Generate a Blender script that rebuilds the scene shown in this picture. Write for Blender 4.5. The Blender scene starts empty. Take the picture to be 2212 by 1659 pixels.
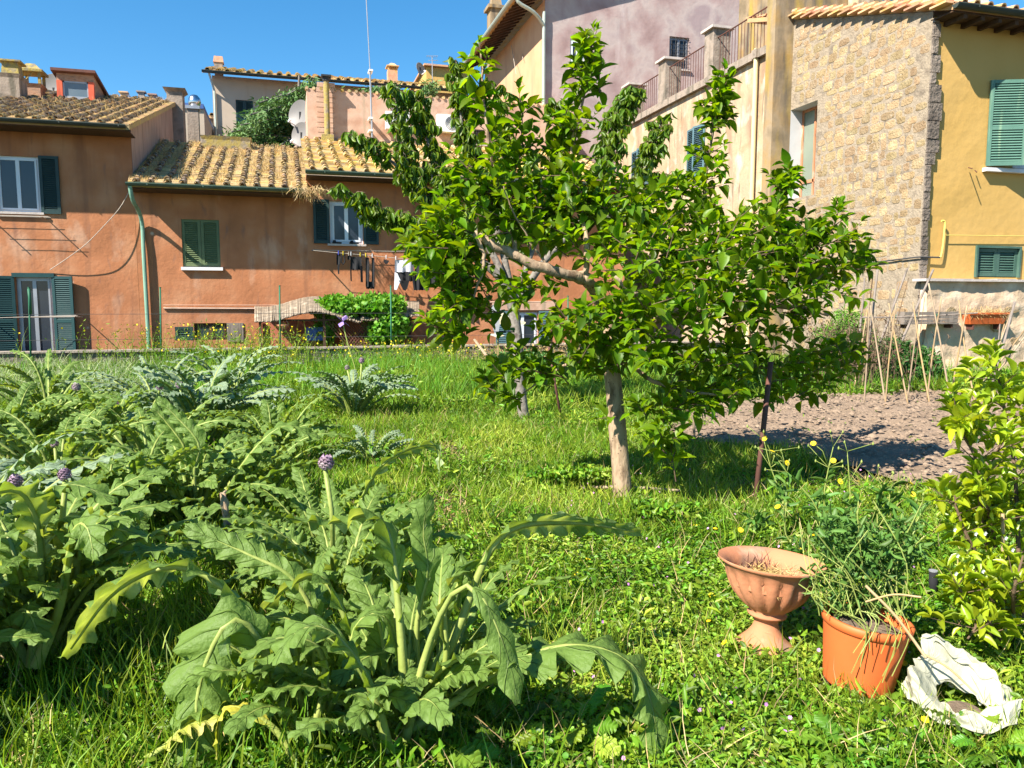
import bpy, math, random
import numpy as np
from mathutils import Vector, noise as mnoise
R = math.radians
random.seed(7); RNG = np.random.default_rng(11)
SC = bpy.context.scene
# ---------------------------------------------------------------- camera, sky, sun, exposure
YAW = R(16.0); PITCH = R(6.0); CAM = Vector((0, 0, 1.6)); FPX = 1662.0
cd = bpy.data.cameras.new('camera'); cam = bpy.data.objects.new('camera', cd); SC.collection.objects.link(cam)
cam.location = CAM; cam.rotation_euler = (R(90) - PITCH, 0, -YAW)
cd.sensor_width = 36; cd.lens = 36 * FPX / 2212; cd.clip_start = 0.05; cd.clip_end = 2000
SC.camera = cam
SUNV = Vector((0.93, 0.47, -1.0)).normalized()
w = bpy.data.worlds.new('World'); SC.world = w; w.use_nodes = True
nt = w.node_tree; bg = nt.nodes['Background']; sky = nt.nodes.new('ShaderNodeTexSky')
sky.sky_type = 'NISHITA'; sky.sun_disc = False
sky.sun_elevation = math.asin(-SUNV.z); sky.sun_rotation = math.atan2(-SUNV.x, -SUNV.y)
sky.air_density = 1.0; sky.dust_density = 0.15; sky.ozone_density = 4.0; sky.altitude = 300
hs_ = nt.nodes.new('ShaderNodeHueSaturation'); hs_.inputs['Saturation'].default_value = 1.28; hs_.inputs['Hue'].default_value = .492
nt.links.new(sky.outputs[0], hs_.inputs['Color']); nt.links.new(hs_.outputs[0], bg.inputs[0]); bg.inputs[1].default_value = 0.078
sl = bpy.data.lights.new('sun', 'SUN'); sl.energy = 5.0; sl.angle = R(0.5); sl.color = (1.0, 0.93, 0.82)
so = bpy.data.objects.new('sun', sl); SC.collection.objects.link(so)
so.rotation_euler = SUNV.to_track_quat('-Z', 'Y').to_euler(); so.location = (-20, -10, 30)
SC.view_settings.view_transform = 'Standard'; SC.view_settings.look = 'None'
SC.view_settings.exposure = 1.42; SC.view_settings.gamma = 1.0
SC.cycles.max_bounces = 6; SC.cycles.transparent_max_bounces = 6
SC.cycles.use_denoising = True
# ---------------------------------------------------------------- pixel helpers (display px 2212x1659)
CY, SY = math.cos(YAW), math.sin(YAW); CP, SP = math.cos(PITCH), math.sin(PITCH)
def ray(u, v):
    xu = (u - 1106) / FPX; yu = -(v - 829.5) / FPX
    x = xu; y = CP + yu * SP; z = -SP + yu * CP
    return Vector((x * CY + y * SY, -x * SY + y * CY, z))
def onY(u, v, Y): r = ray(u, v); return CAM + r * (Y / r.y)
def onX(u, v, X): r = ray(u, v); return CAM + r * (X / r.x)
def onZ(u, v, Z=0.0): r = ray(u, v); return CAM + r * ((Z - 1.6) / r.z)
def at(u, v, d): return CAM + ray(u, v) * d          # d = depth along the view axis
def proj(P):
    P = np.asarray(P) - np.array(CAM)
    xr = P[..., 0] * CY - P[..., 1] * SY; yf = P[..., 0] * SY + P[..., 1] * CY; z = P[..., 2]
    f = yf * CP - z * SP; up = yf * SP + z * CP
    f = np.where(f < .05, .05, f)
    return 1106 + FPX * xr / f, 829.5 - FPX * up / f
# ---------------------------------------------------------------- materials
MATS = {}
def lin(c): return tuple(((x / 255) / 12.92 if x / 255 <= .04045 else ((x / 255 + .055) / 1.055) ** 2.4) for x in c)
def mat(name, cols, scale=3.0, stretch=(1, 1, 1), rough=.85, bump=0.0, bscale=None, island=0.0, hue=0.0, transl=0.0, tcol=None,
        spec=.3, metal=0.0, detail=5.0, back=None, streak=None, spots=None, distort=0.0, coat=0.0, veins=False, bdist=.02):
    m = bpy.data.materials.new(name); m.use_nodes = True; t = m.node_tree; N = t.nodes; L = t.links
    p = N['Principled BSDF']; out = N['Material Output']
    tc = N.new('ShaderNodeTexCoord'); mp = N.new('ShaderNodeMapping'); mp.inputs['Scale'].default_value = stretch
    L.new(tc.outputs['Object'], mp.inputs[0])
    def nz(sc, det=detail, dis=distort, vec=None):
        n = N.new('ShaderNodeTexNoise'); n.inputs['Scale'].default_value = sc; n.inputs['Detail'].default_value = det
        n.inputs['Distortion'].default_value = dis; L.new(vec or mp.outputs[0], n.inputs['Vector']); return n.outputs['Fac']
    cr = N.new('ShaderNodeValToRGB'); k = len(cols)
    if k == 1: cols = [tuple(c * .88 for c in cols[0]), tuple(min(1, c * 1.1) for c in cols[0])]; k = 2
    while len(cr.color_ramp.elements) < k: cr.color_ramp.elements.new(.5)
    for i, c in enumerate(cols):
        cr.color_ramp.elements[i].position = .32 + .36 * i / (k - 1); cr.color_ramp.elements[i].color = (*c, 1)
    L.new(nz(scale), cr.inputs[0]); col = cr.outputs[0]
    def mix(a, b, fac, mode='MIX'):
        x = N.new('ShaderNodeMix'); x.data_type = 'RGBA'; x.blend_type = mode
        for s, v in ((0, fac), (6, a), (7, b)):
            if isinstance(v, (int, float)): x.inputs[s].default_value = v
            elif isinstance(v, tuple): x.inputs[s].default_value = (*v, 1)
            else: L.new(v, x.inputs[s])
        return x.outputs[2]
    def ramp(fac, a, b):
        r = N.new('ShaderNodeMapRange'); r.inputs[1].default_value = a; r.inputs[2].default_value = b; L.new(fac, r.inputs[0]); return r.outputs[0]
    if streak:      # vertical rain stains: (colour, scale, lo, hi)
        for (sc_, ss, lo, hi, st) in streak:
            m2 = N.new('ShaderNodeMapping'); m2.inputs['Scale'].default_value = st; L.new(tc.outputs['Object'], m2.inputs[0])
            col = mix(col, sc_, ramp(nz(ss, 6, .3, m2.outputs[0]), lo, hi))
    if spots:       # small pits / lichen: (colour, scale, threshold)
        for (sc_, ss, th) in spots:
            v = N.new('ShaderNodeTexVoronoi'); v.inputs['Scale'].default_value = ss; L.new(tc.outputs['Object'], v.inputs['Vector'])
            col = mix(col, sc_, ramp(v.outputs['Distance'], th, th * .5))
    if island or hue:
        g = N.new('ShaderNodeNewGeometry')
        h = N.new('ShaderNodeHueSaturation')
        L.new(ramp_out(N, L, g.outputs['Random Per Island'], 1 - island, 1 + island), h.inputs['Value'])
        mm = N.new('ShaderNodeMath'); mm.operation = 'MULTIPLY'; mm.inputs[1].default_value = 7.13; L.new(g.outputs['Random Per Island'], mm.inputs[0])
        fr = N.new('ShaderNodeMath'); fr.operation = 'FRACT'; L.new(mm.outputs[0], fr.inputs[0])
        L.new(ramp_out(N, L, fr.outputs[0], .5 - hue, .5 + hue), h.inputs['Hue']); L.new(col, h.inputs['Color']); col = h.outputs[0]
    bump_src = nz(bscale or scale * 6, 6)
    if veins:       # uv.x runs along the leaf in lobes, uv.y across
        uv = N.new('ShaderNodeUVMap'); sx = N.new('ShaderNodeSeparateXYZ'); L.new(uv.outputs[0], sx.inputs[0])
        ab = N.new('ShaderNodeMath'); ab.operation = 'ABSOLUTE'; L.new(sx.outputs[1], ab.inputs[0])
        a1 = N.new('ShaderNodeMath'); a1.operation = 'MULTIPLY_ADD'; L.new(ab.outputs[0], a1.inputs[0]); a1.inputs[1].default_value = -.8
        L.new(sx.outputs[0], a1.inputs[2])
        fr = N.new('ShaderNodeMath'); fr.operation = 'PINGPONG'; fr.inputs[1].default_value = .5; L.new(a1.outputs[0], fr.inputs[0])
        v1 = ramp(fr.outputs[0], .07, .0)
        v2 = ramp(ab.outputs[0], .07, .03)
        mx = N.new('ShaderNodeMath'); mx.operation = 'MAXIMUM'; L.new(v1, mx.inputs[0]); L.new(v2, mx.inputs[1])
        sc_ = N.new('ShaderNodeMath'); sc_.operation = 'MULTIPLY'; sc_.inputs[1].default_value = .55; L.new(mx.outputs[0], sc_.inputs[0])
        col = mix(col, (.24, .32, .09), sc_.outputs[0])
        ad = N.new('ShaderNodeMath'); ad.operation = 'SUBTRACT'; L.new(bump_src, ad.inputs[0]); L.new(sc_.outputs[0], ad.inputs[1]); bump_src = ad.outputs[0]
    if back:
        g = N.new('ShaderNodeNewGeometry'); col = mix(col, back, g.outputs['Backfacing'])
    L.new(col, p.inputs['Base Color'])
    p.inputs['Roughness'].default_value = rough; p.inputs['Metallic'].default_value = metal
    p.inputs['Specular IOR Level'].default_value = spec; p.inputs['Coat Weight'].default_value = coat; p.inputs['Coat Roughness'].default_value = .25
    if bump:
        b = N.new('ShaderNodeBump'); b.inputs['Strength'].default_value = bump; b.inputs['Distance'].default_value = bdist
        L.new(bump_src, b.inputs['Height']); L.new(b.outputs[0], p.inputs['Normal'])
    if transl:
        tr = N.new('ShaderNodeBsdfTranslucent'); ms = N.new('ShaderNodeMixShader'); ms.inputs[0].default_value = transl
        L.new(mix(col, tcol or (1.3, 1.5, .5), 1.0, 'MULTIPLY'), tr.inputs[0])
        L.new(p.outputs[0], ms.inputs[1]); L.new(tr.outputs[0], ms.inputs[2]); L.new(ms.outputs[0], out.inputs[0])
    MATS[name] = m; return m
def ramp_out(N, L, fac, lo, hi):
    r = N.new('ShaderNodeMapRange'); r.inputs[3].default_value = lo; r.inputs[4].default_value = hi; L.new(fac, r.inputs[0]); return r.outputs[0]
VS = (1.6, 1.6, .12)
mat('terracotta_plaster', [(.34, .135, .060), (.41, .165, .075), (.46, .22, .115)], 1.1, rough=.95, bump=.35, bscale=9, bdist=.03,
    streak=[((.22, .095, .052), 1.9, .54, .80, VS), ((.50, .32, .22), 1.0, .60, .76, (1, 1, .5)), ((.27, .13, .08), 5, .60, .74, (1, 1, .3))], spots=[((.5, .36, .26), .9, .06)])
mat('pink_plaster', [(.48, .27, .175), (.53, .35, .255), (.40, .23, .155)], 1.4, rough=.95, bump=.3, bscale=9,
    streak=[((.30, .24, .16), 2.4, .56, .75, VS)])
mat('stained_pale_plaster', [(.46, .33, .25), (.41, .28, .215)], 1.4, rough=.95, bump=.3, bscale=9,
    streak=[((.20, .15, .11), 6.0, .50, .68, (1.5, 1.5, .10))])
mat('purple_plaster', [(.27, .18, .17), (.36, .26, .245), (.42, .34, .315), (.31, .235, .235)], .8, rough=.95, bump=.4, bscale=7, distort=.25, detail=9,
    streak=[((.27, .16, .15), 1.0, .56, .75, (1, 1, .25)), ((.50, .42, .40), .9, .6, .75, (1, 1, .3))])
mat('apricot_plaster', [(.50, .27, .14), (.56, .35, .20)], .9, rough=.95, bump=.25, streak=[((.46, .25, .15), 1.5, .55, .75, VS)])
mat('beige_plaster', [(.42, .335, .25), (.46, .375, .29)], .7, rough=.95, bump=.2, streak=[((.38, .28, .2), 1.4, .58, .78, VS)])
mat('cream_plaster', [(.39, .25, .145), (.44, .33, .21), (.41, .28, .185)], 1.2, rough=.95, bump=.4, bscale=8, bdist=.03, distort=.6,
    streak=[((.27, .175, .115), 1.8, .50, .70, (1, 1, .2)), ((.50, .42, .33), 2.4, .54, .68, (1, 1, .6)), ((.20, .15, .10), 6, .60, .70, (1, 1, .15))])
mat('ochre_stained_plaster', [(.32, .20, .075), (.30, .225, .14), (.17, .13, .08)], 1.3, rough=.95, bump=.4, bscale=8,
    streak=[((.10, .085, .065), 2.0, .48, .66, (1, 1, .18)), ((.36, .25, .05), 1.6, .52, .70, (1, 1, .3))])
mat('yellow_plaster', [(.50, .305, .085), (.55, .345, .11)], .7, rough=.9, bump=.3, bscale=5, bdist=.04)
mat('white_plaster', [(.55, .55, .55), (.50, .49, .48)], 2, rough=.9, bump=.15)
mat('render_cement', [(.25, .20, .155), (.31, .25, .20), (.17, .14, .11)], 2.5, rough=.95, bump=.5, bscale=14, bdist=.03,
    streak=[((.14, .12, .09), 3, .55, .7, VS)])
mat('lichen_cement', [(.24, .20, .16), (.34, .26, .07), (.17, .15, .12)], 3.5, rough=.95, bump=.6, bscale=16, bdist=.03)
mat('brick_old', [(.30, .16, .10), (.40, .24, .16), (.22, .15, .11)], 6, (1, 1, 3), rough=.95, bump=.6, bscale=24)
mat('tile', [(.29, .22, .145), (.20, .16, .12), (.36, .24, .10), (.13, .105, .08)], 3.5, rough=.95, bump=.5, bscale=30, bdist=.01, island=.42, hue=.018,
    spots=[((.12, .11, .09), 9, .22)])
mat('tile_ochre', [(.46, .30, .12), (.42, .33, .20), (.50, .33, .08), (.28, .20, .12)], 3.0, rough=.95, bump=.5, bscale=30, bdist=.01, island=.38, hue=.02)
mat('tile_flat', [(.48, .33, .17), (.40, .28, .15), (.52, .36, .14)], 3.5, rough=.95, bump=.5, bscale=30, island=.25, hue=.02)
mat('tile_fresh', [(.48, .25, .14), (.52, .32, .18), (.48, .31, .08)], 3, rough=.9, bump=.3, island=.25, hue=.02)
mat('gutter_green', [(.05, .085, .06), (.07, .11, .08)], 3, rough=.5, spec=.4)
mat('gutter_dark', [(.035, .045, .04), (.05, .06, .05)], 3, rough=.6)
mat('pipe_green', [(.16, .30, .22), (.20, .35, .26)], 2, rough=.55, streak=[((.12, .2, .15), 2, .55, .7, VS)])
mat('pipe_cream', [(.56, .48, .26), (.62, .54, .31)], 2, rough=.5)
mat('pipe_zinc', [(.34, .38, .32), (.42, .45, .38)], 2, rough=.45, metal=.3)
mat('pipe_yellow', [(.72, .56, .12), (.66, .52, .14)], 2, rough=.6)
mat('shutter_dark', [(.018, .040, .040), (.025, .052, .050)], 3, rough=.5, bump=.1)
mat('shutter_teal', [(.012, .045, .048), (.018, .06, .06)], 3, rough=.5, bump=.1)
mat('shutter_moss', [(.10, .135, .060), (.13, .17, .08)], 3, rough=.6, bump=.2)
mat('shutter_blue', [(.085, .15, .175), (.10, .18, .20)], 3, rough=.5)
mat('shutter_mint', [(.075, .165, .125), (.10, .205, .155)], 3, rough=.6, bump=.2, streak=[((.22, .34, .22), 3, .56, .7, VS)])
mat('shutter_sage', [(.045, .10, .075), (.07, .13, .10)], 3, rough=.6, bump=.2)
mat('white_paint', [(.62, .66, .70), (.68, .71, .74)], 3, rough=.4)
mat('glass_dark', [(.018, .024, .035), (.035, .045, .06)], 1.2, (1, 1, .3), rough=.12, spec=.5)
mat('glass_grey', [(.10, .14, .17), (.16, .20, .23)], .8, (1, 1, .5), rough=.15, spec=.5)
mat('glass_green', [(.16, .19, .15), (.22, .25, .19)], .8, rough=.25, spec=.5)
mat('sill_stone', [(.40, .34, .30), (.50, .44, .40)], 5, rough=.9, bump=.3)
mat('marble', [(.62, .60, .60), (.70, .68, .68)], 5, rough=.5)
mat('red_paint', [(.50, .085, .04), (.58, .11, .05)], 3, rough=.6, streak=[((.3, .07, .04), 3, .55, .7, VS)])
mat('rust_metal', [(.13, .055, .04), (.09, .04, .03)], 6, rough=.8)
mat('dark_metal', [(.03, .03, .032), (.05, .05, .05)], 6, rough=.6, metal=.3)
mat('grey_metal', [(.30, .31, .33), (.38, .39, .41)], 3, rough=.4, metal=.4)
mat('dish_grey', [(.17, .16, .15), (.20, .19, .18)], 2, rough=.5)
mat('steel', [(.6, .6, .62)], 3, rough=.25, metal=1)
mat('white_plastic', [(.70, .70, .70)], 3, rough=.4)
mat('wire_pale', [(.42, .36, .30)], 3, rough=.7)
mat('wire_dark', [(.06, .06, .06)], 3, rough=.7)
mat('post_green', [(.015, .10, .05), (.02, .13, .07)], 3, rough=.6)
mat('wood_pale', [(.34, .26, .17), (.27, .20, .13), (.42, .33, .22)], 8, (1, 1, .12), rough=.85, bump=.4, bscale=40)
mat('wood_grey', [(.17, .14, .115), (.23, .19, .16), (.11, .09, .07)], 8, (1, 1, .12), rough=.9, bump=.5, bscale=40)
mat('wood_dark', [(.06, .035, .02), (.09, .05, .03)], 8, (1, 1, .12), rough=.9, bump=.4)
mat('bamboo', [(.38, .25, .105), (.30, .21, .12), (.42, .31, .17)], 6, (1, 1, .3), rough=.6, bump=.2, spots=[((.25, .17, .08), 7, .10)])
mat('reed', [(.31, .25, .18), (.22, .175, .13), (.38, .32, .24)], 5, rough=.85, island=.3)
mat('straw', [(.58, .42, .15), (.46, .33, .16), (.62, .48, .26)], 4, rough=.85, island=.35, hue=.015, transl=.2, tcol=(1.1, 1, .8))
mat('bark_tan', [(.13, .085, .05), (.36, .26, .17), (.24, .165, .105)], 16, (1, 1, .35), rough=.95, bump=1.0, bscale=28, bdist=.012, spots=[((.10, .065, .045), 26, .20)])
mat('bark_grey', [(.13, .11, .09), (.22, .195, .165), (.09, .07, .06)], 10, rough=.95, bump=.8, bscale=26, bdist=.01)
mat('twig_brown', [(.10, .065, .04), (.15, .10, .06)], 10, rough=.9, bump=.3)
mat('leaf_persimmon', [(.080, .165, .005), (.14, .235, .008)], 3, rough=.42, spec=.32, island=.45, hue=.02, transl=.5, tcol=(2.3, 2.0, .4), bump=.15, bscale=30)
mat('leaf_cherry', [(.095, .170, .010), (.13, .215, .014)], 3, rough=.42, spec=.4, island=.35, hue=.02, transl=.45, tcol=(2.2, 1.9, .4))
mat('leaf_citrus', [(.22, .31, .012), (.32, .40, .020)], 3, rough=.33, spec=.5, island=.3, hue=.02, transl=.42, tcol=(1.8, 1.7, .5))
mat('leaf_vine', [(.11, .26, .02), (.15, .32, .03)], 3, rough=.5, island=.3, hue=.02, transl=.35)
mat('leaf_bush', [(.045, .125, .025), (.07, .17, .035)], 3, rough=.5, island=.35, hue=.02, transl=.3)
mat('needle', [(.05, .12, .03), (.09, .17, .045), (.14, .23, .07)], 1.2, rough=.6, island=.35, hue=.02, transl=.15)
mat('cardoon', [(.085, .155, .035), (.16, .24, .085), (.33, .41, .23)], 5, rough=.5, spec=.25, bump=.9, bscale=38, bdist=.012, back=(.15, .24, .05), transl=.38, tcol=(2.1, 1.9, .4), veins=True, island=.2, hue=.012)
mat('cardoon_silver', [(.085, .16, .055), (.16, .245, .11), (.33, .41, .25)], 5, rough=.5, spec=.25, bump=.9, bscale=38, bdist=.012, back=(.20, .27, .16), transl=.2, tcol=(1.3, 1.7, .7), veins=True, island=.15, hue=.008)
mat('cardoon_yellow', [(.50, .42, .04), (.35, .38, .06), (.56, .44, .16)], 4, rough=.6, bump=.5, bscale=30, transl=.25, veins=True)
mat('cardoon_dead', [(.42, .33, .20), (.30, .22, .13)], 6, rough=.9, bump=.6, bscale=30)
mat('cardoon_stalk', [(.22, .28, .05), (.30, .35, .09), (.16, .23, .04)], 5, rough=.5, bump=.25, bscale=20, transl=.12)
mat('bud_purple', [(.17, .10, .15), (.26, .17, .22), (.20, .20, .14)], 8, rough=.6, island=.35, hue=.02)
mat('grass_blade', [(.065, .135, .008), (.14, .24, .014), (.27, .35, .04)], .8, rough=.5, spec=.3, island=.5, hue=.03, transl=.32, tcol=(1.6, 1.6, .6))
mat('grass_pale', [(.30, .38, .16), (.38, .44, .24), (.44, .47, .28)], .9, rough=.6, island=.3, hue=.02, transl=.3, tcol=(1.2, 1.2, .9))
mat('weed_leaf', [(.060, .14, .008), (.13, .245, .015), (.27, .36, .045)], 1.0, rough=.45, spec=.35, island=.55, hue=.03, transl=.30, tcol=(1.7, 1.7, .6))
mat('weed_blue', [(.075, .165, .028), (.12, .23, .045)], 2, rough=.5, island=.3, hue=.015, transl=.28)
mat('flower_yellow', [(.80, .58, .01), (.85, .66, .03)], 3, rough=.6, transl=.2, island=.1)
mat('flower_pink', [(.52, .20, .50), (.60, .30, .58)], 3, rough=.6, island=.2)
mat('flower_white', [(.78, .78, .72)], 3, rough=.6, transl=.2)
mat('iris_violet', [(.34, .22, .62), (.44, .30, .70)], 3, rough=.6, transl=.3, tcol=(1, 1, 1))
mat('poppy_red', [(.62, .06, .02)], 3, rough=.6)
mat('ground_soil', [(.035, .035, .015), (.065, .055, .028), (.035, .05, .015)], 3, rough=1, bump=.8, bscale=30, bdist=.03)
mat('lane_gravel', [(.30, .26, .21), (.36, .31, .26)], 3, rough=1, bump=.5)
mat('tilled_soil', [(.17, .12, .080), (.25, .18, .125), (.21, .15, .10)], 2.2, rough=1, bump=1.0, bscale=26, bdist=.035)
mat('clod', [(.20, .14, .095), (.26, .19, .13)], 4, rough=1, bump=.6, island=.2)
mat('urn_clay', [(.44, .175, .085), (.49, .215, .11)], 3, rough=.85, bump=.12, bscale=40, streak=[((.52, .36, .27), 5, .55, .70, (1, 1, .5)), ((.20, .12, .08), 6, .56, .70, (1, 1, .4))])
mat('pot_plastic', [(.56, .115, .028), (.60, .135, .036)], 3, rough=.55, bump=.05, streak=[((.42, .15, .07), 4, .6, .75, (1, 1, .5))])
mat('bag_cloth', [(.46, .45, .32), (.54, .53, .41)], 3, rough=.75, bump=.8, bscale=9, bdist=.03, transl=.22, tcol=(1, 1, .95))
mat('dirt', [(.12, .085, .06), (.20, .15, .10)], 8, rough=1, bump=.8, bscale=40)
mat('cloth_black', [(.012, .012, .014), (.02, .02, .022)], 3, rough=.9)
mat('cloth_white', [(.62, .64, .70)], 3, rough=.9, transl=.2, tcol=(1, 1, 1))
mat('cloth_navy', [(.02, .022, .035)], 3, rough=.9)
mat('peg_yellow', [(.75, .55, .03)], 3); mat('peg_blue', [(.05, .08, .5)], 3); mat('peg_white', [(.7, .7, .72)], 3)
mat('blue_paint', [(.05, .11, .30), (.07, .14, .34)], 3, rough=.6)
mat('red_brown_wall', [(.38, .12, .07), (.44, .15, .09)], 2, rough=.9)
mat('stone', [(.27, .185, .095), (.32, .23, .125), (.37, .285, .17)], 4, rough=.95, bump=1.0, bscale=22, bdist=.03, island=.22, hue=.012, detail=8, spots=[((.12, .075, .04), 17, .20), ((.55, .46, .36), 5, .10)])
mat('mortar', [(.24, .19, .135), (.31, .25, .18), (.17, .135, .10)], 3, rough=1, bump=.8, bscale=18, bdist=.03, spots=[((.2, .15, .1), 18, .1)])
mat('rubble_plaster', [(.60, .44, .29), (.50, .36, .24), (.66, .53, .39)], 2, rough=1, bump=.6, bscale=12, bdist=.03, spots=[((.18, .13, .09), 13, .12)])
mat('quoin', [(.15, .12, .10), (.21, .17, .135), (.10, .08, .065)], 5, rough=1, bump=1.0, bscale=16, bdist=.05, island=.25)
mat('wall_cap', [(.34, .29, .24), (.24, .2, .16)], 4, rough=1, bump=.7)
mat('wall_rough', [(.13, .11, .09), (.19, .165, .13), (.10, .085, .07)], 3, rough=1, bump=1.0, bscale=12, bdist=.05)
mat('ornament_pale', [(.46, .52, .52), (.55, .42, .16)], 5, rough=.7)
mat('lattice_wood', [(.12, .05, .035), (.16, .07, .045)], 6, rough=.85)
# ---------------------------------------------------------------- mesh builder
COL = SC.collection
def worldloc(o):
    v = Vector((0, 0, 0))
    while o is not None: v += o.location; o = o.parent
    return v
def thing(name, label, cat, loc, group=None):
    o = bpy.data.objects.new(name, None); COL.objects.link(o); o.location = loc; o.empty_display_size = .2
    o['label'] = label; o['category'] = cat
    if group: o['group'] = group
    return o
def tag(o, label=None, cat=None, group=None, kind=None):
    for k, v in (('label', label), ('category', cat), ('group', group), ('kind', kind)):
        if v: o[k] = v
    return o
class MB:
    def __init__(s): s.v = []; s.f = []; s.uv = None
    def add(s, vs, fs):
        b = len(s.v); s.v += [tuple(x) for x in vs]; s.f += [tuple(i + b for i in f) for f in fs]; return s
    def box(s, x0, x1, y0, y1, z0, z1, top=1.0):
        cx, cy = (x0 + x1) / 2, (y0 + y1) / 2
        tx0, tx1, ty0, ty1 = cx + (x0 - cx) * top, cx + (x1 - cx) * top, cy + (y0 - cy) * top, cy + (y1 - cy) * top
        return s.add([(x0, y0, z0), (x1, y0, z0), (x1, y1, z0), (x0, y1, z0), (tx0, ty0, z1), (tx1, ty0, z1), (tx1, ty1, z1), (tx0, ty1, z1)],
                     [(0, 3, 2, 1), (4, 5, 6, 7), (0, 1, 5, 4), (1, 2, 6, 5), (2, 3, 7, 6), (3, 0, 4, 7)])
    def quad(s, *p): return s.add(p, [tuple(range(len(p)))])
    def tube(s, pts, r, n=8, r1=None, cap=True, ridge=0, flat=1.0):
        pts = [Vector(p) for p in pts]; m = len(pts); vs = []; prev = None
        rs = r if isinstance(r, (list, tuple)) else [r + ((r1 if r1 is not None else r) - r) * i / max(1, m - 1) for i in range(m)]
        for i, p in enumerate(pts):
            t = (pts[min(i + 1, m - 1)] - pts[max(i - 1, 0)]).normalized()
            if prev is None: a = t.orthogonal().normalized() if abs(t.z) > .9 else t.cross(Vector((0, 0, 1))).normalized()
            else: a = (prev - t * prev.dot(t)).normalized()
            prev = a; b = t.cross(a)
            for k in range(n):
                q = 2 * math.pi * k / n; rr = rs[i] * (1 - ridge * (k % 2))
                vs.append(p + a * (math.cos(q) * rr) + b * (math.sin(q) * rr * flat))
        fs = [(i * n + k, i * n + (k + 1) % n, (i + 1) * n + (k + 1) % n, (i + 1) * n + k) for i in range(m - 1) for k in range(n)]
        if cap: fs += [tuple(range(n))[::-1], tuple((m - 1) * n + k for k in range(n))]
        return s.add(vs, fs)
    def lathe(s, prof, c, n=24, fn=None, M=None):
        vs = []
        for (r, z) in prof:
            for k in range(n):
                a = 2 * math.pi * k / n; rr = r * (fn(a, z) if fn else 1); p = Vector((rr * math.cos(a), rr * math.sin(a), z))
                vs.append(Vector(c) + (M @ p if M else p))
        m = len(prof)
        return s.add(vs, [(i * n + k, i * n + (k + 1) % n, (i + 1) * n + (k + 1) % n, (i + 1) * n + k) for i in range(m - 1) for k in range(n)])
    def rotz(s, start, pivot, ang):
        c, q = math.cos(ang), math.sin(ang)
        for i in range(start, len(s.v)):
            x, y, z = s.v[i]; dx, dy = x - pivot[0], y - pivot[1]; s.v[i] = (pivot[0] + dx * c - dy * q, pivot[1] + dx * q + dy * c, z)
        return s
    def build(s, name, m, parent=None, smooth=False, loc=None):
        return mk(name, np.array(s.v, dtype=np.float64), s.f, m, parent, smooth, loc, s.uv)
def mk(name, V, F, m, parent=None, smooth=False, loc=None, uv=None):
    V = np.asarray(V, dtype=np.float64).reshape(-1, 3)
    if parent is not None: L = worldloc(parent)
    else: L = Vector(loc) if loc is not None else Vector((V[:, 0].mean(), V[:, 1].mean(), V[:, 2].min()))
    V = V - np.array(L)
    me = bpy.data.meshes.new(name)
    if isinstance(F, np.ndarray):
        k = F.shape[1]; me.vertices.add(len(V)); me.vertices.foreach_set('co', V.astype(np.float32).ravel())
        me.loops.add(F.size); me.loops.foreach_set('vertex_index', F.ravel().astype(np.int32))
        me.polygons.add(len(F)); me.polygons.foreach_set('loop_start', (np.arange(len(F)) * k).astype(np.int32))
        me.update(calc_edges=True)
    else: me.from_pydata(V.tolist(), [], F); me.update()
    if uv is not None:
        ul = me.uv_layers.new(name='UVMap'); li = np.empty(len(me.loops), dtype=np.int32); me.loops.foreach_get('vertex_index', li)
        ul.data.foreach_set('uv', np.asarray(uv, dtype=np.float32)[li].ravel())
    if smooth: me.polygons.foreach_set('use_smooth', np.ones(len(me.polygons), dtype=bool))
    me.materials.append(MATS[m]); o = bpy.data.objects.new(name, me); COL.objects.link(o)
    if parent is not None: o.parent = parent
    else: o.location = L
    return o
def bez(p, n):
    p = [Vector(x) for x in p]; out = []
    for i in range(n):
        t = i / (n - 1); q = p[:]
        while len(q) > 1: q = [q[j].lerp(q[j + 1], t) for j in range(len(q) - 1)]
        out.append(q[0])
    return out
def catmull(P, n):
    P = [Vector(x) for x in P]; Q = [P[0] * 2 - P[1]] + P + [P[-1] * 2 - P[-2]]; out = []
    for i in range(len(P) - 1):
        a, b, c, d = Q[i:i + 4]
        for k in range(n):
            t = k / n; out.append(.5 * ((2 * b) + (c - a) * t + (2 * a - 5 * b + 4 * c - d) * t * t + (3 * b - a - 3 * c + d) * t ** 3))
    out.append(P[-1]); return out
# vectorised leaf scatter: template (x along, y across, z up) instanced on positions
def nrm(a): return a / np.maximum(np.linalg.norm(a, axis=-1, keepdims=True), 1e-9)
def scatter(name, m, pos, dirs, ups, length, width, tv, tf, parent=None, smooth=True, loc=None, twist=None):
    pos = np.asarray(pos, float); X = nrm(np.asarray(dirs, float)); U = np.asarray(ups, float)
    Y = nrm(np.cross(U, X)); Z = np.cross(X, Y)
    length = np.broadcast_to(length, len(pos)); width = np.broadcast_to(width, len(pos))
    tv = np.asarray(tv, float)
    V = (pos[:, None] + X[:, None] * (tv[None, :, 0, None] * length[:, None, None]) + Y[:, None] * (tv[None, :, 1, None] * width[:, None, None])
         + Z[:, None] * (tv[None, :, 2, None] * length[:, None, None]))
    n = len(tv); F = []
    tf3 = []
    for f in tf:
        if len(f) == 4: tf3 += [(f[0], f[1], f[2]), (f[0], f[2], f[3])]
        else: tf3.append(f)
    F = (np.array(tf3)[None] + (np.arange(len(pos)) * n)[:, None, None]).reshape(-1, 3)
    return mk(name, V.reshape(-1, 3), F, m, parent, smooth, loc)
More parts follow.
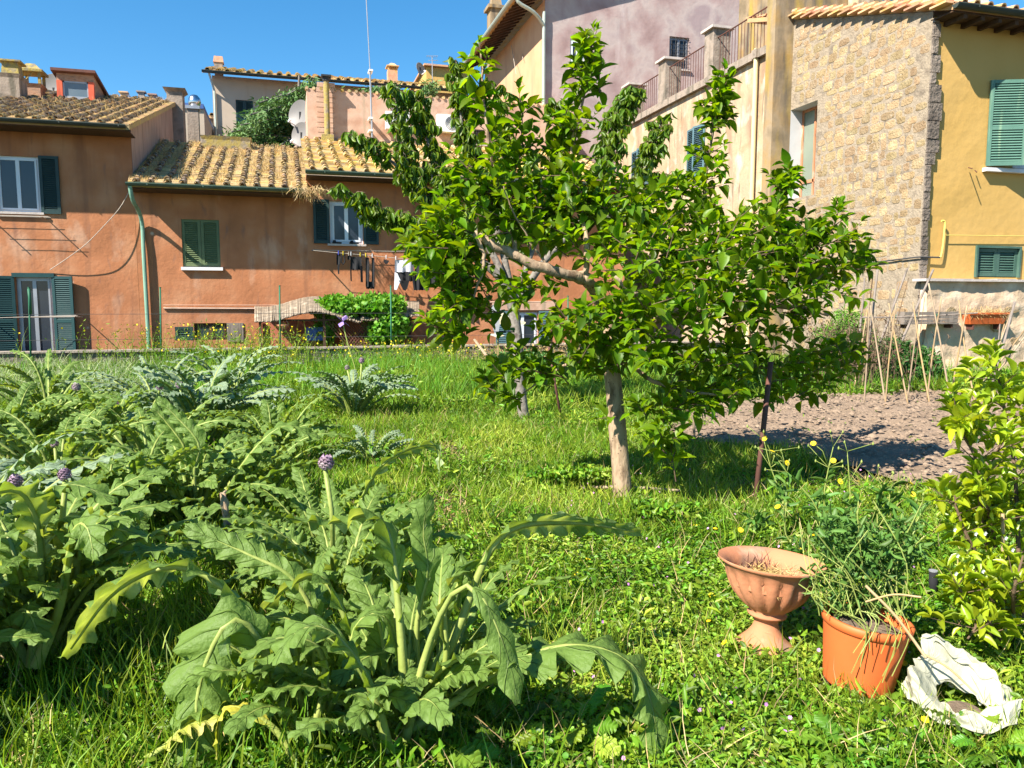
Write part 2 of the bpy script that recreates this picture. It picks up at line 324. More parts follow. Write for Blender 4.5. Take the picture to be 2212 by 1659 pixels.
def leaf_template(ts, ws, fold=.15, droop=.25, tipdroop=1.0):
    v = []; f = []
    for t, w in zip(ts, ws):
        zc = -droop * t ** 2
        v += [(t, w / 2, zc + fold * w * .5), (t, 0, zc), (t, -w / 2, zc + fold * w * .5)]
    for i in range(len(ts) - 1):
        a = i * 3; f += [(a, a + 1, a + 4, a + 3), (a + 1, a + 2, a + 5, a + 4)]
    return v, f
T_PERS = leaf_template([0, .12, .35, .6, .82, 1], [.05, .6, 1, .92, .5, .02], .35, .28)
T_CHER = leaf_template([0, .2, .5, .8, 1], [.05, .75, 1, .6, .02], .35, .25)
T_CITR = leaf_template([0, .2, .5, .8, 1], [.05, .75, 1, .6, .02], .5, .18)
T_WEED = leaf_template([0, .35, .75, 1], [.1, .9, .7, .05], .35, .2)
T_BLADE = ([(0, .5, 0), (0, -.5, 0), (.4, .45, -.03), (.4, -.45, -.03), (.75, .3, -.14), (.75, -.3, -.14), (1, 0, -.32)], [(0, 1, 3, 2), (2, 3, 5, 4), (4, 5, 6)])
T_CLOVER = leaf_template([0, .5, 1], [.25, 1, .6], .3, .1)
def rdir(n, up=0.0, spread=1.0):
    d = RNG.normal(size=(n, 3)); d = nrm(d) * spread; d[:, 2] += up; return nrm(d)
# ================================================================ LARGE STRUCTURE
YF = 23.1; YE = 22.25; ZL = -2.2; TAN = math.tan(R(16.8))
def sx(u, Y=YF, v=500): return onY(u, v, Y).x
def sz(v, Y=YF, u=500): return onY(u, v, Y).z
def wall_y(parent, name, m, Y, x0, x1, z0, z1, holes=(), depth=.2, back=.35, loc=None):
    """wall sheet facing -Y with real openings, reveals and thickness"""
    b = MB(); xs = sorted({x0, x1, *[h[0] for h in holes], *[h[1] for h in holes]}); zs = sorted({z0, z1, *[h[2] for h in holes], *[h[3] for h in holes]})
    # fine grid so the plaster can undulate a little
    def sub(a):
        o = [a[0]]
        for p, q in zip(a, a[1:]):
            k = max(1, int((q - p) / .5)); o += [p + (q - p) * i / k for i in range(1, k + 1)]
        return o
    xs, zs = sub(xs), sub(zs); idx = {}
    def P(x, z):
        if (x, z) not in idx:
            edge = any(abs(x - h[0]) < .01 or abs(x - h[1]) < .01 or abs(z - h[2]) < .01 or abs(z - h[3]) < .01 for h in holes) or x in (x0, x1)
            idx[(x, z)] = len(b.v); b.v.append((x, Y + (0 if edge else .025 * mnoise.noise(Vector((x * .9, Y, z * .9)))), z))
        return idx[(x, z)]
    for i in range(len(xs) - 1):
        for j in range(len(zs) - 1):
            cx, cz = (xs[i] + xs[i + 1]) / 2, (zs[j] + zs[j + 1]) / 2
            if any(h[0] < cx < h[1] and h[2] < cz < h[3] for h in holes): continue
            b.f.append((P(xs[i], zs[j]), P(xs[i + 1], zs[j]), P(xs[i + 1], zs[j + 1]), P(xs[i], zs[j + 1])))
    for h in holes:
        a, c, e, g = h[:4]; d = Y + depth
        b.quad((a, Y, e), (a, Y, g), (a, d, g), (a, d, e)); b.quad((c, Y, e), (c, d, e), (c, d, g), (c, Y, g))
        b.quad((a, Y, e), (a, d, e), (c, d, e), (c, Y, e)); b.quad((a, Y, g), (c, Y, g), (c, d, g), (a, d, g))
        b.quad((a, d + .12, e), (c, d + .12, e), (c, d + .12, g), (a, d + .12, g))
    D = Y + back
    b.quad((x0, Y, z0), (x0, Y, z1), (x0, D, z1), (x0, D, z0)); b.quad((x1, Y, z0), (x1, D, z0), (x1, D, z1), (x1, Y, z1))
    b.quad((x0, Y, z1), (x1, Y, z1), (x1, D, z1), (x0, D, z1))
    b.quad((x0, D, z0), (x0, D, z1), (x1, D, z1), (x1, D, z0))
    return b.build(name, m, parent, loc=loc)
def shutter(parent, m, x0, x1, Y, z0, z1, hinge=None, ang=0.0, n=None, out=.0, name='shutter', leafs=1, mid=True):
    """louvred leaf lying in the Y plane, optionally swung on its hinge"""
    b = MB(); th = .045; f = min(.075, (x1 - x0) * .16); y0, y1 = Y - th - out, Y - out
    for k in range(leafs):
        a = x0 + (x1 - x0) * k / leafs + .004; c = x0 + (x1 - x0) * (k + 1) / leafs - .004
        b.box(a, a + f, y0, y1, z0, z1); b.box(c - f, c, y0, y1, z0, z1)
        b.box(a + f, c - f, y0 + .002, y1 - .002, z0, z0 + f * 1.2); b.box(a + f, c - f, y0 + .002, y1 - .002, z1 - f, z1)
        zz = [(z0 + f * 1.2, z1 - f)]
        if mid and z1 - z0 > 1.6: mz = z0 + (z1 - z0) * .42; b.box(a + f, c - f, y0 + .002, y1 - .002, mz, mz + f); zz = [(z0 + f * 1.2, mz), (mz + f, z1 - f)]
        for (p, q) in zz:
            kk = max(3, int((q - p) / .052))
            for i in range(kk):
                z = p + (q - p) * (i + .5) / kk
                b.add([(a + f, y0 + .006, z - .022), (c - f, y0 + .006, z - .022), (c - f, y1 - .006, z + .014), (a + f, y1 - .006, z + .014),
                       (a + f, y0 + .006, z - .014), (c - f, y0 + .006, z - .014), (c - f, y1 - .006, z + .022), (a + f, y1 - .006, z + .022)],
                      [(0, 3, 2, 1), (4, 5, 6, 7), (0, 1, 5, 4), (2, 3, 7, 6)])
        b.box(a + f, c - f, y1 - .004, y1 - .001, z0 + f, z1 - f)
    if hinge is not None: b.rotz(0, hinge, ang)
    return b.build(name, m, parent)
def window(parent, Y, x0, x1, z0, z1, glass='glass_dark', frame='white_paint', sashes=2, depth=.16, sill=True, grille=False, t=.06, sillm='sill_stone'):
    y = Y + depth - .04; f = MB()
    f.box(x0, x0 + t, y - .05, y, z0, z1); f.box(x1 - t, x1, y - .05, y, z0, z1); f.box(x0 + t, x1 - t, y - .048, y - .002, z0, z0 + t); f.box(x0 + t, x1 - t, y - .048, y - .002, z1 - t, z1)
    w = (x1 - x0 - 2 * t) / sashes
    for k in range(sashes):
        a = x0 + t + w * k; c = a + w; s = t * .75
        f.box(a, a + s, y - .07, y - .03, z0 + t, z1 - t); f.box(c - s, c, y - .07, y - .03, z0 + t, z1 - t)
        f.box(a + s, c - s, y - .068, y - .032, z0 + t, z0 + t + s); f.box(a + s, c - s, y - .068, y - .032, z1 - t - s, z1 - t)
    wo = f.build('window', frame, parent)
    MB().box(x0 + t, x1 - t, y - .045, y - .035, z0 + t, z1 - t).build('pane', glass, wo)
    if sill: MB().box(x0 - .08, x1 + .08, Y - .09, Y + depth * .5, z0 - .06, z0 - .002).build('sill', sillm, wo)
    if grille:
        g = MB(); k = 5
        for i in range(k): x = x0 + (x1 - x0) * (i + .5) / k; g.tube([(x, Y - .02, z0), (x, Y - .02, z1)], .012, 5)
        for i in range(6): z = z0 + (z1 - z0) * (i + .5) / 6; g.tube([(x0, Y - .03, z), (x1, Y - .03, z)], .010, 5)
        g.build('grille', 'dark_metal', wo)
    return wo
def tiled_roof(parent, x0, x1, y0, z0, y1, z1, sp=.37, mc='tile', mf='tile_flat', expo=.34, seed=1, thick=.12, skipx=None, fresh=False, r=.074):
    rr = np.random.default_rng(seed); ln = math.hypot(y1 - y0, z1 - z0); ty, tz = (y1 - y0) / ln, (z1 - z0) / ln
    b = MB(); k = int(ln / .24); nx, nz_ = 0, 0
    for i in range(k):                                            # stepped flat tiles
        a, c = ln * i / k, ln * (i + 1) / k
        p0 = (y0 + ty * a - tz * .035, z0 + tz * a + ty * .035); p1 = (y0 + ty * c, z0 + tz * c)
        b.quad((x0, p0[0], p0[1]), (x1, p0[0], p0[1]), (x1, p1[0], p1[1]), (x0, p1[0], p1[1]))
        b.quad((x0, p0[0], p0[1] - .04), (x1, p0[0], p0[1] - .04), (x1, p0[0], p0[1]), (x0, p0[0], p0[1]))
    for x in (x0, x1): b.quad((x, y0, z0 - thick), (x, y0, z0), (x, y1, z1), (x, y1, z1 - thick))
    b.quad((x0, y0, z0 - thick), (x0, y1, z1 - thick), (x1, y1, z1 - thick), (x1, y0, z0 - thick)); b.quad((x0, y0, z0 - thick), (x1, y0, z0 - thick), (x1, y0, z0), (x0, y0, z0))
    ro = b.build('roof', mf, parent)
    cols = np.arange(x0 + sp * .5, x1, sp); rows = np.arange(-.06, ln - .1, expo); V = []; F = []; base = 0; seg = 6
    for cx in cols:
        jx = rr.normal(0, .012)
        for a in rows:
            if rr.random() < .01: continue
            ra, rb = r * rr.uniform(.95, 1.1), r * rr.uniform(.72, .82); ox = jx + rr.normal(0, .012); tilt = rr.normal(0, .035); L = expo * 1.25; lift = .045 + rr.normal(0, .006)
            for (tt, rad, up) in ((0, ra, lift), (L, rb, .012), (0, ra * .80, lift - .014)):
                for q in range(seg + 1):
                    an = math.pi * q / seg; h = rad * math.sin(an) * 1.0 + up; s = a + tt
                    V.append((cx + ox + tilt * tt + rad * math.cos(an), y0 + ty * s - tz * h, z0 + tz * s + ty * h))
            for q in range(seg):
                F.append((base + q, base + seg + 1 + q, base + seg + 2 + q, base + q + 1))
                F.append((base + q, base + q + 1, base + 2 * (seg + 1) + q + 1, base + 2 * (seg + 1) + q))
            base += 3 * (seg + 1)
    mk('cover_tile', V, F, mc, ro)
    return ro
def gutter(parent, x0, x1, y, z, m='gutter_green', r=.075):
    b = MB(); n = 8; vs = []
    for x in (x0, x1):
        for k in range(n + 1): a = math.pi + math.pi * k / n; vs.append((x, y + r * math.cos(a), z + r * math.sin(a) * 1.0))
    b.add(vs, [(k, k + 1, n + 2 + k, n + 1 + k) for k in range(n)] + [tuple(range(n + 1)), tuple(range(n + 1, 2 * n + 2))])
    b.box(x0, x1, y - r - .008, y - r + .008, z - .012, z + .012)
    x = x0 + .5
    while x < x1: b.box(x, x + .03, y - r - .012, y + r, z - .0, z + .016); b.box(x, x + .03, y - r - .014, y - r - .004, z - .05, z); x += 1.35
    return b.build('gutter', m, parent)
def chimney(parent, x, y, z0, z1, w, d, m='render_cement', cap=None, name='chimney', flare=.10):
    b = MB().box(x - w / 2, x + w / 2, y - d / 2, y + d / 2, z0, z1)
    if flare: h = .12; b.add([(x - w / 2, y - d / 2, z1), (x + w / 2, y - d / 2, z1), (x + w / 2, y + d / 2, z1), (x - w / 2, y + d / 2, z1),
            (x - w / 2 - flare, y - d / 2 - flare, z1 + h), (x + w / 2 + flare, y - d / 2 - flare, z1 + h), (x + w / 2 + flare, y + d / 2 + flare, z1 + h), (x - w / 2 - flare, y + d / 2 + flare, z1 + h)],
            [(4, 5, 6, 7), (0, 1, 5, 4), (1, 2, 6, 5), (2, 3, 7, 6), (3, 0, 4, 7)])
    return b.build(name, m, parent)
# ---- ground: one sheet to the horizon; raised garden terrace held by the retaining wall
YW = 20.6
def gh(x, y):
    return .035 * math.sin(x * 1.3 + y * .7) * math.sin(y * .9 - x * .4) + .02 * math.sin(x * 3.1) * math.sin(y * 2.3)
def ghv(x, y): return .035 * np.sin(x * 1.3 + y * .7) * np.sin(y * .9 - x * .4) + .02 * np.sin(x * 3.1) * np.sin(y * 2.3)
xs = np.concatenate([np.linspace(-400, -26, 12), np.linspace(-24, 24, 161), np.linspace(26, 400, 12)])
ys = np.concatenate([np.linspace(-300, -6, 8), np.linspace(-5, 20.5, 86), [20.75, 20.78], np.linspace(21.5, 45, 12), np.linspace(50, 900, 10)])
GX, GY = np.meshgrid(xs, ys); GZ = ghv(GX, GY) * (np.abs(GX) < 25) * (GY > -6)
low = (GY > 20.76); GZ = np.where(low, ZL, GZ); nxg = len(xs)
V = np.stack([GX, GY, GZ], -1).reshape(-1, 3)
ii = (np.arange(len(ys) - 1)[:, None] * nxg + np.arange(nxg - 1)[None]).ravel()
F = np.stack([ii, ii + 1, ii + nxg + 1, ii + nxg], -1)
g = mk('ground', V, F, 'ground_soil', smooth=True, loc=(0, 0, 0)); tag(g, kind='structure')
# tilled soil bed
bed_px = [(1440, 925), (1500, 880), (1600, 862), (1850, 852), (2212, 838), (2450, 835), (2500, 990), (2212, 1075), (2080, 1070), (1900, 1020), (1720, 985), (1560, 965), (1450, 955)]
bed = [onZ(u, v, 0.03) for u, v in bed_px]; bp = np.array([(p.x, p.y) for p in bed])
def inpoly(x, y, P):
    x = np.asarray(x); c = np.zeros(x.shape, bool); n = len(P)
    for i in range(n):
        x1, y1 = P[i]; x2, y2 = P[(i + 1) % n]
        if y1 == y2: continue
        c ^= ((y1 > y) != (y2 > y)) & (x < (x2 - x1) * (y - y1) / (y2 - y1) + x1)
    return c
bx0, by0 = bp.min(0); bx1, by1 = bp.max(0); nx_, ny_ = 150, 110
gx, gy = np.meshgrid(np.linspace(bx0, bx1, nx_), np.linspace(by0, by1, ny_)); ins = inpoly(gx, gy, bp)
hz = np.array([[mnoise.fractal(Vector((gx[j, i] * 2.2, gy[j, i] * 3.2, 0)), 1, 2, 4) * .045 + mnoise.noise(Vector((gx[j, i] * 9, gy[j, i] * 9, 3))) * .022 for i in range(nx_)] for j in range(ny_)])
wob = np.array([[mnoise.noise(Vector((gx[j, i] * 1.2, gy[j, i] * 1.2, 5))) for i in range(nx_)] for j in range(ny_)])
ins = inpoly(gx + wob * .35, gy + wob * .35, bp)
ids = -np.ones(gx.size, int); F = []
for j in range(ny_ - 1):
    for i in range(nx_ - 1):
        if ins[j, i] and ins[j + 1, i] and ins[j, i + 1] and ins[j + 1, i + 1]: a = j * nx_ + i; F.append((a, a + 1, a + nx_ + 1, a + nx_))
F = np.array(F); V = np.stack([gx, gy, ghv(gx, gy) + .035 + hz], -1).reshape(-1, 3); used = np.unique(F); re = -np.ones(len(V), int); re[used] = np.arange(len(used))
sb = mk('soil_bed', V[used], re[F], 'tilled_soil', smooth=True); tag(sb, kind='structure')

# ---- retaining wall at the end of the garden
rw = MB(); x = -30.0; top = .42
while x < 12.5:
    w_ = random.uniform(.35, .7)
    for zz in (ZL + .2, -1.4, -.8, -.35, 0.05): pass
    z = ZL
    while z < top - .02:
        h_ = random.uniform(.16, .26); z1 = min(top - .0, z + h_); o = random.uniform(-.03, .02)
        rw.box(x + .01, min(12.6, x + w_) - .01, YW + o, YW + .28, z + .008, z1 - .008); z = z1
    x += w_
rw.box(-30, 12.6, YW + .03, YW + .26, ZL, top - .02)
t = thing('garden_wall', 'long low dark stone retaining wall with thin slab capping at the far edge of the garden', 'garden wall', (-5, YW, ZL))
rw.build('wall', 'wall_rough', t)
c = MB(); x = -30
while x < 12.6: w_ = random.uniform(.5, .9); c.box(x, min(12.6, x + w_) - .012, YW - .06, YW + .33, top, top + .045 + random.uniform(-.008, .01)); x += w_
c.build('capping', 'wall_cap', t)

# ---- house 1: taller terracotta house on the left
X1 = sx(293); XL = sx(-420); z1e = sz(266, YE, 200); z2e = sz(399, YE, 432); z3e = sz(371, YE, 760)
X2 = sx(661, YF, 400)
h1 = thing('terracotta_house', 'tall terracotta house at the left edge with a red dormer on its tile roof', 'house', (X1 - 4, YF, ZL))
wx0, wx1 = sx(-2), sx(92); wz1, wz0 = sz(337, YF, 40), sz(458, YF, 40)
dx0, dx1 = sx(26), sx(104); dz1, dz0 = sz(598, YF, 60), sz(770, YF, 60)
wall_y(h1, 'wall', 'terracotta_plaster', YF, XL, X1, ZL, z1e, [(wx0, wx1, wz0, wz1), (dx0, dx1, dz0, dz1)])
YR1 = 32.4; z1r = z1e + (YR1 - YE) * TAN
b = MB(); b.add([(X1 + .003, YF, ZL), (X1 + .003, YR1, ZL), (X1 + .003, YR1, z1r - .02), (X1 + .003, YF, z1e + (YF - YE) * TAN - .02),
       (X1 - .3, YF + .36, ZL), (X1 - .3, YR1, ZL), (X1 - .3, YR1, z1r - .05), (X1 - .3, YF + .36, z1e - .02)], [(0, 1, 2, 3), (7, 6, 5, 4), (3, 2, 6, 7), (1, 5, 6, 2)])
b.build('side_wall', 'stained_pale_plaster', h1)
MB().box(XL, X1, YR1 - .3, YR1, ZL, z1r - .05).build('rear_wall', 'pink_plaster', h1)
tiled_roof(h1, XL, X1 + .12, YE, z1e, YR1, z1r, seed=3, mc='tile', mf='tile_flat')
MB().box(XL, X1 + .1, YE + .05, YF + .05, z1e - .15, z1e - .125).build('eaves_board', 'wood_dark', h1)
gutter(h1, XL, X1 + .05, YE - .07, z1e - .02, 'gutter_dark')
window(h1, YF, wx0, wx1, wz0, wz1)
shutter(h1, 'shutter_dark', wx1 + .01, sx(136), YF - .012, wz0 - .03, wz1 + .03)
shutter(h1, 'shutter_dark', sx(-48), wx0 - .01, YF - .012, wz0 - .03, wz1 + .03)
b = MB()
for k in range(3): b.tube([(wx0 - .3, YF - .14 - .13 * k, wz0 - .13), (wx1 + .25, YF - .14 - .13 * k, wz0 - .13)], .006, 5)
for x in (wx0 - .2, wx1 + .1): b.box(x, x + .02, YF - .45, YF, wz0 - .16, wz0 - .14)
b.build('drying_rack', 'wire_pale', h1)
window(h1, YF, dx0, dx1, dz0, dz1, frame='grey_metal', sill=False, depth=.18)
b = MB().box(sx(20), sx(112), YF - .07, YF, dz1 - .01, dz1 + .10); b.build('lintel', 'shutter_teal', h1)
shutter(h1, 'shutter_teal', dx1 + .02, dx1 + .56, YF, dz0, dz1 + .02, hinge=(dx1 + .02, YF), ang=-R(14))
shutter(h1, 'shutter_teal', dx0 - .58, dx0 - .02, YF, dz0, dz1 + .02, hinge=(dx0 - .02, YF), ang=R(10))
b = MB()
for k in range(3): b.tube([(dx0 - .7, YF - .5 - .14 * k, dz0 + 1.02), (dx1 + .72, YF - .45 - .14 * k, dz0 + 1.05 + .02 * k)], .008, 5)
b.tube([(dx1 + .7, YF, dz0 + 1.03), (dx1 + .7, YF - .85, dz0 + 1.06)], .014, 6); b.tube([(dx0 - .6, YF, dz0 + 1.0), (dx0 - .6, YF - .85, dz0 + 1.02)], .014, 6)
b.build('clothes_airer', 'wire_pale', h1)
# loose cable hanging across the facade
p = [onY(u, v, YF - .05) for u, v in ((286, 400), (262, 450), (225, 495), (190, 530), (150, 558), (108, 583))]
MB().tube(catmull([(q.x, q.y - .28 * math.sin(i / 5 * math.pi), q.z) for i, q in enumerate(p)], 6), .010, 5).build('hanging_cable', 'wire_pale', h1)
# things on roof 1
Yd = 29.6
dm = h1
da, dbx = sx(124, Yd, 200), sx(204, Yd, 200); zb = z1e + (Yd - YE) * TAN - .1; dt = sz(148, Yd, 165)
fr = MB(); w_ = (dbx - da); s_ = .17
fr.box(da, da + s_, Yd - .06, Yd + .1, zb, dt - .42); fr.box(dbx - s_, dbx, Yd - .06, Yd + .1, zb, dt - .42)
fr.box(da + s_, dbx - s_, Yd - .058, Yd + .098, zb - .02, zb + .03); dr = fr.build('dormer', 'red_paint', h1)
b = MB(); b.box(da, dbx, Yd - .02, Yd + .1, dt - .42, dt - .16)
b.add([(da, Yd + .1, zb), (da, Yd + .1, dt - .12), (da, Yd + 2.6, dt - .5), (da, Yd + 2.6, zb)], [(0, 1, 2, 3)])
b.add([(dbx, Yd + .1, zb - .3), (dbx, Yd + .1, dt - .12), (dbx, Yd + 2.6, dt - .7), (dbx, Yd + 2.6, zb)], [(0, 3, 2, 1)]); b.build('cheek', 'brick_old', dr)
b = MB(); b.add([(da - .12, Yd - .22, dt - .16), (dbx + .1, Yd - .22, dt - .16), (dbx + .1, Yd + 2.8, dt - .62), (da - .12, Yd + 2.8, dt - .62),
                 (da - .12, Yd - .22, dt - .07), (dbx + .1, Yd - .22, dt - .07), (dbx + .1, Yd + 2.8, dt - .5), (da - .12, Yd + 2.8, dt - .5)],
                [(0, 3, 2, 1), (4, 5, 6, 7), (0, 1, 5, 4), (1, 2, 6, 5), (3, 0, 4, 7)]); b.build('dormer_roof', 'rust_metal', dr)
MB().box(da + s_, dbx - s_, Yd + .02, Yd + .04, zb, dt - .42).build('pane', 'glass_grey', dr)
b = MB(); e = .05; b.box(da + s_, da + s_ + e, Yd, Yd + .02, zb, dt - .42); b.box(dbx - s_ - e, dbx - s_, Yd, Yd + .02, zb, dt - .42); b.box(da + s_, dbx - s_, Yd, Yd + .02, dt - .47, dt - .42); b.box(da + s_, dbx - s_, Yd, Yd + .02, zb, zb + .22); b.build('window_frame', 'grey_metal', dr)
Yc = 28.6; zc = z1e + (Yc - YE) * TAN - .3
ch = chimney(h1, sx(22, Yc, 200), Yc, zc, sz(174, Yc, 22), sx(56, Yc) - sx(-2, Yc), .8, flare=.05)
b = MB(); cx = sx(27, Yc, 160); zt = sz(171, Yc, 22); b.box(cx - .26, cx + .26, Yc - .26, Yc + .26, zt, zt + .48, .8); b.box(cx - .32, cx + .32, Yc - .32, Yc + .32, zt + .48, zt + .53); b.build('chimney_cap', 'lichen_cement', ch)
Yc = 29.8; zc = z1e + (Yc - YE) * TAN - .3; cx = sx(72, Yc, 190)
ch = chimney(h1, cx, Yc, zc, sz(193, Yc, 72), .55, .55, 'brick_old', flare=.06)
b = MB(); zt = sz(192, Yc, 72) + .12
for qx in (-.28, .22):
    for qy in (-.28, .22): b.box(cx + qx, cx + qx + .08, Yc + qy, Yc + qy + .08, zt, zt + .36)
b.box(cx - .38, cx + .38, Yc - .38, Yc + .38, zt + .36, zt + .44); b.box(cx - .34, cx + .34, Yc - .34, Yc + .34, zt + .44, zt + .66, .35)
b.tube([(cx - .2, Yc - .29, zt), (cx + .1, Yc - .29, zt + .36)], .02, 4); b.build('chimney_cap', 'lichen_cement', ch)
Yc = 31.8; ch = chimney(h1, sx(380, Yc, 220), Yc, ZL, sz(203, Yc, 380), sx(397, Yc) - sx(364, Yc), .7, 'render_cement', flare=.12)

# ---- house 2: low roofed middle house
h2 = thing('low_roof_house', 'terracotta house with the low grassy tile roof and moss green closed shutters', 'house', ((X1 + X2) / 2, YF, ZL))
sx0, sx1 = sx(392), sx(474); s1, s0 = sz(474, YF, 430), sz(577, YF, 430)
v0 = [(sx(368), sx(408), sz(735, YF, 390), sz(706, YF, 390)), (sx(410), sx(483), sz(735, YF, 440), sz(698, YF, 440)), (sx(485), sx(518), sz(735, YF, 500), sz(703, YF, 500))]
wall_y(h2, 'wall', 'terracotta_plaster', YF, X1 + .006, X2, ZL, z2e, [(sx0, sx1, s0, s1)] + v0)
YR2 = 28.3; z2r = sz(316, YR2, 560)
tiled_roof(h2, X1 + .02, X2 + .02, YE, z2e, YR2, z2r, seed=5, mf='straw')
MB().box(X1, X2, YE + .05, YF + .05, z2e - .15, z2e - .125).build('eaves_board', 'wood_dark', h2)
gutter(h2, X1 - .02, X2 - .1, YE - .07, z2e - .03)
b = MB(); gx_, gz_ = X1 + .12, z2e - .1
b.tube(catmull([(gx_ - .05, YE - .05, gz_), (gx_ - .02, YE + .1, gz_ - .35), (gx_ + .06, YF - .12, gz_ - .8), (gx_ + .07, YF - .10, gz_ - 2), (gx_ + .10, YF - .10, ZL)], 5), .052, 10); b.build('downspout', 'pipe_green', h2)
shutter(h2, 'shutter_moss', sx0 + .0, sx1 - .0, YF + .08, s0 + .02, s1, leafs=2)
MB().box(sx0 - .04, sx1 + .06, YF - .11, YF + .03, s0 - .09, s0 - .002).build('sill', 'marble', h2)
window(h2, YF, *v0[1], glass='glass_dark', frame='wood_dark', sill=False)
shutter(h2, 'shutter_moss', v0[2][0], v0[2][1], YF + .04, v0[2][2], v0[2][3]); shutter(h2, 'shutter_dark', v0[0][0], v0[0][1], YF + .04, v0[0][2], v0[0][3])
MB().box(sx(482), sx(518), YF - .03, YF - .003, sz(738, YF, 500), sz(700, YF, 500) + .03).build('vent_frame', 'wood_grey', h2)
b = MB(); b.tube([(sx(346), YF - .03, sz(666, YF, 350)), (X2, YF - .03, sz(667, YF, 640))], .03, 6); b.tube([(sx(346), YF - .035, sz(663, YF, 350) + .05), (X2, YF - .035, sz(663, YF, 640) + .05)], .012, 6)
b.build('conduit', 'pink_plaster', h2)
b = MB(); x = sx(545, YR2 - .8); 
chimney(h2, sx(490, YR2 - .6, 320), YR2 - .6, z2r - .7, z2r - .02, 1.5, .5, 'lichen_cement', flare=.04)

# ---- house 3: right hand terracotta house continuing behind the trees
X3 = 10.4
h3 = thing('ochre_roof_house', 'terracotta house behind the fruit trees with ochre roof and clothes line under its window', 'house', ((X2 + X3) / 2, YF, ZL))
qx0, qx1 = sx(713), sx(784); q1, q0 = sz(435, YF, 745), sz(527, YF, 745)
lx0, lx1 = sx(1097), sx(1163); l1, l0 = sz(674, YF, 1130), sz(760, YF, 1130)
hx = [(sx(1150, YF, 480), sx(1200, YF, 480), sz(520, YF, 1170), sz(440, YF, 1170))]
wall_y(h3, 'wall', 'terracotta_plaster', YF - .004, X2, X3, ZL, z3e, [(qx0, qx1, q0, q1), (lx0, lx1, l0, l1)] + hx)
YR3 = 28.3; z3r = sz(303, YR3, 720)
tiled_roof(h3, X2 - .02, X3, YE, z3e, YR3, z3r, seed=9, mc='tile_ochre', mf='tile_ochre')
MB().box(X2, X3, YE + .05, YF + .05, z3e - .15, z3e - .125).build('eaves_board', 'wood_dark', h3)
gutter(h3, X2 - .03, X3, YE - .07, z3e - .03)
window(h3, YF, qx0, qx1, q0, q1, t=.07); window(h3, YF, lx0, lx1, l0, l1, sill=False); window(h3, YF, *hx[0])
shutter(h3, 'shutter_dark', sx(677), qx0 - .01, YF - .016, q0, q1 + .03); shutter(h3, 'shutter_dark', qx1 + .01, sx(818), YF - .016, q0, q1 + .03)
shutter(h3, 'shutter_blue', sx(1070), lx0 - .01, YF - .016, l0, l1 + .03); shutter(h3, 'shutter_blue', lx1 + .01, sx(1188), YF - .016, l0, l1 + .03)
MB().box(sx(1062), sx(1200), YF - .06, YF - .006, l1 + .06, l1 + .34).build('lintel', 'pink_plaster', h3)
b = MB(); b.tube([(sx(932), YF - .04, sz(654, YF, 950)), (sx(1180), YF - .04, sz(652, YF, 1160))], .028, 6); b.build('conduit', 'pink_plaster', h3)
b = MB().box(sx(676, YF, 560), sx(1300, YF, 560), YF - .011, YF - .008, 0, 0)
# upper storey set back behind roof 3 (pink parapet)
YP = 28.4; px0, px1 = sx(664, YP, 250), sx(1240, YP, 250); pz1 = sz(200, YP, 800); pz0 = z3r - .5
ph = h3
ac = [(sx(1023, YP, 290), sx(1046, YP, 290), sz(312, YP, 1035), sz(280, YP, 1035))]
wall_y(ph, 'upper_wall', 'pink_plaster', YP, px0, px1, pz0, pz1, ac, back=3.0)
window(ph, YP, *ac[0], grille=True, frame='wood_dark')
b = MB(); x = px0
while x < px1: w_ = .24; b.tube([(x, YP - .04, pz1 + .0), (x, YP + .35, pz1 + .02)], .055, 8, .05); x += w_
b.build('parapet_tile', 'tile_ochre', ph)
fx = sx(706, YP - .25, 240); fz0, fz1 = sz(300, YP - .25, 706), sz(172, YP - .25, 706)
fl = MB().tube([(fx, YP - .25, fz0 + .1), (fx, YP - .25, fz1 - .05)], .10, 12).build('flue', 'lichen_cement', ph)
MB().box(fx - .22, fx + .22, YP - .5, YP - .01, fz0 - .5, fz0 + .12, .9).build('flue_base', 'lichen_cement', fl)
b = MB(); b.tube([(fx, YP - .25, fz1 - .06), (fx, YP - .25, fz1 + .06)], .13, 10); b.box(fx - .17, fx + .17, YP - .42, YP - .1, fz1 + .07, fz1 + .13); b.build('flue_cowl', 'dark_metal', fl)
b = MB()
for k in range(11): z = pz0 + .6 + k * .17; b.box(fx - .3 - random.uniform(0, .05), fx + .27 + random.uniform(0, .05), YP - .035, YP - .004, z, z + .15)
b.build('exposed_brick', 'pink_plaster', ph)

# ---- far houses
def simple_roof(parent, x0, x1, y0, z0, y1, z1, m='tile', seed=2): return tiled_roof(parent, x0, x1, y0, z0, y1, z1, sp=.5, expo=.5, seed=seed, mc=m, r=.13)
YB = 44.0; bx0_, bx1_ = sx(461, YB, 250), sx(1120, YB, 250); bze = sz(181, YB, 700)
h5 = thing('beige_house', 'long beige house far behind the cedar with dark green shutters under a tiled roof', 'house', ((bx0_ + bx1_) / 2, YB, ZL))
fw = [(sx(519, YB), sx(556, YB), sz(272, YB, 537), sz(217, YB, 537)), (sx(619, YB), sx(647, YB), sz(262, YB, 630), sz(219, YB, 630)), (sx(737, YB), sx(773, YB), sz(262, YB, 755), sz(208, YB, 755))]
wall_y(h5, 'wall', 'beige_plaster', YB, bx0_, bx1_, ZL, bze, fw)
MB().box(bx0_ - .0, bx0_ + .3, YB + .36, YB + 6, ZL, bze).build('side_wall', 'beige_plaster', h5)
simple_roof(h5, bx0_ - .4, bx1_, YB - .8, bze + .0, YB + 5.2, bze + 1.75, 'tile_ochre')
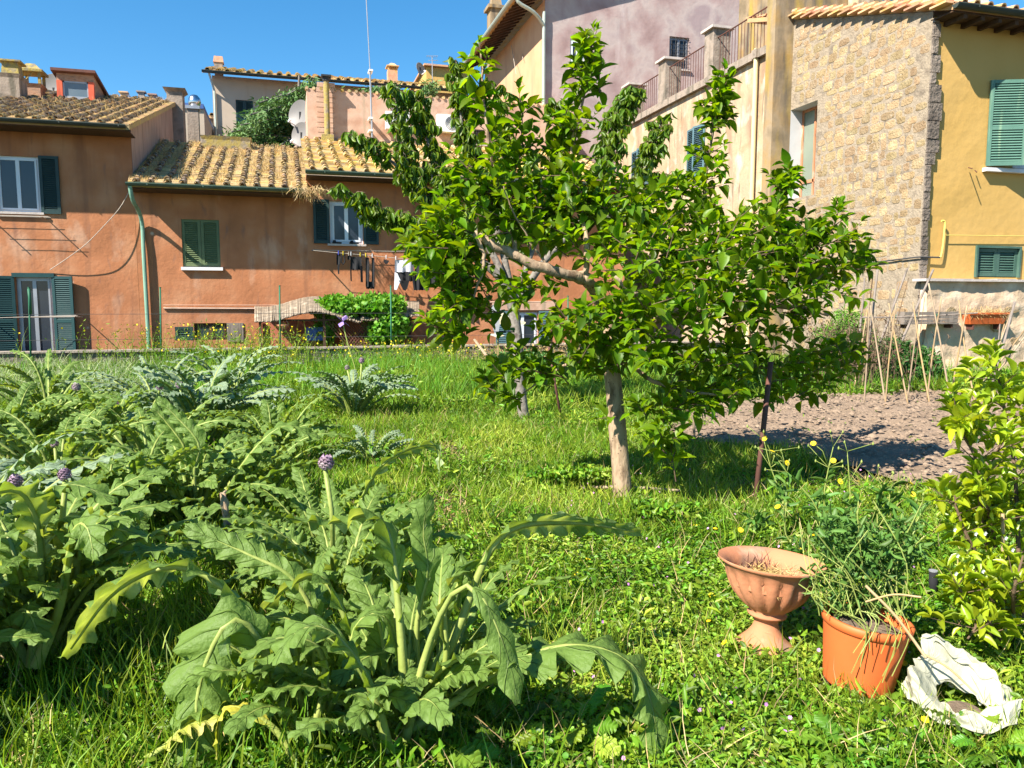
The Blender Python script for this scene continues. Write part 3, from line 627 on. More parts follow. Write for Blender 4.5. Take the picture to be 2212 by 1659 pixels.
gutter(h5, bx0_ - .4, bx1_, YB - .9, bze - .02, 'gutter_dark', .1)
for f in fw:
    m_ = (f[2] + f[3]) / 2; shutter(h5, 'shutter_dark', f[0], f[1], YB + .1, m_, f[3], leafs=2); shutter(h5, 'shutter_teal', f[0], f[1], YB + .02, f[2], m_, leafs=2)
b = MB().tube([(bx0_ - .1, YB - .8, bze), (bx0_ + .1, YB - .1, bze - .8), (bx0_ + .1, YB - .1, ZL)], .06, 6); b.build('downspout', 'pipe_zinc', h5)
ch = chimney(h5, sx(473, YB + 3, 150), YB + 3, bze, sz(137, YB + 3, 473), .42, .5, 'render_cement', flare=0)
MB().box(sx(473, YB + 3, 150) - .27, sx(473, YB + 3, 150) + .27, YB + 2.7, YB + 3.3, sz(137, YB + 3, 473), sz(124, YB + 3, 473), .82).build('chimney_pot', 'tile_fresh', ch)
cx = sx(847, YB + 3.5, 145); cz = sz(156, YB + 3.5, 847)
b = MB().box(cx - .28, cx + .28, YB + 3.2, YB + 3.8, cz - .8, cz + .08); b.box(cx - .36, cx + .36, YB + 3.1, YB + 3.9, cz + .25, cz + .3); b.box(cx - .3, cx + .3, YB + 3.2, YB + 3.8, cz + .3, cz + .5, .3)
for q in (-.28, .2): b.box(cx + q, cx + q + .08, YB + 3.2, YB + 3.3, cz + .08, cz + .25)
b.build('chimney', 'tile_fresh', h5)
# yellow house beyond the beige roof
YY = 54.0; a0, a1 = sx(921, YY, 150), sx(1010, YY, 150); zt = sz(146, YY, 950)
h6 = thing('distant_yellow_house', 'small bright yellow house top showing over the beige house roof', 'house', ((a0 + a1) / 2, YY, ZL))
MB().box(a0, a1, YY, YY + 6, ZL, zt).build('wall', 'yellow_plaster', h6); MB().box(a0 - .2, a1 + .2, YY - .3, YY + 6.2, zt, zt + .12).build('roof', 'tile_fresh', h6)
# small house with the green door
YS = 46.5; a0, a1 = sx(396, YS, 280), sx(460, YS, 280); zt = sz(254, YS, 430)
h7 = thing('small_pale_house', 'small pale house with a teal door between the tall chimney and the beige house', 'house', ((a0 + a1) / 2, YS, ZL))
dd = (sx(447, YS, 290), sx(463, YS, 290), sz(326, YS, 455), sz(271, YS, 455))
MB().box(a0 - 2, a1 + 1.2, YS, YS + 6, ZL, zt).build('wall', 'beige_plaster', h7)
simple_roof(h7, a0 - 2.2, a1 + .2, YS - .6, zt, YS + 4.5, zt + .85, 'tile', 4)
shutter(h7, 'shutter_teal', dd[0], dd[1], YS - .01, dd[2], dd[3], name='door')
# long low white parapet with three chimneys
YQ = 40.0; a0, a1 = sx(100, YQ, 230), sx(440, YQ, 230); zt = sz(222, YQ, 300)
h8 = thing('distant_flat_roof_house', 'distant grey house top with three small chimneys above the grassy tile ridge', 'house', ((a0 + a1) / 2, YQ, ZL))
MB().box(a0, a1, YQ, YQ + 5, ZL, zt - .1).build('wall', 'beige_plaster', h8); MB().box(a0, a1, YQ - .1, YQ + 5, zt - .1, zt + .12).build('roof_edge', 'blue_paint', h8)
for u, vt, k in ((268, 199, 0), (306, 198, 1), (330, 204, 2)):
    cx = sx(u, YQ + 1, 210); z_ = sz(vt, YQ + 1, u); b = MB().box(cx - .22, cx + .22, YQ + .8, YQ + 1.2, zt, z_ - .35)
    b.box(cx - .15, cx + .15, YQ + .85, YQ + 1.15, z_ - .35, z_ - .06, .8); b.box(cx - .2, cx + .2, YQ + .8, YQ + 1.2, z_ - .06, z_); b.build('chimney', ['tile_fresh', 'render_cement', 'brick_old'][k], h8)

# ---- tall purple and apricot building
YT = 30.2; xa = onY(1176, 300, YT).x; zT = sz(6, YT, 1140) + .3; xb = 22.0
hp = thing('tall_mauve_building', 'tall weathered mauve building with an apricot side wall and wide rafter eaves', 'building', (xa + 5, YT, ZL))
wa = [(sx(1446, YT, 100), sx(1489, YT, 100), sz(150, YT, 1467), sz(80, YT, 1467)), (sx(1232, YT, 120), sx(1262, YT, 120), sz(150, YT, 1247), sz(85, YT, 1247)), (sx(1258, YT, 370), sx(1300, YT, 370), sz(420, YT, 1280), sz(372, YT, 1280))]
wall_y(hp, 'wall', 'purple_plaster', YT, xa, xb, ZL, zT + 3.5, wa)
window(hp, YT, *wa[0], frame='grey_metal', grille=True, depth=.2); window(hp, YT, *wa[1], glass='glass_dark', frame='white_paint', depth=.12); window(hp, YT, *wa[2], frame='white_paint')
YTB = 40.0
b = MB().add([(xa - .004, YT, ZL), (xa - .004, YTB, ZL), (xa - .004, YTB, zT - .1), (xa - .004, YT, zT - .1)], [(0, 3, 2, 1)]); b.box(xa, xa + .3, YT + .36, YTB, ZL, zT - .1); b.build('side_wall', 'apricot_plaster', hp)
EO = 1.15; b = MB()
b.add([(xa - EO, YT - .5, zT - .05), (xa - EO, YTB, zT - .05), (xa + 6, YTB, zT + 2.4), (xa + 6, YT - .5, zT + 2.4), (xa - EO, YT - .5, zT + .07), (xa - EO, YTB, zT + .07), (xa + 6, YTB, zT + 2.52), (xa + 6, YT - .5, zT + 2.52)],
      [(0, 1, 2, 3), (4, 7, 6, 5), (0, 3, 7, 4), (0, 4, 5, 1)]); rf = b.build('roof', 'tile_ochre', hp)
b = MB(); y = YT - .3
while y < YTB: b = MB(); b.add([(xa - EO + .1, y, zT - .16), (xa + .05, y, zT + .3), (xa + .05, y, zT + .38), (xa - EO + .1, y, zT - .06), (xa - EO + .1, y + .1, zT - .16), (xa + .05, y + .1, zT + .3), (xa + .05, y + .1, zT + .38), (xa - EO + .1, y + .1, zT - .06)],
                   [(0, 1, 2, 3), (4, 7, 6, 5), (0, 4, 5, 1)]); b.build('rafter', 'wood_dark', rf); y += .45
b = MB().tube([(xa - EO - .08, YT - .5, zT - .04), (xa - EO - .08, YTB, zT - .04)], .085, 8); b.build('gutter', 'pipe_zinc', hp)
b = MB(); b.tube(catmull([(xa - EO - .08, YT - .35, zT - .08), (xa - EO - .05, YT - .35, zT - .45), (xa - .55, YT - .3, zT - .75), (xa - .12, YT - .15, zT - 1.15), (xa - .08, YT - .12, zT - 1.8), (xa - .08, YT - .12, ZL)], 4), .07, 10); b.build('downspout', 'pipe_zinc', hp)
b = MB()
for (u0, v0_, u1, v1_) in ((1100, 70, 1115, 160), (1117, 50, 1130, 130)):
    p, q = at(u0, v0_, 36), at(u1, v1_, 33); b.tube([p, q], .012, 4)
b.build('hanging_cable', 'wire_pale', hp)
# its chimney stack seen left of the eaves, and the pale turret beside it
YC_ = 41.0; cx = sx(1070, YC_, 60); b = MB().box(cx - .35, cx + .35, YC_ - .4, YC_ + .4, ZL, sz(24, YC_, 1070)); b.box(cx - .5, cx + .5, YC_ - .5, YC_ + .5, sz(24, YC_, 1070), sz(17, YC_, 1070)); b.box(cx - .3, cx + .3, YC_ - .3, YC_ + .3, sz(17, YC_, 1070), sz(-4, YC_, 1070), .75)
t = thing('chimney_stack', 'tall lichen covered chimney stack left of the mauve building eaves', 'chimney', (cx, YC_, ZL)); b.build('stack', 'ochre_stained_plaster', t)
a0, a1 = sx(1088, 43, 80), sx(1130, 43, 80); t = thing('pale_turret', 'pale attic wall seen between the chimney stack and the mauve building', 'building', (a0, 43, ZL))
MB().box(a0, a1 + 2, 43, 46, ZL, sz(38, 43, 1100)).build('wall', 'white_plaster', t); MB().box(a0 - .15, a1 + 2, 42.8, 46.1, sz(38, 43, 1100), sz(32, 43, 1100)).build('roof', 'tile_fresh', t)

# ---- cream terrace building
XT = onY(2001, 300, 13.8).x; XT_ = XT; YPIL0 = onX(1706, 300, XT).y; PXL = onY(1668, 250, YPIL0).x; yt0 = onX(1650, 250, PXL).y; zC = onX(1500, 186, XT).z
yt1 = YT - .01
ht = thing('cream_terrace_building', 'cream building with blue shutters carrying a railed terrace on stone piers', 'building', (XT, (yt0 + yt1) / 2, ZL))
def yx(u, v=300): return onX(u, v, XT).y
def zx(v, u): return onX(u, v, XT).z
def wall_x(parent, name, m, X, y0, y1, z0, z1, holes=(), depth=.5, top=None):
    b = MB(); ys_ = sorted({y0, y1, *[h[0] for h in holes], *[h[1] for h in holes]}); zs_ = sorted({z0, z1, *[h[2] for h in holes], *[h[3] for h in holes]})
    for i in range(len(ys_) - 1):
        for j in range(len(zs_) - 1):
            cy, cz = (ys_[i] + ys_[i + 1]) / 2, (zs_[j] + zs_[j + 1]) / 2
            if any(h[0] < cy < h[1] and h[2] < cz < h[3] for h in holes): continue
            b.quad((X, ys_[i], zs_[j]), (X, ys_[i], zs_[j + 1]), (X, ys_[i + 1], zs_[j + 1]), (X, ys_[i + 1], zs_[j]))
    for h in holes:
        a, c_, e, g_ = h[:4]; d = X + depth
        b.quad((X, a, e), (d, a, e), (d, a, g_), (X, a, g_)); b.quad((X, c_, e), (X, c_, g_), (d, c_, g_), (d, c_, e)); b.quad((X, a, e), (X, c_, e), (d, c_, e), (d, a, e)); b.quad((X, a, g_), (d, a, g_), (d, c_, g_), (X, c_, g_))
    b.quad((X, y0, z1), (X + .35, y0, z1), (X + .35, y1, z1), (X, y1, z1)); b.quad((X + .35, y0, z0), (X + .35, y0, z1), (X + .35, y1, z1), (X + .35, y1, z0)); b.quad((X, y0, z0), (X + .35, y0, z0), (X + .35, y0, z1), (X, y0, z1))
    return b.build(name, m, parent)
def rect_x(u0, v0_, u1, v1_): ya, yb = yx(u1, (v0_ + v1_) / 2), yx(u0, (v0_ + v1_) / 2); um = (u0 + u1) / 2; return (ya, yb, zx(v1_, um), zx(v0_, um))
W1 = rect_x(1486, 275, 1523, 382); W2 = rect_x(1366, 322, 1405, 402)
wall_x(ht, 'wall', 'cream_plaster', XT, yt0, yt1, ZL, zC - .22, [W1, W2])
def shutters_x(parent, m, X, W, ang):
    y0, y1, z0, z1 = W; h = (y1 - y0) / 2
    for (hy, sgn) in ((y0, 1), (y1, -1)):
        b = MB(); f = .07; L_ = h * 1.02
        # build along +Y from the hinge, then swing outwards (towards -X)
        b.box(-.045, 0, 0, f, z0, z1); b.box(-.045, 0, L_ - f, L_, z0, z1); b.box(-.043, -.002, f, L_ - f, z0, z0 + f); b.box(-.043, -.002, f, L_ - f, z1 - f, z1)
        k = int((z1 - z0 - 2 * f) / .06)
        for i in range(k): z = z0 + f + (z1 - z0 - 2 * f) * (i + .5) / k; b.add([(-.045, f, z - .025), (-.045, L_ - f, z - .025), (-.005, L_ - f, z + .015), (-.005, f, z + .015)], [(0, 1, 2, 3), (3, 2, 1, 0)])
        b.box(-.006, -.004, f, L_ - f, z0 + f, z1 - f)
        b.rotz(0, (0, 0), R(ang)) if sgn > 0 else None
        vs = []
        for (x, y, z) in b.v:
            if sgn < 0: y = -y; c_, s_2 = math.cos(-R(ang * .4)), math.sin(-R(ang * .4)); x, y = x * c_ - y * s_2, x * s_2 + y * c_
            vs.append((X + x, hy + y, z))
        b.v = vs; b.build('shutter', m, parent)
shutters_x(ht, 'shutter_blue', XT, W1, 12); shutters_x(ht, 'shutter_blue', XT, W2, 12)
MB().box(XT - .12, XT, W1[0] - .1, W1[1] + .1, W1[2] - .1, W1[2] - .01).build('sill', 'sill_stone', ht)
MB().box(XT - .14, XT + .5, yt0, yt1, zC - .22, zC).build('coping', 'render_cement', ht)
MB().box(XT + .2, XT + 7, yt0, yt1, zC - .25, zC - .03).build('terrace_slab', 'render_cement', ht)
for (u0, u1, vt) in ((1348, 1379, 183), (1421, 1463, 130), (1519, 1570, 66)):
    y1_, y0_ = yx(u0 + 4, 200), yx(u0 + 4, 200) - .55; zt = onX(u0 + 12, vt, XT).z
    b = MB().box(XT - .06, XT + .55, y0_, y1_, zC - .0, zt - .06); po = b.build('pier', 'render_cement', ht)
    MB().box(XT - .16, XT + .65, y0_ - .1, y1_ + .1, zt - .06, zt + .02).build('pier_cap', 'sill_stone', po)
b = MB(); zr = onX(1600, 46, XT).z; pts = [yx(1352, 200), yx(1425, 200), yx(1523, 200), yt0]
b.tube([(XT + .1, pts[0], zr), (XT + .1, pts[3], zr)], .022, 6)
y = pts[3] + .1
while y < pts[0]: b.tube([(XT + .1, y, zC), (XT + .1, y, zr)], .011, 5); y += .17
b.build('railing', 'rust_metal', ht)
b = MB().tube([(XT - .12, yx(1637, 250), zC + .05), (XT - .12, yx(1637, 250), ZL)], .065, 10); b.build('downpipe', 'pipe_cream', ht)
MB().box(XT - .2, XT - .02, yx(1637, 250) - .12, yx(1637, 250) + .12, zC - .22, zC + .02).build('hopper', 'render_cement', ht)

# ---- stone and yellow house on the right
YN = 13.8; z_top = sz(38, YN - .0, 2050)
hs = thing('stone_and_yellow_house', 'house at the right with a rubble stone side, rough quoins and a yellow plaster front', 'house', (XT + 2, YN, 0))
WW = rect_x(1707, 228, 1762, 425); YPil = onX(1706, 300, XT).y
Wn = (WW[0], YPil + .0, WW[2], WW[3]); Yb = YPil + 1.4
# rubble wall (mortar sheet with the opening) and individual stones proud of it
def ztopx(y): return z_top + .08 + (y - YN) * .30
bm_ = MB(); yA, yB = Wn[0], Wn[1]
zt_at = lambda y: ztopx(y)
def zq(y, z0, y2, z2a, z2b): pass
def strip(y0, y1, za, zb0, zb1): bm_.quad((XT, y0, za), (XT, y0, zb0), (XT, y1, zb1), (XT, y1, za))
strip(YN, yA, ZL, ztopx(YN), ztopx(yA)); strip(yA, yB, Wn[3], ztopx(yA), ztopx(yB)); strip(yA, yB, ZL, Wn[2], Wn[2])
bm_.quad((XT + 1.5, YN + .3, ZL), (XT + 1.5, YN + .3, z_top), (XT + 1.5, Yb, z_top), (XT + 1.5, Yb, ZL))
bm_.build('stone_wall', 'mortar', hs)
d = onY(1735, 300, yB).x
rv = MB(); rv.quad((XT, yB - .002, Wn[2]), (XT, yB - .002, Wn[3]), (d, yB - .002, Wn[3]), (d, yB - .002, Wn[2])); rv.quad((XT, yA, Wn[2]), (d, yA, Wn[2]), (d, yA, Wn[3]), (XT, yA, Wn[3]))
rv.quad((XT, yA, Wn[3]), (d, yA, Wn[3]), (d, yB, Wn[3]), (XT, yB, Wn[3])); rv.quad((XT, yA, Wn[2]), (XT, yB, Wn[2]), (d, yB, Wn[2]), (d, yA, Wn[2])); rv.build('window_reveal', 'white_plaster', hs)
wf = MB(); y0_, y1_, z0_, z1_ = yA, yB, Wn[2], Wn[3]; zm = z0_ + .42
for (p, q, r_, s_) in ((y0_, y0_ + .07, z0_, z1_), (y1_ - .07, y1_, z0_, z1_), (y0_ + .07, y1_ - .07, z1_ - .07, z1_), (y0_ + .07, y1_ - .07, zm, zm + .08), (y0_ + .07, y1_ - .07, z0_, z0_ + .06), ((y0_ + y1_) / 2 - .03, (y0_ + y1_) / 2 + .03, z0_ + .06, z1_ - .07)): wf.box(d - .06, d, p, q, r_, s_)
wo = wf.build('window', 'urn_clay', hs); MB().box(d - .03, d - .02, y0_ + .05, y1_ - .05, z0_ + .05, z1_ - .05).build('pane', 'glass_green', wo)
def stones_x(X, y0, y1, z0, z1f, hole=None, seed=4, hmin=.13, hmax=.24, prob=.93):
    rr = random.Random(seed); b = MB(); z = z0
    while z < z1f(y1) - .1:
        h = rr.uniform(hmin, hmax) * .82; y = y0 - rr.uniform(0, .1)
        while y < y1:
            w_ = rr.uniform(.16, .48); cy, cz = y + w_ / 2, z + h / 2 + rr.uniform(-.045, .045) + .05 * math.sin(y * 1.7 + z)
            ok = y > y0 - .02 and y + w_ < y1 + .02 and cz + h * .5 < z1f(cy) - .03 and rr.random() < prob
            if hole and hole[0] - .02 < cy + w_ / 2 and cy - w_ / 2 < hole[1] + .02 and hole[2] - .02 < cz + h / 2 and cz - h / 2 < hole[3] + .06: ok = False
            if ok:
                n = 14; hw, hh = w_ / 2 - rr.uniform(.008, .035), h / 2 * rr.uniform(.8, 1.15) - rr.uniform(.0, .012); out = rr.uniform(.003, .011); c0 = len(b.v); sq = rr.uniform(.35, .7); ang = rr.uniform(-.08, .08)
                rings = [(1.0, 0.0), (.94, out), (.6, out * 1.15)]; jit = [rr.uniform(.88, 1.06) for _ in range(n)]
                for (sc, o) in rings:
                    for k in range(n):
                        a = 2 * math.pi * (k + .5) / n; ca, sa = math.cos(a), math.sin(a)
                        py = hw * math.copysign(abs(ca) ** sq, ca) * jit[k] * sc; pz = hh * math.copysign(abs(sa) ** sq, sa) * jit[k] * sc
                        b.v.append((X - o + .002, cy + py * math.cos(ang) - pz * math.sin(ang), cz + py * math.sin(ang) + pz * math.cos(ang)))
                for r_ in range(2):
                    for k in range(n): b.f.append((c0 + r_ * n + k, c0 + r_ * n + (k + 1) % n, c0 + (r_ + 1) * n + (k + 1) % n, c0 + (r_ + 1) * n + k))
                b.f.append(tuple(c0 + 2 * n + k for k in range(n)))
            y += w_
        z += h
    return b
stones_x(XT, YN + .02, YPil, 2.3, ztopx, Wn, 4, .17, .32, .95).build('stone_course', 'stone', hs)
stones_x(XT, YN + .02, YPil, -.1, lambda y: 2.3, None, 8, .15, .28, prob=.5).build('stone_course', 'stone', hs)
# yellow front with openings
xs0 = XT + .22
u0x = onY(2190, 270, YN).x; yw = [(onY(2196, 270, YN).x, onY(2300, 270, YN).x, sz(362, YN, 2180), sz(178, YN, 2180)), (onY(2108, 560, YN).x, onY(2205, 560, YN).x, sz(604, YN, 2150) + .05, sz(531, YN, 2150))]
wall_y(hs, 'front_wall', 'yellow_plaster', YN + .03, XT + .10, XT + 9, ZL, z_top + .0, yw)
# toothed quoins
b = MB(); z = .2; k = 0
while z < z_top - .12:
    h = random.uniform(.24, .38); w_ = random.choice([.12, .16, .22, .30, .34]) + random.uniform(-.02, .03); zz1 = min(z + h, z_top - .05)
    o = random.uniform(0, .02); n0 = len(b.v)
    b.box(XT + .002, XT + w_, YN - .03 - o, YN + .045, z + .008, zz1 - .008); z = zz1; k += 1
b.build('quoin', 'quoin', hs)
b = MB(); z = .2; k = 0
window(hs, YN + .03, *yw[0], frame='white_paint'); 
sh = shutter(hs, 'shutter_mint', yw[0][0] - .80, yw[0][0], YN, yw[0][2], yw[0][3], hinge=(yw[0][0] - .80, YN + .01), ang=-R(22))
MB().box(yw[0][0] - .86, yw[0][1] + .1, YN - .10, YN + .02, yw[0][2] - .12, yw[0][2] - .04).build('sill', 'marble', hs)
shutter(hs, 'shutter_sage', yw[1][0] + .05, yw[1][1] - .05, YN + .09, yw[1][2] + .02, yw[1][3] - .06, leafs=2)
b = MB(); e = .05; x0_, x1_, z0_, z1_ = yw[1]; b.box(x0_, x0_ + e, YN - .02, YN + .08, z0_, z1_); b.box(x1_ - e, x1_, YN - .02, YN + .08, z0_, z1_); b.box(x0_ + e, x1_ - e, YN - .018, YN + .078, z1_ - e, z1_); b.build('window_frame', 'shutter_sage', hs)
def pyl(u, v, o=.06): p = onY(u, v, YN - o); return p
b = MB(); b.tube(catmull([pyl(2034, 477), pyl(2041, 479), pyl(2040, 500), pyl(2037, 530), pyl(2033, 552), pyl(2030, 556)], 4), .020, 8); b.tube([pyl(2040, 508), pyl(2212, 510), pyl(2400, 512)], .009, 6)
b.build('gas_pipe', 'pipe_yellow', hs)
p0 = pyl(2030, 556); MB().tube([p0, Vector((XT - .05, YN - .05, p0.z)), Vector((XT - .05, YN + .1, p0.z - .0)), Vector((XT - .05, YPil, p0.z - .18))], .018, 6).build('conduit', 'wire_dark', hs)
b = MB(); b.tube([pyl(2092, 362, .02), pyl(2100, 364, .3)], .012, 5); b.tube([pyl(2106, 368, .02), pyl(2110, 372, .12)], .012, 5); b.build('hook', 'rust_metal', hs)
# roof with fresh tile verge and dark gutter
zE = z_top; Yv = YN + 7.0
tiled_roof(hs, XT + .0, XT + 9, YN - .55, zE + .05, Yv, zE + .05 + (Yv - YN + .55) * .30, sp=.34, mc='tile_fresh', mf='tile_fresh', seed=12)
gutter(hs, XT - .05, XT + 9, YN - .62, zE + .02, 'gutter_dark', .085)
MB().box(XT + .0, XT + 9, YN - .5, YN + .05, zE - .1, zE - .075).build('eaves_board', 'wood_dark', hs)
x = XT + .3
while x < XT + 9: MB().box(x, x + .09, YN - .5, YN + .02, zE - .19, zE - .105).build('rafter', 'wood_dark', hs); x += .45
b = MB(); y = YN - .5
while y < Yv - 1.9:
    z = zE + .06 + (y - YN + .55) * .30; b.tube([(XT - .02, y, z + .10), (XT - .02, y + .46, z + .46 * .30 + .03)], .075, 8, .06); b.box(XT - .20, XT + .1, y - .02, y + .40, z - .01, z + .03); y += .36
b.build('verge_tile', 'tile_fresh', hs)
# pier between cream building and stone wall
t = thing('plastered_pier', 'tall ochre stained plaster pier between the cream building and the stone wall', 'pier', (XT - .3, YPil + .7, ZL))
pxl = onY(1668, 250, YPil).x
MB().box(pxl, XT + .3, YPil, yt0 + .0, ZL, zC + 5.5).build('pier_shaft', 'ochre_stained_plaster', t)
# buildings behind the stone roof
YH = 24.0; a0 = sx(1700, YH, 10); a1 = sx(1985, YH, 10); t = thing('beige_upper_house', 'pale beige upper house with dark openings just above the stone house roof', 'house', (a0, YH, ZL))
MB().box(a0, a1, YH, YH + 3, ZL, sz(-60, YH, 1850)).build('wall', 'ochre_stained_plaster', t)
MB().box(sx(1905, YH, 10), sx(1958, YH, 10), YH - .03, YH - .004, sz(40, YH, 1930), sz(-30, YH, 1930)).build('door', 'glass_grey', t)
MB().box(sx(1830, YH, 10), sx(1862, YH, 10), YH - .6, YH - .05, ZL, sz(-40, YH, 1845)).build('pier', 'cream_plaster', t)
a2 = sx(2140, YH + 2, 10); z9 = sz(0, YH + 1, 2075)
b = MB().add([(a1, YH + 1, ZL), (a2, YH + 1, ZL), (a2, YH + 1, z9 - 1.2), (a1 + 1.0, YH + 1, z9 + .9), (a1, YH + 1, z9 + 1.0), (a1, YH + 3, ZL), (a2, YH + 3, ZL), (a2, YH + 3, z9 - 1.2), (a1 + 1.0, YH + 3, z9 + .9), (a1, YH + 3, z9 + 1.0)],
   [(0, 1, 2, 3, 4), (9, 8, 7, 6, 5), (3, 2, 7, 8), (4, 3, 8, 9), (1, 6, 7, 2)]); b.build('gable', 'white_plaster', t)
Yc = 20.0; cx = sx(2108, Yc, 10); t = thing('pale_chimney', 'pale plastered chimney with climbing ivy above the yellow house roof', 'chimney', (cx, Yc, zE)); MB().box(cx - .24, cx + .24, Yc - .24, Yc + .24, zE + 1, sz(-30, Yc, 2108)).build('stack', 'white_plaster', t)
# base wall with ledge under the yellow front
YL = YN - .22; zl = sz(603, YL, 2100)
t = thing('rubble_base_wall', 'crumbling rubble wall with a slate ledge below the yellow house front', 'garden wall', (XT + 3, YL, -.1))
b = MB(); nx2, nz2 = 120, 36; W_ = 9.5
for j in range(nz2 + 1):
    for i in range(nx2 + 1):
        x = XT + .02 + W_ * i / nx2; z = -.15 + (zl + .1) * j / nz2; q = Vector((x * 2.2, z * 2.2, 0)); b.v.append((x, YL + .06 * mnoise.fractal(q, 1, 2, 4) - .03, z))
for j in range(nz2):
    for i in range(nx2): a = j * (nx2 + 1) + i; b.f.append((a, a + 1, a + nx2 + 2, a + nx2 + 1))
b.box(XT + .02, XT + .02 + W_, YL + .07, YN + .02, -.15, zl - .05)
b.build('wall', 'rubble_plaster', t, smooth=True)
b = MB(); x = XT - .15
while x < XT + 9.4: w_ = random.uniform(.5, .9); b.box(x, x + w_ - .012, YL - .14, YN + .02, zl - .055, zl - .0 + random.uniform(-.01, .01)); x += w_
b.build('ledge', 'sill_stone', t)
rr = random.Random(3); b = MB()
for _ in range(26):
    x = XT + rr.uniform(.4, 7); z = rr.uniform(.2, zl - .3); w_, h_ = rr.uniform(.12, .3), rr.uniform(.08, .18); o = .05; n = 8; c0 = len(b.v)
    for (s_, oo) in ((1, .0), (.85, o)):
        for k in range(n): a = 2 * math.pi * (k + .5) / n; b.v.append((x + w_ * math.cos(a) * s_ * rr.uniform(.85, 1.1), YL - oo, z + h_ * math.sin(a) * s_ * rr.uniform(.85, 1.1)))
    b.f += [(c0 + k, c0 + (k + 1) % n, c0 + n + (k + 1) % n, c0 + n + k) for k in range(n)] + [tuple(c0 + n + k for k in range(n))]
b.build('stone_course', 'stone', t)
# ================================================================ OBJECTS
def G(u, v, z=0.0): p = onZ(u, v, z); return Vector((p.x, p.y, z))
def dep(P): return (Vector(P) - CAM).dot(Vector((SY * CP, CY * CP, -SP)))
# ---- satellite dishes
def dish(name, label, c, r, face, arm=True, group=None, m='dish_grey'):
    t = thing(name, label, 'satellite dish', Vector(c) - Vector((0, 0, r)), group)
    q = Vector(face).normalized().to_track_quat('Z', 'Y').to_matrix(); b = MB()
    b.lathe([(r * k / 6, .22 * r * (k / 6) ** 2 - .22 * r) for k in range(7)], c, 28, M=q); b.lathe([(r, 0), (r * 1.02, -.01), (r * .5, -.19 * r), (.01, -.25 * r)], c, 28, M=q)
    b.build('reflector', m, t, smooth=True)
    c = Vector(c)
    b = MB(); e = c + q @ Vector((0, -r * 1.0, 0)); h = c + q @ Vector((0, -r * .9, r * .95)); b.tube([e, h], .022, 6); b.tube([h, h + (c - h).normalized() * .14], .045, 8); b.build('feed_arm', 'white_plastic', t)
    b = MB(); k = c + q @ Vector((0, 0, -.25 * r)); b.box(k.x - .07, k.x + .07, k.y - .02, k.y + .14, k.z - .2, k.z + .1); b.tube([k + Vector((0, .1, -.1)), k + Vector((.0, .12, -r * 1.2))], .03, 6); b.build('mount', 'dark_metal', t)
    return t
S1 = at(645, 245, 29.5); S2 = at(648, 290, 29.2)
dish('satellite_dish', 'upper of two grey satellite dishes beside the cedar and pink parapet wall', S1, .52, (-.70, -.70, .12), group='satellite dishes by the cedar')
dish('satellite_dish', 'lower of two grey satellite dishes beside the cedar and pink parapet wall', S2, .46, (-.72, -.65, .1), group='satellite dishes by the cedar')
dish('satellite_dish', 'grey satellite dish between the old brick chimney and the red dormer', at(112, 192, 30.5), .60, (-.4, -.9, .1))
# ---- vent with spinning cowl
p = at(421, 330, 31); t = thing('vent_chimney', 'concrete vent pipe topped by a round silver wind cowl', 'vent', (p.x, p.y, p.z - 2))
zt = at(421, 240, 31).z; MB().box(p.x - .21, p.x + .21, p.y - .21, p.y + .21, p.z - 2, zt).build('shaft', 'render_cement', t)
b = MB(); c = at(420, 221, 31); b.lathe([(.02, .3), (.12, .27), (.21, .15), (.25, 0), (.21, -.13), (.14, -.22), (.14, -.36)], c, 24, fn=lambda a, z: 1 + .06 * math.sin(a * 12 + z * 8)); b.build('wind_cowl', 'steel', t, smooth=True)
MB().box(p.x - .27, p.x + .27, p.y - .27, p.y + .27, zt, zt + .12).build('collar', 'grey_metal', t)
# ---- antenna mast and aerial
Ym = YP - .4; x_, zb_, zt_ = onY(800, 200, Ym).x, onY(803, 300, Ym).z, onY(797, -40, Ym).z
t = thing('antenna_mast', 'very tall thin radio mast rising from the ochre tile roof', 'antenna', (x_, Ym, zb_ - .3))
b = MB(); b.tube([(x_ + .04, Ym, zb_ - .3), (x_, Ym, zb_ + (zt_ - zb_) * .45)], .032, 7); b.tube([(x_, Ym, zb_ + (zt_ - zb_) * .45), (x_ - .1, Ym, zt_)], .017, 6); b.build('mast', 'grey_metal', t)
b = MB()
for v in (152, 255, 282): q = onY(801, v, Ym); b.box(q.x - .07, q.x + .07, Ym - .05, Ym + .38, q.z - .03, q.z + .03)
b.build('bracket', 'white_plastic', t)
Ya = YB + 3.5; q = onY(934, 160, Ya); t = thing('tv_aerial', 'small branched television aerial on the yellow house roof', 'antenna', (q.x, Ya, q.z - .8)); zz = onY(934, 122, Ya).z
MB().tube([(q.x, Ya, q.z - .8), (q.x, Ya, zz)], .025, 5).build('mast', 'grey_metal', t)
b = MB()
for k, h in enumerate((0, .25, .5)): b.tube([(q.x - .35 + .1 * k, Ya, zz - h), (q.x + .35, Ya, zz - h + .06)], .014, 4)
for k in range(5): b.tube([(q.x - .3 + .14 * k, Ya - .2, zz - .02), (q.x - .3 + .14 * k, Ya + .2, zz - .02)], .01, 4)
b.build('element', 'grey_metal', t)
Yd2 = YB + 3; q = onY(909, 148, Yd2); dish('satellite_dish', 'small round dish standing on the long beige house roof', q, .36, (.6, -.8, .2))
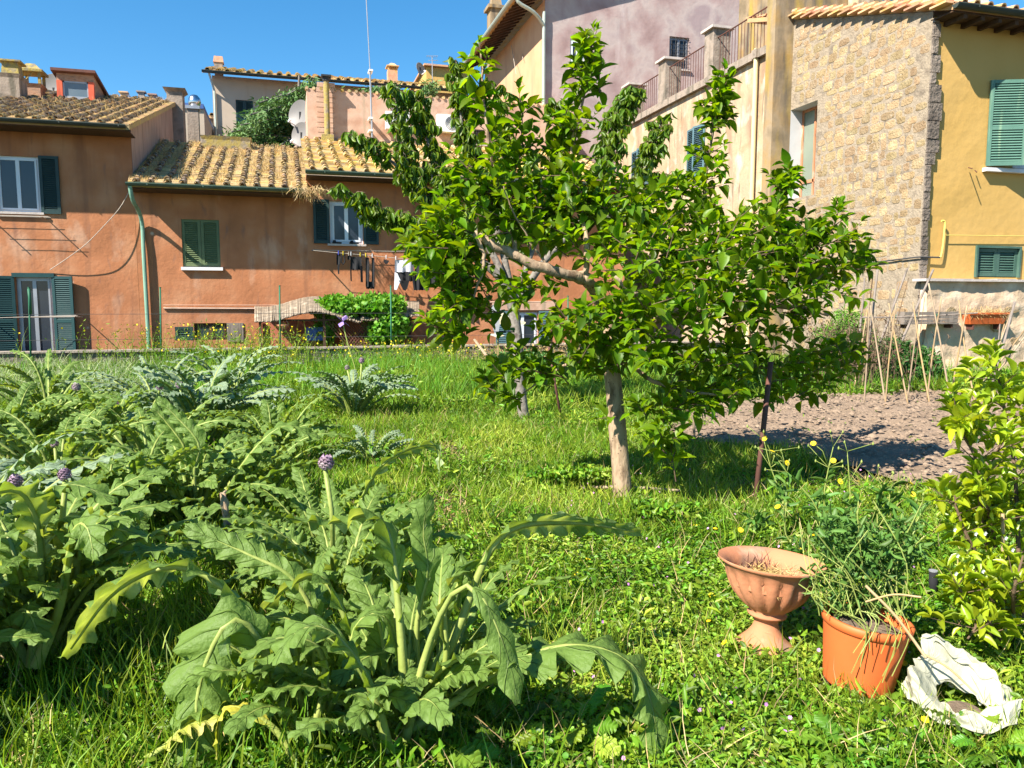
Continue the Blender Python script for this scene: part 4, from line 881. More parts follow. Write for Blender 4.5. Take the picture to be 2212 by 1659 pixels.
# ---- air conditioners on the pink parapet
for i, (u, v) in enumerate(((858, 262), (968, 268))):
    q = onY(u, v, YP - .2); t = thing('air_conditioner', ['white air conditioner on the pink wall, seen through the cherry leaves', 'white air conditioner with a round fan grille on the pink wall'][i], 'air conditioner', (q.x, q.y, q.z - .3), 'air conditioners on the pink wall')
    MB().box(q.x - .42, q.x + .42, q.y - .16, q.y + .14, q.z - .3, q.z + .3).build('casing', 'white_plastic', t)
    b = MB()
    for r_ in (.08, .13, .18, .23): b.tube([(q.x + .1 + r_ * math.cos(a), q.y - .17, q.z + r_ * math.sin(a)) for a in [2 * math.pi * k / 20 for k in range(21)]], .008, 4, cap=False)
    b.build('fan_grille', 'dark_metal', t)
# ---- clothes line and washing on house 3
def onW(u, v, o): return onY(u, v, YF - o)
LO = .55
t = thing('clothes_line', 'pair of pale clothes lines on a wall bracket under the shuttered window', 'clothes line', onW(675, 545, 0))
b = MB(); A1, A2 = onW(675, 541, LO), onW(675, 541, .15); b.tube([onW(674, 541, 0), onW(675, 541, LO + .05)], .02, 6); b.tube([onW(1010, 541, 0), onW(1010, 541, LO + .05)], .02, 6); b.build('bracket', 'dark_metal', t)
lp = [(675, 541), (740, 547), (800, 552), (860, 558), (925, 564), (985, 567), (1010, 560)]
line = catmull([onW(u, v, LO) for u, v in lp], 5)
MB().tube(line, .008, 5).build('line', 'wire_pale', t); MB().tube([onW(675, 540, .2), onW(850, 543, .2), onW(1010, 541, .2)], .008, 5).build('line', 'wire_pale', t)
def lineat(u):
    for (a, b_) in zip(lp, lp[1:]):
        if a[0] <= u <= b_[0]: return a[1] + (b_[1] - a[1]) * (u - a[0]) / (b_[0] - a[0])
    return 560
def cloth(b, poly, o=LO, th=.02):
    """pixel outline of a hanging garment -> thick, gently folded cloth"""
    P = [onW(u, v, o) for u, v in poly]; n = len(P); c0 = len(b.v)
    for s_ in (-1, 1):
        for q in P: b.v.append((q.x, q.y + s_ * th + .02 * math.sin(q.x * 22), q.z))
    b.f += [tuple(c0 + k for k in range(n)), tuple(c0 + n + k for k in range(n))[::-1]] + [(c0 + k, c0 + n + k, c0 + n + (k + 1) % n, c0 + (k + 1) % n) for k in range(n)]
def fold_cloth(b, u0, u1, v0, v1, o=LO, nx=14, nz=10, top=1.0, bot=1.0, ph=0, cut=None):
    c0 = len(b.v); fs = []
    for j in range(nz + 1):
        t_ = j / nz; w_ = top + (bot - top) * t_; v = v0 + (v1 - v0) * t_
        for i in range(nx + 1):
            s_ = (i / nx - .5) * w_ + .5; p_ = onW(u0 + (u1 - u0) * s_, v, o); b.v.append((p_.x, p_.y + .045 * t_ * math.sin(i * 1.15 + ph) + .02 * math.sin(i * .5 + j * .3), p_.z + .012 * math.sin(i * 2.3 + ph) * t_))
    for j in range(nz):
        for i in range(nx):
            if cut and cut((i + .5) / nx, (j + .5) / nz): continue
            a = c0 + j * (nx + 1) + i; fs.append((a, a + 1, a + nx + 2, a + nx + 1))
    b.f += fs
def garment(name, label, build, pegs, m='cloth_black', extra=None, pm='peg_white'):
    u0 = pegs[0]; q = onW(u0, lineat(u0), LO); t = thing(name, label, 'laundry', (q.x, q.y, q.z - .6), 'washing on the line'); b = MB(); build(b); b.build('cloth', m, t)
    if extra: b = MB(); extra[0](b); b.build('panel', extra[1], t)
    for k, u in enumerate(pegs):
        q = onW(u, lineat(u), LO); g_ = MB(); g_.box(q.x - .012, q.x + .004, q.y - .03, q.y - .005, q.z - .05, q.z + .06); g_.box(q.x - .004, q.x + .012, q.y + .005, q.y + .03, q.z - .05, q.z + .06)
        g_.build('clothes_peg', pm if isinstance(pm, str) else pm[k % len(pm)], t)
garment('bra', 'small black top with dangling strap, nearest the line bracket', lambda b: (fold_cloth(b, 727, 735, 549, 572, nx=5, nz=5), cloth(b, [(729, 572), (733, 572), (733, 592), (730, 592)])), [731], pm='peg_blue')
garment('belt_loop', 'thin black looped strap pegged in yellow on the line', lambda b: b.tube([onW(u, v, LO) for u, v in ((738, 549), (737, 566), (741, 571), (745, 566), (744, 549))], .022, 6), [741], pm='peg_yellow')
garment('sock', 'tiny dark crumpled sock between the strap and the camisole', lambda b: fold_cloth(b, 751, 757, 552, 561, nx=4, nz=4), [753], pm='wire_pale')
garment('camisole', 'black camisole with two long ties hanging from the line', lambda b: (fold_cloth(b, 757, 781, 555, 583, nx=8, nz=6), cloth(b, [(756, 575), (759, 575), (760, 608), (757, 606)]), cloth(b, [(778, 575), (783, 573), (784, 610), (779, 609)])), [758, 778], pm=['peg_white', 'peg_yellow'])
garment('leggings', 'black leggings folded over into a long narrow loop', lambda b: (fold_cloth(b, 790, 797, 557, 620, nx=5, nz=10), fold_cloth(b, 803, 809, 557, 620, nx=5, nz=10), fold_cloth(b, 791, 809, 608, 624, nx=8, nz=4)), [790, 804], pm=['peg_yellow', 'peg_white'])
garment('underwear', 'little dark bow shaped item alone in a gap on the line', lambda b: cloth(b, [(830, 560), (835, 562), (840, 563), (838, 569), (833, 571), (829, 566)]), [834])
garment('jersey', 'white and black jersey with its long sleeves hanging down', lambda b: (fold_cloth(b, 854, 893, 587, 608, nx=12, nz=6), cloth(b, [(861, 606), (884, 606), (880, 622), (876, 628), (871, 626)]), cloth(b, [(889, 590), (895, 590), (898, 627), (894, 627)])), [855, 892],
        extra=(lambda b: (fold_cloth(b, 853, 894, 561, 588, nx=12, nz=6), cloth(b, [(853, 588), (858, 590), (865, 606), (857, 626), (852, 626)])), 'cloth_white'), pm='peg_white')
garment('trousers', 'long black trousers next to the white jersey', lambda b: fold_cloth(b, 896, 927, 565, 627, nx=14, nz=12, cut=lambda s, t: t > .35 and .47 < s < .53), [898, 925])
garment('shorts', 'wide black shorts half hidden by the persimmon leaves', lambda b: fold_cloth(b, 928, 966, 567, 617, nx=14, nz=10, top=.8, bot=1.05, cut=lambda s, t: t > .7 and .46 < s < .54), [932, 960])
garment('dark_shirt', 'dark shirt at the far end of the line behind leaves', lambda b: fold_cloth(b, 968, 1000, 566, 606, nx=12, nz=8), [972, 996], m='cloth_navy')
# ---- shoes on the window sill
for i, u in enumerate((728, 765)):
    q = onY(u, 525, YF - .05); t = MB(); t.box(q.x - .13, q.x + .13, YF - .09, YF + .02, q0 + .002, q0 + .045); t.box(q.x - .12, q.x - .02, YF - .08, YF + .01, q0 + .045, q0 + .10, .7); tag(t.build('shoe', 'cloth_black'), ['black shoe at the left of the white window sill', 'black shoe at the right of the white window sill'][i], 'shoe', 'shoes on the sill')
# ---- reed roofed pergola with lattice, planter and vine
YA_, YBk = 21.5, 22.95
t = thing('reed_pergola', 'low pergola with a sagging reed mat roof and dark lattice', 'pergola', (onY(700, 740, YA_).x, YA_, ZL))
b = MB(); us = np.linspace(551, 905, 300)
def vtop(u): return 664 + 11 * math.cos((u - 570) / 17.5 * .5) * (1 if u < 780 else .5) + .028 * max(0, u - 720) * 0 + (0 if u < 700 else (u - 700) * .02)
for u in us:
    v = vtop(u) + 8; p, q_ = onY(u, v + 13 + random.uniform(-1, 1), YA_ - .25), onY(u + random.uniform(-1, 1), v - 20, YBk - .1); mid = (p + q_) / 2; mid.z = (p.z + q_.z) / 2 + .06
    b.tube([p + Vector((0, random.uniform(-.05, .05), random.uniform(-.01, .01))), mid, q_], .016, 4, cap=False)
b.build('reed_mat', 'reed', t)
b = MB()
for u in (562, 700, 885):
    for y in (YA_, YBk - .1): q = onY(u, 700, y); b.box(q.x - .035, q.x + .035, y - .035, y + .035, ZL, onY(u, vtop(u) + 12, YA_).z - .08)
a_, c_ = onY(556, 690, YA_), onY(900, 694, YA_); b.box(a_.x, c_.x, YA_ - .03, YA_ + .03, a_.z - .05, a_.z + .0)
b.build('frame', 'wood_dark', t)
b = MB(); a_, c_ = onY(700, 690, YA_), onY(880, 694, YA_); z1_ = a_.z - .06; z0_ = -.25; x = a_.x - 1.4
while x < c_.x:
    for s_ in (1, -1):
        xa_, xb_ = (x, x + (z1_ - z0_) * .8) if s_ > 0 else (x + (z1_ - z0_) * .8, x); P0, P1 = Vector((xa_, YA_ + .02 * s_, z0_)), Vector((xb_, YA_ + .02 * s_, z1_))
        if a_.x < min(xa_, xb_) and max(xa_, xb_) < c_.x: b.tube([P0, P1], .012, 4)
    x += .085
b.build('lattice', 'lattice_wood', t)
q = onY(600, 710, YBk); MB().box(onY(563, 700, YBk).x, onY(700, 700, YBk).x, YBk - .02, YBk + .02, ZL, onY(600, 690, YBk).z).build('backing', 'red_brown_wall', t)
q = onY(678, 718, YA_ + .5); bb = MB().box(q.x - .2, q.x + .24, q.y - .15, q.y + .15, q.z - .22, q.z + .14); tag(bb.build('blue_crate', 'blue_paint'), 'blue crate standing under the reed pergola beside the vine', 'crate')
q = onY(672, 702, YA_ + .9); 
q = onY(610, 705, YA_ - .1); th_ = thing('hanging_planter', 'small terracotta bowl hanging on three cords under the reed mat', 'planter', (q.x, q.y, q.z - .1))
MB().lathe([(.02, -.08), (.12, -.06), (.17, .02), (.18, .05), (.16, .05), (.02, .0)], (q.x, q.y, q.z), 18).build('bowl', 'urn_clay', th_, smooth=True)
b = MB()
for k in range(3): a = 2.1 * k; b.tube([(q.x + .16 * math.cos(a), q.y + .16 * math.sin(a), q.z + .05), (q.x, q.y, q.z + .38)], .006, 4)
b.build('cord', 'wire_pale', th_)
# ---- green garden posts and wires
posts = [(66, 622, 770), (347, 622, 748), (605, 618, 762), (845, 618, 742), (1228, 640, 745), (1075, 655, 748)]
plab = ['green stake in front of the tall shuttered window at the far left', 'green stake right of the green downspout', 'green stake in front of the reed mat', 'green stake rising through the vine', 'green stake behind the cherry trunk', 'green stake beside the paper bird ornament']
wp = []
for (u, v0_, v1_), lb in zip(posts, plab):
    p, q = onY(u, v1_ + 12, YW - .35), onY(u - 1 if u > 100 else u - 4, v0_, YW - .35); b = MB(); b.tube([(p.x, p.y, -.02), (q.x, p.y, q.z)], .020, 8); b.tube([(q.x, p.y, q.z), (q.x, p.y, q.z + .02)], .024, 8)
    if u == 66: b.tube([(q.x, p.y, q.z - .02), (q.x + .01, p.y - .01, q.z - .25), (q.x, p.y, q.z - .6)], .034, 7)
    o = b.build('garden_stake', 'post_green', smooth=True); tag(o, lb, 'stake', 'green stakes along the garden wall'); wp.append(q)
wp.sort(key=lambda q: q.x)
for k, dz in enumerate((-.28, -.88)):
    b = MB(); P = [Vector((q.x, q.y - .02, 1.62 + (dz if True else 0))) for q in wp]; P = [Vector((-14, YW - .37, P[0].z))] + P; b.tube(P, .0045, 4); tag(b.build('fence_wire', 'wire_dark'), ['upper thin wire strung between the green stakes', 'lower thin wire strung between the green stakes'][k], 'wire')
# ---- paper bird ornament
t = thing('garden_ornament', 'pale bird shaped garden spinner with ochre wings on a cane', 'ornament', G(1115, 800))
q0_ = at(1110, 712, 13.5); b = MB()
def plate(b, px, d, th=.012):
    P = [at(u, v, d) for u, v in px]; n = len(P); c0 = len(b.v); o = Vector((SY, CY, 0)) * th
    b.v += [tuple(p - o) for p in P] + [tuple(p + o) for p in P]; b.f += [tuple(range(c0, c0 + n))[::-1], tuple(range(c0 + n, c0 + 2 * n))] + [(c0 + k, c0 + n + k, c0 + n + (k + 1) % n, c0 + (k + 1) % n) for k in range(n)]
plate(b, [(1062, 660), (1070, 656), (1082, 668), (1080, 700), (1074, 735), (1068, 720), (1060, 690)], 13.5); b.build('body', 'grey_metal', t)
b = MB(); plate(b, [(1078, 668), (1092, 680), (1136, 696), (1134, 700), (1100, 704), (1080, 700)], 13.45); plate(b, [(1054, 722), (1074, 720), (1090, 725), (1074, 729)], 13.4); b.build('wing', 'ornament_pale', t)
q = at(1076, 700, 13.5); MB().tube([(q.x, q.y, -.02), q], .012, 6).build('cane', 'bamboo', t)
# ---- bean poles
def pole(u0, v0_, u1, v1_, base_z=.03, d_top=0.0, r=.011, m='bamboo', name='bean_pole', label=None, cat='pole', group='bean poles in the soil bed', bend=.0):
    p = G(u0, v0_, base_z); d = dep(p); q = at(u1, v1_, d + d_top); mid = (p + q) / 2 + Vector((random.uniform(-1, 1), random.uniform(-1, 1), 0)) * bend
    o = MB().tube(catmull([p - (q - p).normalized() * .06, mid, q], 5), r, 8, r1=r * .75).build(name, m, smooth=True); tag(o, label, cat, group); return p, q
BP = [((1866, 878), (1878, 635)), ((1843, 853), (1874, 668)), ((1861, 850), (1880, 675)), ((1912, 868), (1880, 660)), ((1912, 880), (1936, 655)), ((1962, 876), (1920, 655)), ((1960, 864), (1990, 640)), ((2009, 876), (1972, 652)), ((2003, 862), (2034, 640)), ((2055, 880), (2006, 612)), ((2052, 866), (2089, 660)), ((2107, 872), (2071, 648))]
names = ['first from the left, nearly upright', 'thin one hidden by persimmon leaves', 'short dark one by the first crossing', 'leaning left at the first crossing', 'leaning right at the second crossing', 'yellowish one leaning left at the second crossing',
         'grey one leaning right in the middle', 'thin one leaning left in the middle', 'dark one leaning right past the middle', 'longest yellow one leaning left', 'dark one leaning right near the trough', 'last on the right, leaning left']
for k, ((a, b_), n_) in enumerate(zip(BP, names)):
    pole(*a, *b_, r=.012 + .003 * random.random(), m=('bamboo' if k % 3 else 'wood_pale'), label='crossed bean pole, ' + n_, d_top=(.35 if k % 2 else -.2), bend=.02)
p, q = at(1858, 686, 12.9), at(2112, 676, 12.6); o = MB().tube(catmull([p, at(1980, 684, 12.8), q], 6), .012, 7).build('ridge_pole', 'wood_grey'); tag(o, 'long thin horizontal rod tying the crossed bean poles together', 'pole')
b = MB()
for u, v in ((1880, 680), (1930, 684), (1974, 683), (2020, 681), (2072, 680)): q = at(u, v, 12.75); b.tube([q + Vector((-.02, -.03, .03)), q + Vector((.03, -.03, -.03)), q + Vector((-.02, -.03, -.02)), q + Vector((.03, -.03, .03))], .006, 4)
tag(b.build('plant_tie', 'post_green'), 'little green ties knotted round the bean pole crossings', 'plant ties', kind='stuff')
# stakes leaning against the wall
for k, (a, b_, r_, m_) in enumerate([((1870, 770), (1896, 578), .028, 'wood_grey'), ((1885, 745), (1941, 612), .010, 'wood_grey'), ((1868, 780), (1960, 580), .024, 'wood_grey'), ((1905, 790), (2016, 582), .028, 'wood_grey'), ((1900, 760), (1963, 600), .009, 'twig_brown'), ((1850, 760), (1868, 600), .022, 'wood_grey'), ((1862, 770), (1886, 590), .012, 'wood_dark'), ((1975, 760), (1998, 640), .007, 'twig_brown')]):
    d = 15.0 - .1 * k; p = at(*a, d); p.z = 0; q = at(*b_, d + .4); o = MB().tube(catmull([p, (p + q) / 2 + Vector((0, 0, -.02)), q], 4), r_, 7, r1=r_ * .8).build('leaning_stake', m_, smooth=True)
    tag(o, ['thick weathered stake in the bundle by the stone wall, most upright', 'very thin grey stick crossing the leaning stakes', 'long grey stake leaning right against the stone wall', 'thickest grey stake leaning toward the slate ledge', 'thin brown twig leaning among the grey stakes', 'leftmost weathered stake in the bundle', 'dark slim stake inside the left bundle', 'fine brown twig nearest the slate ledge corner'][k], 'stake', 'stakes leaning by the stone wall')
for k, (a, b_, r_) in enumerate([((2140, 800), (2192, 652), .02), ((2118, 812), (2190, 660), .014), ((2100, 865), (2212, 715), .016), ((2115, 870), (2230, 705), .018), ((2150, 790), (2160, 700), .01), ((2125, 862), (2170, 700), .012)]):
    d = 13.2 + .1 * k; p = at(*a, d); p.z = 0.02; q = at(*b_, d + .5); o = MB().tube([p, (p + q) / 2 + Vector((.01, 0, -.01)), q], r_, 7).build('cane', ['wood_grey', 'wood_pale', 'bamboo', 'wood_pale', 'wood_grey', 'bamboo'][k], smooth=True)
    tag(o, ['grey cane in the right hand pile reaching highest', 'pale cane just under the highest one in the right pile', 'yellow cane lying low toward the right picture edge', 'pale cane running out at the right picture edge', 'short grey cane behind the right hand pile', 'yellow upright cane crossing the right hand pile'][k], 'cane', 'cane pile at the right')
# ---- wooden planter box and terracotta trough on the rubble wall
YK = YL - .22
def oy(u, v, y=YK): return onY(u, v, y)
t = thing('wooden_planter', 'weathered plank planter box fixed on the rubble wall behind the bean poles', 'planter', oy(2010, 700))
x0_, x1_, z0_, z1_ = oy(1953, 690).x, oy(2068, 690).x, oy(2010, 697).z, oy(2010, 673).z; b = MB()
for k in range(3): b.box(x0_, x1_, YK - .02, YK, z0_ + (z1_ - z0_) * k / 3 + .004, z0_ + (z1_ - z0_) * (k + 1) / 3 - .006)
b.box(x0_ - .03, x1_ + .02, YK - .03, YL, z0_ - .03, z0_ - .005); b.box(x0_, x0_ + .02, YK, YL, z0_, z1_); b.box(x1_ - .02, x1_, YK, YL, z0_, z1_); b.build('box', 'wood_grey', t)
for k in range(2): x = x0_ + .1 + (x1_ - x0_ - .25) * k; MB().box(x, x + .04, YK, YL, z0_ - .12, z0_ - .031).build('bracket', 'rust_metal', t)
t = thing('clay_trough', 'long terracotta trough full of dry straw on the rubble wall', 'planter', oy(2135, 695))
x0_, x1_ = oy(2092, 690).x, oy(2176, 690).x; z1_, z0_ = oy(2135, 676).z, oy(2135, 700).z; b = MB(); i_ = .09; y0_, y1_ = YK - .04, YL - .02
b.add([(x0_ + i_, y0_ + .05, z0_), (x1_ - i_, y0_ + .05, z0_), (x1_ - i_, y1_, z0_), (x0_ + i_, y1_, z0_), (x0_, y0_, z1_), (x1_, y0_, z1_), (x1_, y1_, z1_), (x0_, y1_, z1_)], [(0, 3, 2, 1), (0, 1, 5, 4), (1, 2, 6, 5), (2, 3, 7, 6), (3, 0, 4, 7)])
b.box(x0_ - .01, x1_ + .01, y0_ - .015, y0_ + .01, z1_ - .03, z1_ + .005); b.build('trough', 'pot_plastic', t)
n = 700; P = np.stack([RNG.uniform(x0_ + .02, x1_ - .02, n), RNG.uniform(y0_ + .01, y1_, n), z1_ - .03 + RNG.uniform(0, .05, n)], -1)
scatter('dry_straw', 'straw', P, rdir(n, -.15, 1.0), rdir(n), RNG.uniform(.08, .22, n), .008, *T_BLADE, parent=t)
for k in range(2): x = x0_ + .15 + (x1_ - x0_ - .35) * k; MB().box(x, x + .04, YK + .02, YL, z0_ - .12, z0_ - .004).build('bracket', 'rust_metal', t)
# ---- metal rod by the tree, short black tube, sticks, small canes
p = G(1628, 1095); d = dep(p); q = at(1665, 782, d + .1); o = MB().tube([p - Vector((0, 0, .1)), q], .021, 10).build('iron_rod', 'rust_metal', smooth=True); tag(o, 'rusty iron rod leaning slightly right under the persimmon tree', 'rod')
p = G(1500, 958); d = dep(p); q = at(1497, 815, d); o = MB().tube([p, q], .016, 7).build('support_cane', 'wood_pale', smooth=True); tag(o, 'slim brown cane standing at the edge of the soil bed', 'cane')
p = G(1212, 905); d = dep(p); q = at(1185, 745, d); o = MB().tube([p, q], .018, 7).build('support_cane', 'rust_metal', smooth=True); tag(o, 'thin rusty cane beside the pale cherry trunk', 'cane')
p = G(2015, 1290); d = dep(p); q = at(2016, 1234, d + .0); t = thing('black_tube', 'short upright black tube end in the weeds by the orange pot', 'tube', p); MB().tube([p, q], .022, 14).build('tube', 'cloth_black', t, smooth=True); MB().tube([q, q + Vector((0, 0, .006))], .023, 14).build('cap', 'grey_metal', t)
p1, p2 = at(1255, 1056, 6.5), at(1470, 1030, 6.3); p1.z = .05; p2.z = .07; o = MB().tube(catmull([p1, (p1 + p2) / 2 + Vector((0, 0, .015)), p2], 6), .016, 7, r1=.011).build('fallen_branch', 'wood_pale', smooth=True); tag(o, 'long pale stick lying on the ground behind the persimmon trunk', 'stick')
p1, p2 = at(1025, 734, 17.5), at(1058, 778, 16.5); o = MB().tube([p1, p2], .03, 6).build('plank', 'wood_pale'); tag(o, 'pale wooden slat propped on the garden wall', 'plank')
for k, (a, b_) in enumerate([((2150, 1160), (2160, 1085)), ((2140, 930), (2118, 890))]):
    d = 2.9 if k == 0 else 3.4; p = at(*a, d); q = at(*b_, d); 
p = G(2150, 1500); d = dep(p); q = at(2166, 1110, d + .2); p = G(2168, 1400); o = MB().tube([p, q], .007, 8).build('support_cane', 'bamboo', smooth=True); tag(o, 'bamboo cane supporting the orange bush at the right edge', 'cane')
# ---- terracotta urn
pu = G(1650, 1398); t = thing('terracotta_urn', 'pale terracotta pedestal urn with swirled ribs and a chipped flared rim, full of dead weeds', 'urn', pu); t['label'] = 'pale terracotta pedestal urn with swirled ribs and flared rim'
du = dep(pu); W = .244; q = Vector((.085, .03, 1)).normalized().to_track_quat('Z', 'Y').to_matrix(); H = .415
prof = [(.0, 0), (.125, 0), (.131, .004), (.131, .018), (.127, .021), (.112, .03), (.098, .042), (.085, .055), (.071, .072), (.060, .09), (.054, .107), (.052, .12), (.056, .135), (.082, .145), (.088, .155), (.074, .165), (.092, .18), (.122, .205), (.152, .24), (.174, .28), (.190, .32), (.203, .35), (.222, .375), (.238, .385), (.236, .393), (.215, .385), (.188, .36), (.178, .33), (.175, .30), (.17, .28)]
def gad(a, z):
    if .18 < z < .345: return 1 + .17 * (abs(math.sin(8 * a + z * 8)) ** .6 - .7) * min(1, (z - .18) / .04) * min(1, (.345 - z) / .03)
    if z >= .345: return 1 - .05 * max(0, math.cos((a + 1.9))) ** 4
    return 1
prof2 = []
for (r_, z) in prof: prof2.append((r_ * W / .238, z * H / .393))
MB().lathe(prof2[:25], pu, 108, fn=lambda a, z: gad(a, z * .393 / H), M=q).build('bowl', 'urn_clay', t, smooth=True)
b = MB().lathe(prof2[24:], pu, 60, M=q); b.build('inner_rim', 'urn_clay', t, smooth=True)
b = MB(); b.lathe([(.0, .315), (.08, .318), (.14, .312), (.172, .30)], pu, 30, fn=lambda a, z: 1 + .03 * math.sin(a * 5), M=q); b.build('soil', 'dirt', t, smooth=True)
n = 1500; a = RNG.uniform(0, 6.28, n); r_ = np.sqrt(RNG.uniform(0, 1, n)) * .115; C_ = np.array(pu + q @ Vector((0, 0, .325)))
P = np.stack([C_[0] + r_ * np.cos(a), C_[1] + r_ * np.sin(a), C_[2] + RNG.uniform(-.01, .03, n) - .08 * r_], -1); D = rdir(n, .1); D[:, 2] *= .25
scatter('dead_stems', 'straw', P, D, rdir(n), RNG.uniform(.03, .085, n), .0035, *T_BLADE, parent=t)
n = 30; P = np.array(pu + q @ Vector((.10, -.05, .33))) + RNG.normal(0, .025, (n, 3)) * [1, 1, .2]; D = rdir(n, 2.2); scatter('reddish_stub', 'rust_metal', P, D, rdir(n), RNG.uniform(.05, .11, n), .006, *T_BLADE, parent=t)
b = MB(); c1 = pu + q @ Vector((-.13, .03, .335)); c2 = pu + q @ Vector((.02, .10, .34)); b.tube([c1, c2], .014, 8); b.build('wood_bit', 'wood_grey', t)
# ---- orange pot with weeds
pp = G(1852, 1474); t = thing('orange_plant_pot', 'bright orange plastic plant pot tilted right and overgrown with weeds', 'plant pot', pp); dp_ = dep(pp)
q = Vector((.09, -.03, 1)).normalized().to_track_quat('Z', 'Y').to_matrix(); rt = 91 / 1662 * dp_ * .97; rb = rt * .80; hh = .29
prof = [(.0, .0), (rb - .004, .0), (rb, .003), (rb + .001, .012)] + [(rb + (rt - rb) * .88 * k / 8, (hh - .035) * k / 8) for k in range(1, 8)] + [(rb + (rt - rb) * .87, hh - .045), (rb + (rt - rb) * .88, hh - .036), (rt + .002, hh - .035), (rt + .004, hh - .034), (rt + .008, hh), (rt - .004, hh + .002), (rt - .012, hh - .01), (rt - .02, hh - .06)]
MB().lathe(prof, pp, 64, M=q, fn=lambda a, z: 1 + .012 * math.sin(2 * a + 1)).build('pot', 'pot_plastic', t, smooth=True)
MB().lathe([(0, hh - .045), (rt * .5, hh - .04), (rt - .015, hh - .05)], pp, 40, M=q).build('soil', 'dirt', t, smooth=True)
# ---- crumpled white bag
pb = G(2080, 1545); db = dep(pb); t = thing('grow_bag', 'crumpled cream cloth sack with its mouth rolled down, lying in the weeds', 'bag', pb)
ro, sc_ = 74 / 1662 * db, 1.0; V = []; F = []; n1, n2 = 120, 40
for j in range(n2 + 1):
    s_ = j / n2
    for i in range(n1):
        a = 2 * math.pi * i / n1; back = .5 + .5 * math.sin(a + .25); hgt = .03 + .17 * back ** 2.2 + .02 * math.sin(a * 5)
        if s_ < .5: k = s_ / .5; r_ = ro * (1.12 - .22 * k); z = hgt * k ** .8
        else: k = (s_ - .5) / .5; r_ = ro * (.90 - .55 * k); z = hgt * (1 - k) ** 1.0 + .02 * k
        r_ *= 1 + .10 * math.sin(3 * a + 1) * (1 - s_ * .5)
        x, y = r_ * math.cos(a), r_ * .86 * math.sin(a); v = Vector((x * 6, y * 6, z * 6)); ridg = (1 - abs(mnoise.noise(v * 1.0)) * 2) * .045 + (1 - abs(mnoise.noise(v * 2.2 + Vector((9, 1, 4)))) * 2) * .026 + (1 - abs(mnoise.noise(v * 4.5)) * 2) * .010
        V.append((pb.x + x + ridg * math.cos(a), pb.y + y + ridg * math.sin(a), max(.0, z + ridg * .9 + .012 * math.sin(a * 7 + s_ * 5))))
for j in range(n2):
    for i in range(n1): F.append((j * n1 + i, j * n1 + (i + 1) % n1, (j + 1) * n1 + (i + 1) % n1, (j + 1) * n1 + i))
o = mk('sack', V, F, 'bag_cloth', t, smooth=False)
MB().lathe([(0, .03), (ro * .45, .028)], pb, 24).build('compost', 'dirt', t)
# ---- far roofs: dry grass
def roofgrass(name, label, x0, x1, y0, z0, y1, z1, n, seed, hl=(.06, .22)):
    r = np.random.default_rng(seed); s_ = r.uniform(0, 1, n) ** 1.1; x = r.uniform(x0, x1, n); cl = np.sin(x * 3.1 + s_ * 9) + np.sin(x * 7 + 2 - s_ * 5); k = cl > r.normal(-.1, .8, n); x, s_ = x[k], s_[k]; m = len(x)
    P = np.stack([x, y0 + (y1 - y0) * s_, z0 + (z1 - z0) * s_ + .02], -1); D = r.normal(0, .45, (m, 3)); D[:, 2] = .8; D[:, 1] -= .35
    o = scatter(name, 'straw', P, D, r.normal(0, 1, (m, 3)), r.uniform(*hl, m), .012, *T_BLADE); tag(o, label, 'dry grass', kind='stuff')
roofgrass('dry_roof_grass', 'dry straw coloured grass growing between the tiles of the left house roof', XL + 4, X1, YE + .2, z1e, YR1, z1r, 2600, 1)
roofgrass('dry_roof_grass', 'dry straw coloured grass filling the low middle roof', X1, X2, YE + .1, z2e, YR2, z2r, 16000, 2, (.05, .16))
n = 170; q = onY(665, 407, YE - .1); P = np.array(q) + RNG.normal(0, 1, (n, 3)) * [.25, .12, .04]; D = np.stack([RNG.normal(0, .5, n), RNG.normal(-.4, .3, n), RNG.normal(-.8, .4, n)], -1)
tag(scatter('dry_grass_tuft', 'straw', P, D, rdir(n), RNG.uniform(.2, .5, n), .012, *T_BLADE), 'tuft of dry grass hanging over the end of the middle roof gutter', 'dry grass')
